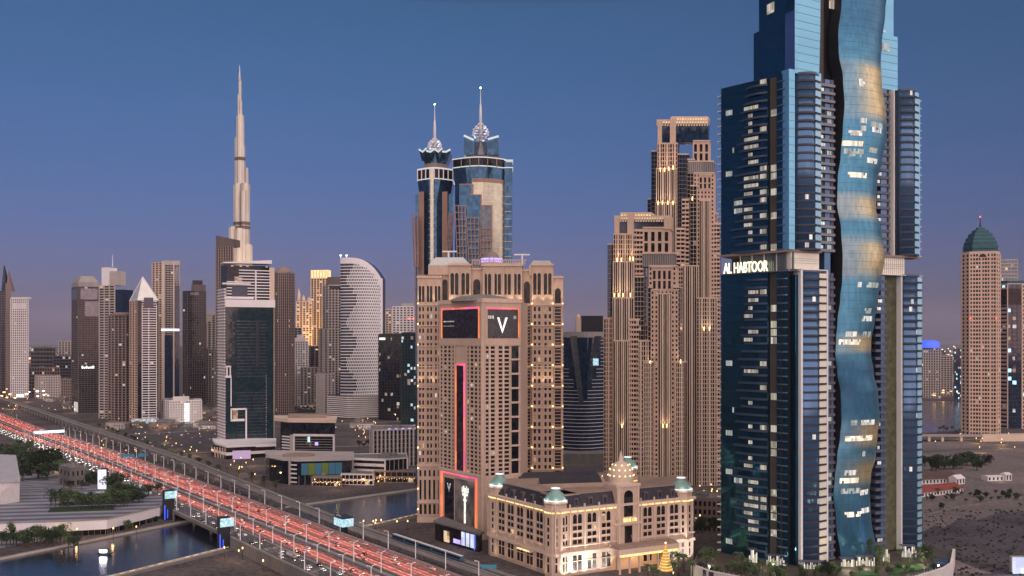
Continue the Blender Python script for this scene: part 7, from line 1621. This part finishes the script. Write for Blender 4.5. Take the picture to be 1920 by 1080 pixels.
# ------------------------------------------------------------------ cars
def car_mesh(paint, parts):
    T_ = Thing('car', None, None, (0, 0, 0)) if parts else None
    b = MB() if parts else None; L, W_ = 4.5, 1.8
    body = MB(); prof = [(-2.25, .35), (-2.25, .95), (-1.95, 1.02), (2.1, .92), (2.25, .7), (2.25, .35)]
    def ext(mb, pr, w0, w1, m_):
        n = len(pr); vs = [(-w0 / 2, y, z) for y, z in pr] + [(w0 / 2, y, z) for y, z in pr]; mb.add(vs, [tuple(range(n))[::-1], tuple(range(n, 2 * n))] + [(i, (i + 1) % n, n + (i + 1) % n, n + i) for i in range(n)], m_)
    ext(body, prof, 1.8, 1.8, paint); ext(body, [(-1.5, 1.0), (-1.1, 1.46), (.45, 1.46), (1.15, .95)], 1.5, 1.5, paint)
    win = MB() if parts else body; ext(win, [(-1.56, 1.0), (-1.16, 1.40), (.50, 1.40), (1.22, .95)], 1.44, 1.44, 'pane'); ext(win, [(-1.3, 1.02), (-1.0, 1.38), (.38, 1.38), (.95, 1.0)], 1.54, 1.54, 'pane')
    whl = []
    for x in (-.82, .82):
        for y in (-1.4, 1.4):
            w_ = MB() if parts else body; n = 10
            for k in range(1):
                vs = [(x + sx_ * .12, y + .34 * math.cos(2 * math.pi * i / n), .34 + .34 * math.sin(2 * math.pi * i / n)) for sx_ in (-1, 1) for i in range(n)]
                w_.add(vs, [tuple(range(n))[::-1], tuple(range(n, 2 * n))] + [(i, (i + 1) % n, n + (i + 1) % n, n + i) for i in range(n)], 'dark_metal')
            whl.append(w_)
    tl = []; hl = []
    for x in (-.66, .66):
        t_ = MB() if parts else body; t_.box(x - .22, x + .22, -2.31, -2.2, .66, .90, 'tail_light'); tl.append(t_); h_ = MB() if parts else body; h_.box(x - .2, x + .2, 2.18, 2.29, .6, .78, 'head_light'); hl.append(h_)
    if not parts: return body
    T_.part('body', body); T_.part('windows', win)
    for w_ in whl: T_.part('wheel', w_)
    for w_ in tl: T_.part('tail_light', w_)
    for w_ in hl: T_.part('headlight', w_)
    return T_.e
cars = {p: [car_mesh('paint_' + p, True), True] for p in ('white', 'silver', 'black', 'red')}
far = {p: car_mesh('paint_' + p, False).build('car') for p in ('white', 'silver', 'black', 'red')}; farused = set()
rc_ = random.Random(17); head = math.atan2(U[1], U[0]) - math.pi / 2
CL = {'white': 'white', 'silver': 'silver', 'black': 'black', 'red': 'red'}
def put_car(x, y, z, rot, near, where, group):
    p = rc_.choice(('white', 'white', 'white', 'silver', 'black', 'silver', 'red' if rc_.random() < .4 else 'white'))
    if near:
        e = cars[p][0] if cars[p][1] else copy_tree(cars[p][0]); cars[p][1] = False
    else:
        e = far[p] if p not in farused else far[p].copy()
        if p in farused: col.objects.link(e)
        farused.add(p)
    e.location = (x, y, z); e.rotation_euler = (0, 0, rot); tag(e, p + ' car ' + where, 'car', p + ' cars ' + group); return e
LR = [288.6 + 3.6 * i for i in range(7)]; LL = [262.2 + 3.6 * i for i in range(4)]
spots = []
for s in LR + LL:
    v = 455 + rc_.uniform(0, 14)
    while v < 1500: spots.append((v, s)); v += rc_.uniform(30, 105) * (1 + max(0, v - 1000) / 4000)
spots.sort(); keep = spots[:215]; rest = spots[215:]
for v, s in keep:
    right = s > 284; put_car(*road(v, s), zr(v) + .03, head, v < 640, 'with glowing tail lights on the ' + ('wide carriageway beside the metro' if right else 'narrower near carriageway'), 'on the ' + ('wide carriageway' if right else 'near carriageway'))
for s in (247.4, 251, 254.6, 258):
    v = 450 + rc_.uniform(0, 20)
    while v < 1000: put_car(*road(v, s), zr(v) + .03, head + math.pi, v < 600, 'with headlights on in the service lanes of the bridge', 'in the service lanes'); v += rc_.uniform(24, 70)
for i in range(36):
    p = G(rc_.uniform(215, 410), rc_.uniform(806, 838)); put_car(*p, .1, rc_.choice((.6, .6 + math.pi)), False, 'parked in the car park below the left towers', 'in the car park')
# far traffic as one mass of cars
ft = MB(); st_ = rest[:]
for s in LR + LL:
    v = 1500
    while v < 3200: st_.append((v, s)); v += rc_.uniform(24, 60)
for s in (247, 251, 255, 258):
    v = 1000
    while v < 2600: st_.append((v, s)); v += rc_.uniform(14, 40)
for v, s in st_:
    x, y = road(v, s); z = zr(v); d = U if s > 259 else (-U[0], -U[1]); n = V
    def bx(l0, l1, w, z0, z1, m_):
        q = [(x + d[0] * a + n[0] * b, y + d[1] * a + n[1] * b) for a, b in ((l0, -w), (l0, w), (l1, w), (l1, -w))]; ft.prism(q, z + z0, z + z1, m_)
    bx(-2.2, 2.2, .9, .3, .95, rc_.choice(('paint_white', 'paint_silver', 'paint_black'))); bx(-1.5, .8, .75, .95, 1.45, 'pane')
    if s > 259: bx(-2.35, -2.2, .85, .6, .95, 'tail_light_far')
    else: bx(2.2, 2.35, .85, .55, .85, 'head_light')
tag(ft.build('distant_traffic'), 'dense stream of cars with red lights far along the highway', 'traffic', kind='stuff')
# added red strip lights low over the lanes, standing in for tail-lamp glow
for s, e in ((288.6, 1.0), (292.2, 1.1), (296.4, .35), (299.8, 1.0), (303.2, .9), (307.6, .3), (311, .4), (265, .3), (269, 1.1), (273, .9)):
    v = 430 + s % 7
    while v < 2700:
        k = 1 + max(0, v - 700) / 500; l = 16 * k
        o = lamp('red_lane_fill', 'AREA', (*road(v + l / 2, s), zr(v) + 1.0), 760 * e * k, (1.0, .22, .145), .5, sy=l * .97); o.rotation_euler = (0, 0, head); v += l
for s in (250, 256):
    for v in range(470, 1300, 75): lamp('head_lamp_glow', 'POINT', (*road(v, s), zr(v) + 2.0), 260, (1.0, .8, .6), .5)
# bus on the service lane
t = Thing('bus', 'grey bus on the service lanes of the bridge', 'bus', (*road(588, 254), 8)); q = lambda a, b: road(588 + a, 254 + b)
t.mb('body').prism([q(-5.5, -1.25), q(-5.5, 1.25), q(5.5, 1.25), q(5.5, -1.25)], 8.5, 11.2, 'paint_silver'); t.mb('windows').prism([q(-5.55, -1.3), q(-5.55, 1.3), q(5.3, 1.3), q(5.3, -1.3)], 9.6, 10.7, 'lit_dim')
for a in (-3.4, 3.6):
    for b in (-1.1, 1.1): w_ = MB(); w_.lathe(q(a, b), [(.48, 8.05), (.48, 8.6)], 'dark_metal', 8); t.part('wheel', w_)
t.done()
# metro train
t = Thing('metro_train', 'blue and white metro train running on the viaduct past the hotels', 'train', (*mpt(540, -2.5), ZM))
for k in range(5):
    v0, v1 = 496 + k * 17.2, 496 + k * 17.2 + 16.6; c_ = MB(); vbox(c_, v0, v1, -3.9, -1.1, ZM + .6, ZM + 3.6, 'train_blue'); vbox(c_, v0 + .3, v1 - .3, -3.5, -1.5, ZM + 3.6, ZM + 3.9, 'paint_white'); c_ = t.part('carriage', c_); w_ = MB(); vbox(w_, v0 + 1, v1 - 1, -3.95, -1.05, ZM + 1.7, ZM + 2.9, 'glass_dark'); t.part('windows', w_, c_)
    b_ = MB(); vbox(b_, v0 + 2, v1 - 2, -3.3, -1.7, ZM + .25, ZM + .6, 'dark_metal'); t.part('bogie', b_, c_)
# lit cube billboard by the metro, billboard pylons on the bridge, gantries
def screen_pylon(label, v, s, z0, zs, zt_, w, neon):
    t = Thing('billboard_pylon', label, 'billboard', (*road(v, s), 0)); a, b = road(v + w / 2, s - .6), road(v - w / 2, s - .6); a, b = (road(v, s - w / 2), road(v, s + w / 2))
    t.mb('tower').obox(a, b, 0, 1, -5, 0, z0, zt_, 'dark_metal'); t.mb('screen').obox(a, b, .05, 1.3, .05, .5, zs, zt_ - 1, 'screen_cyan')
    if neon: t.mb('neon_line').obox(a, b, .0, .09, .1, .5, 1, zs - 5, 'neon_blue'); t.mb('neon_line').obox(a, b, .3, .36, .1, .5, 2, zs - 9, 'neon_blue')
    t.done()
screen_pylon('dark billboard pylon with blue neon at the far canal bank beside bridge', 806, 241, 0, 18, 25, 8, True)
screen_pylon('dark billboard pylon with blue neon and cyan screen nearer along the bridge', 672, 240, 0, 16, 23, 8, True)
t = Thing('cube_billboard', 'glowing cyan cube billboard on posts beside the metro viaduct', 'billboard', (*road(640, 318), 0)); c0 = road(640, 318)
t.mb('screen').prism([road(648, 313), road(634, 313), road(634, 322), road(648, 322)], 13, 19, 'screen_cyan'); t.mb('post').prism([road(645, 316), road(637, 316), road(637, 319), road(645, 319)], 0, 13, 'dark_metal'); t.mb('frame').prism([road(648.5, 312.6), road(633.6, 312.6), road(633.6, 322.4), road(648.5, 322.4)], 18.9, 19.6, 'dark_metal'); t.done()
def gantry(label, v, s0, s1, signs, mm):
    t = Thing('sign_gantry', label, 'road sign', (*road(v, s0), 0)); z = zr(v); a, b = road(v, s0), road(v, s1)
    for p in (a, b): o = MB(); o.lathe(p, [(.5, z), (.4, z + 9)], 'metal_light', 8); t.part('post', o)
    t.mb('beam').obox(a, b, 0, 1, -.4, .4, z + 8, z + 9, 'metal_light')
    for u0, u1 in signs: o = MB(); o.obox(a, b, u0, u1, .45, .8, z + 6.5, z + 10.5, mm); t.part('sign_panel', o)
gantry('blue highway sign gantry over the far carriageway', 1140, 285, 326, ((.05, .4), (.5, .72)), 'sign_panel_blue'); gantry('bright white lit gantry far along the highway', 1560, 262, 314, ((.15, .95),), 'sign_lit'); gantry('unlit sign gantry near the vanishing point of highway', 1980, 262, 314, ((.2, .5),), 'metal_light')
t = Thing('road_sign', 'blue and white road sign at the bottom of photo below classical hotel', 'road sign', (*P(917, 575), 0)); t.mb('panel').box(X(903, 575), X(931, 575), 575, 575.4, 8, 14.5, 'sign_panel_blue'); t.mb('text_bar').box(X(906, 575), X(928, 575), 574.7, 575, 10.6, 11.6, 'paint_white'); t.mb('post').tube([(X(917, 576), 576, 0), (X(917, 576), 576, 14)], .25, 'metal_light'); t.done()

# paving steps and beds on the plaza, boat on the canal, kerbs and streets of the middle ground
ps = MB()
for k in range(9):
    y = 888 + k * 7; a, b = G(40 + k * 3, y, 0), G(175 + k * 12, y + 10, 0); ps.obox(a, b, 0, 1, -.7, .7, .12, .45, 'concrete')
structure('plaza_steps', ps)
for i, (x0, x1, y0, y1) in enumerate(((120, 165, 898, 902), (60, 110, 880, 884), (215, 290, 918, 926))):
    a, b = G(x0, y0), G(x1, y1); m = MB(); m.obox(a, b, 0, 1, -5, 5, .1, .9, 'kerb'); m.obox(a, b, .02, .98, -4.6, 4.6, .9, 1.5, 'leaf'); solo('planting_bed', m, ('hedge bed in the middle of the plaza steps', 'hedge bed nearest the theatre wall', 'long hedge bed beside the highway bridge')[i], 'planter', (*a, 0))
bp = G(196, 1040, 0); t = Thing('boat', 'small boat with bright white deck light on the canal', 'boat', (*bp, 0))
hb = t.mb('hull'); hb.hexa([(bp[0] + x, bp[1] + y, .1) for x, y in ((-4, -1), (3, -1), (4.6, 0), (3, 1), (-4, 1))], [(bp[0] + x, bp[1] + y, 1.4) for x, y in ((-4.4, -1.5), (3.6, -1.5), (6, 0), (3.6, 1.5), (-4.4, 1.5))], 'dark_metal')
t.mb('cabin').box(bp[0] - 2.5, bp[0] + 1.5, bp[1] - 1.1, bp[1] + 1.1, 1.4, 3.2, 'boat_white'); t.mb('deck_light').box(bp[0] - 3, bp[0] + 2, bp[1] - 1.4, bp[1] - 1.1, 2, 3.6, 'boat_lamp'); t.done()
lamp('boat_light', 'POINT', (bp[0], bp[1] - 3.5, 3), 2500, (.95, .9, 1.0), .6)
for i, (pts, w) in enumerate((([road(440 + 60 * k, 348 + (0 if k < 8 else min(24, (k - 8) * 3))) for k in range(36)], -8), ([road(1260, 372), road(1260, 470), road(1200, 640), road(1180, 900)], -11), ([road(1560, 384), road(1560, 620), road(1500, 1000)], -11), ([road(1010, 365), road(1010, 560)], -9))):
    strip('city_street', pts, w, .14 + .01 * i, 'asphalt')
    k = MB(); wall_line(k, pts, .5, 0, .3, 'kerb'); tag(structure('street_kerb', k), kind='structure')
sc_ = MB(); r_ = random.Random(8)
for i in range(650):
    px_, py_ = r_.uniform(1725, 1925), r_.uniform(955, 1080); p = G(px_, py_)
    if r_.random() < .35 + .3 * math.sin(px_ * .06) * math.sin(py_ * .09): continue
    s = r_.uniform(.5, 1.5)
    for k in range(3):
        a = r_.uniform(0, 3.14); dx, dy = s * math.cos(a), s * math.sin(a); sc_.add([(p[0] - dx, p[1] - dy, 0), (p[0] + dx, p[1] + dy, 0), (p[0] + dx * .6, p[1] + dy * .6, s * r_.uniform(.6, 1.1)), (p[0] - dx * .7, p[1] - dy * .7, s * r_.uniform(.6, 1.1))], [(0, 1, 2, 3)], 'scrub')
tag(sc_.build('scrub_bushes'), 'low dark scrub covering the empty land at right', 'scrub', kind='stuff')
fn = MB(); pts = [G(1730, 968), G(1800, 951), G(1860, 943), G(1930, 933)]; wall_line(fn, pts, .3, 0, 1.4, 'concrete_dark'); solo('boundary_fence', fn, 'long grey boundary fence along the dirt road at right', 'fence', (*pts[1], 0))

# drop prototypes that no spot used
def drop(o):
    for c in list(o.children): drop(c)
    bpy.data.objects.remove(o)
for n_ in [o.name for o in col.objects if o.parent is None and o.type in ('EMPTY', 'MESH') and 'category' not in o and 'kind' not in o]: drop(bpy.data.objects[n_])
# ------------------------------------------------------------------ the evening air
hz_ = MB(); hz_.box(-14000, 14000, -1200, 30000, -1, 860, 'kerb'); ho = hz_.build('haze'); ho['kind'] = 'stuff'
hm = bpy.data.materials.new('haze_air'); hm.use_nodes = True; t_ = hm.node_tree; t_.nodes.remove(t_.nodes['Principled BSDF'])
pv = t_.nodes.new('ShaderNodeVolumePrincipled'); pv.inputs['Color'].default_value = (.74, .76, .97, 1); pv.inputs['Density'].default_value = .000021; pv.inputs['Anisotropy'].default_value = .0
t_.links.new(pv.outputs[0], t_.nodes['Material Output'].inputs['Volume']); ho.data.materials.clear(); ho.data.materials.append(hm); ho.display_type = 'WIRE'
scn.cycles.volume_bounces = 0
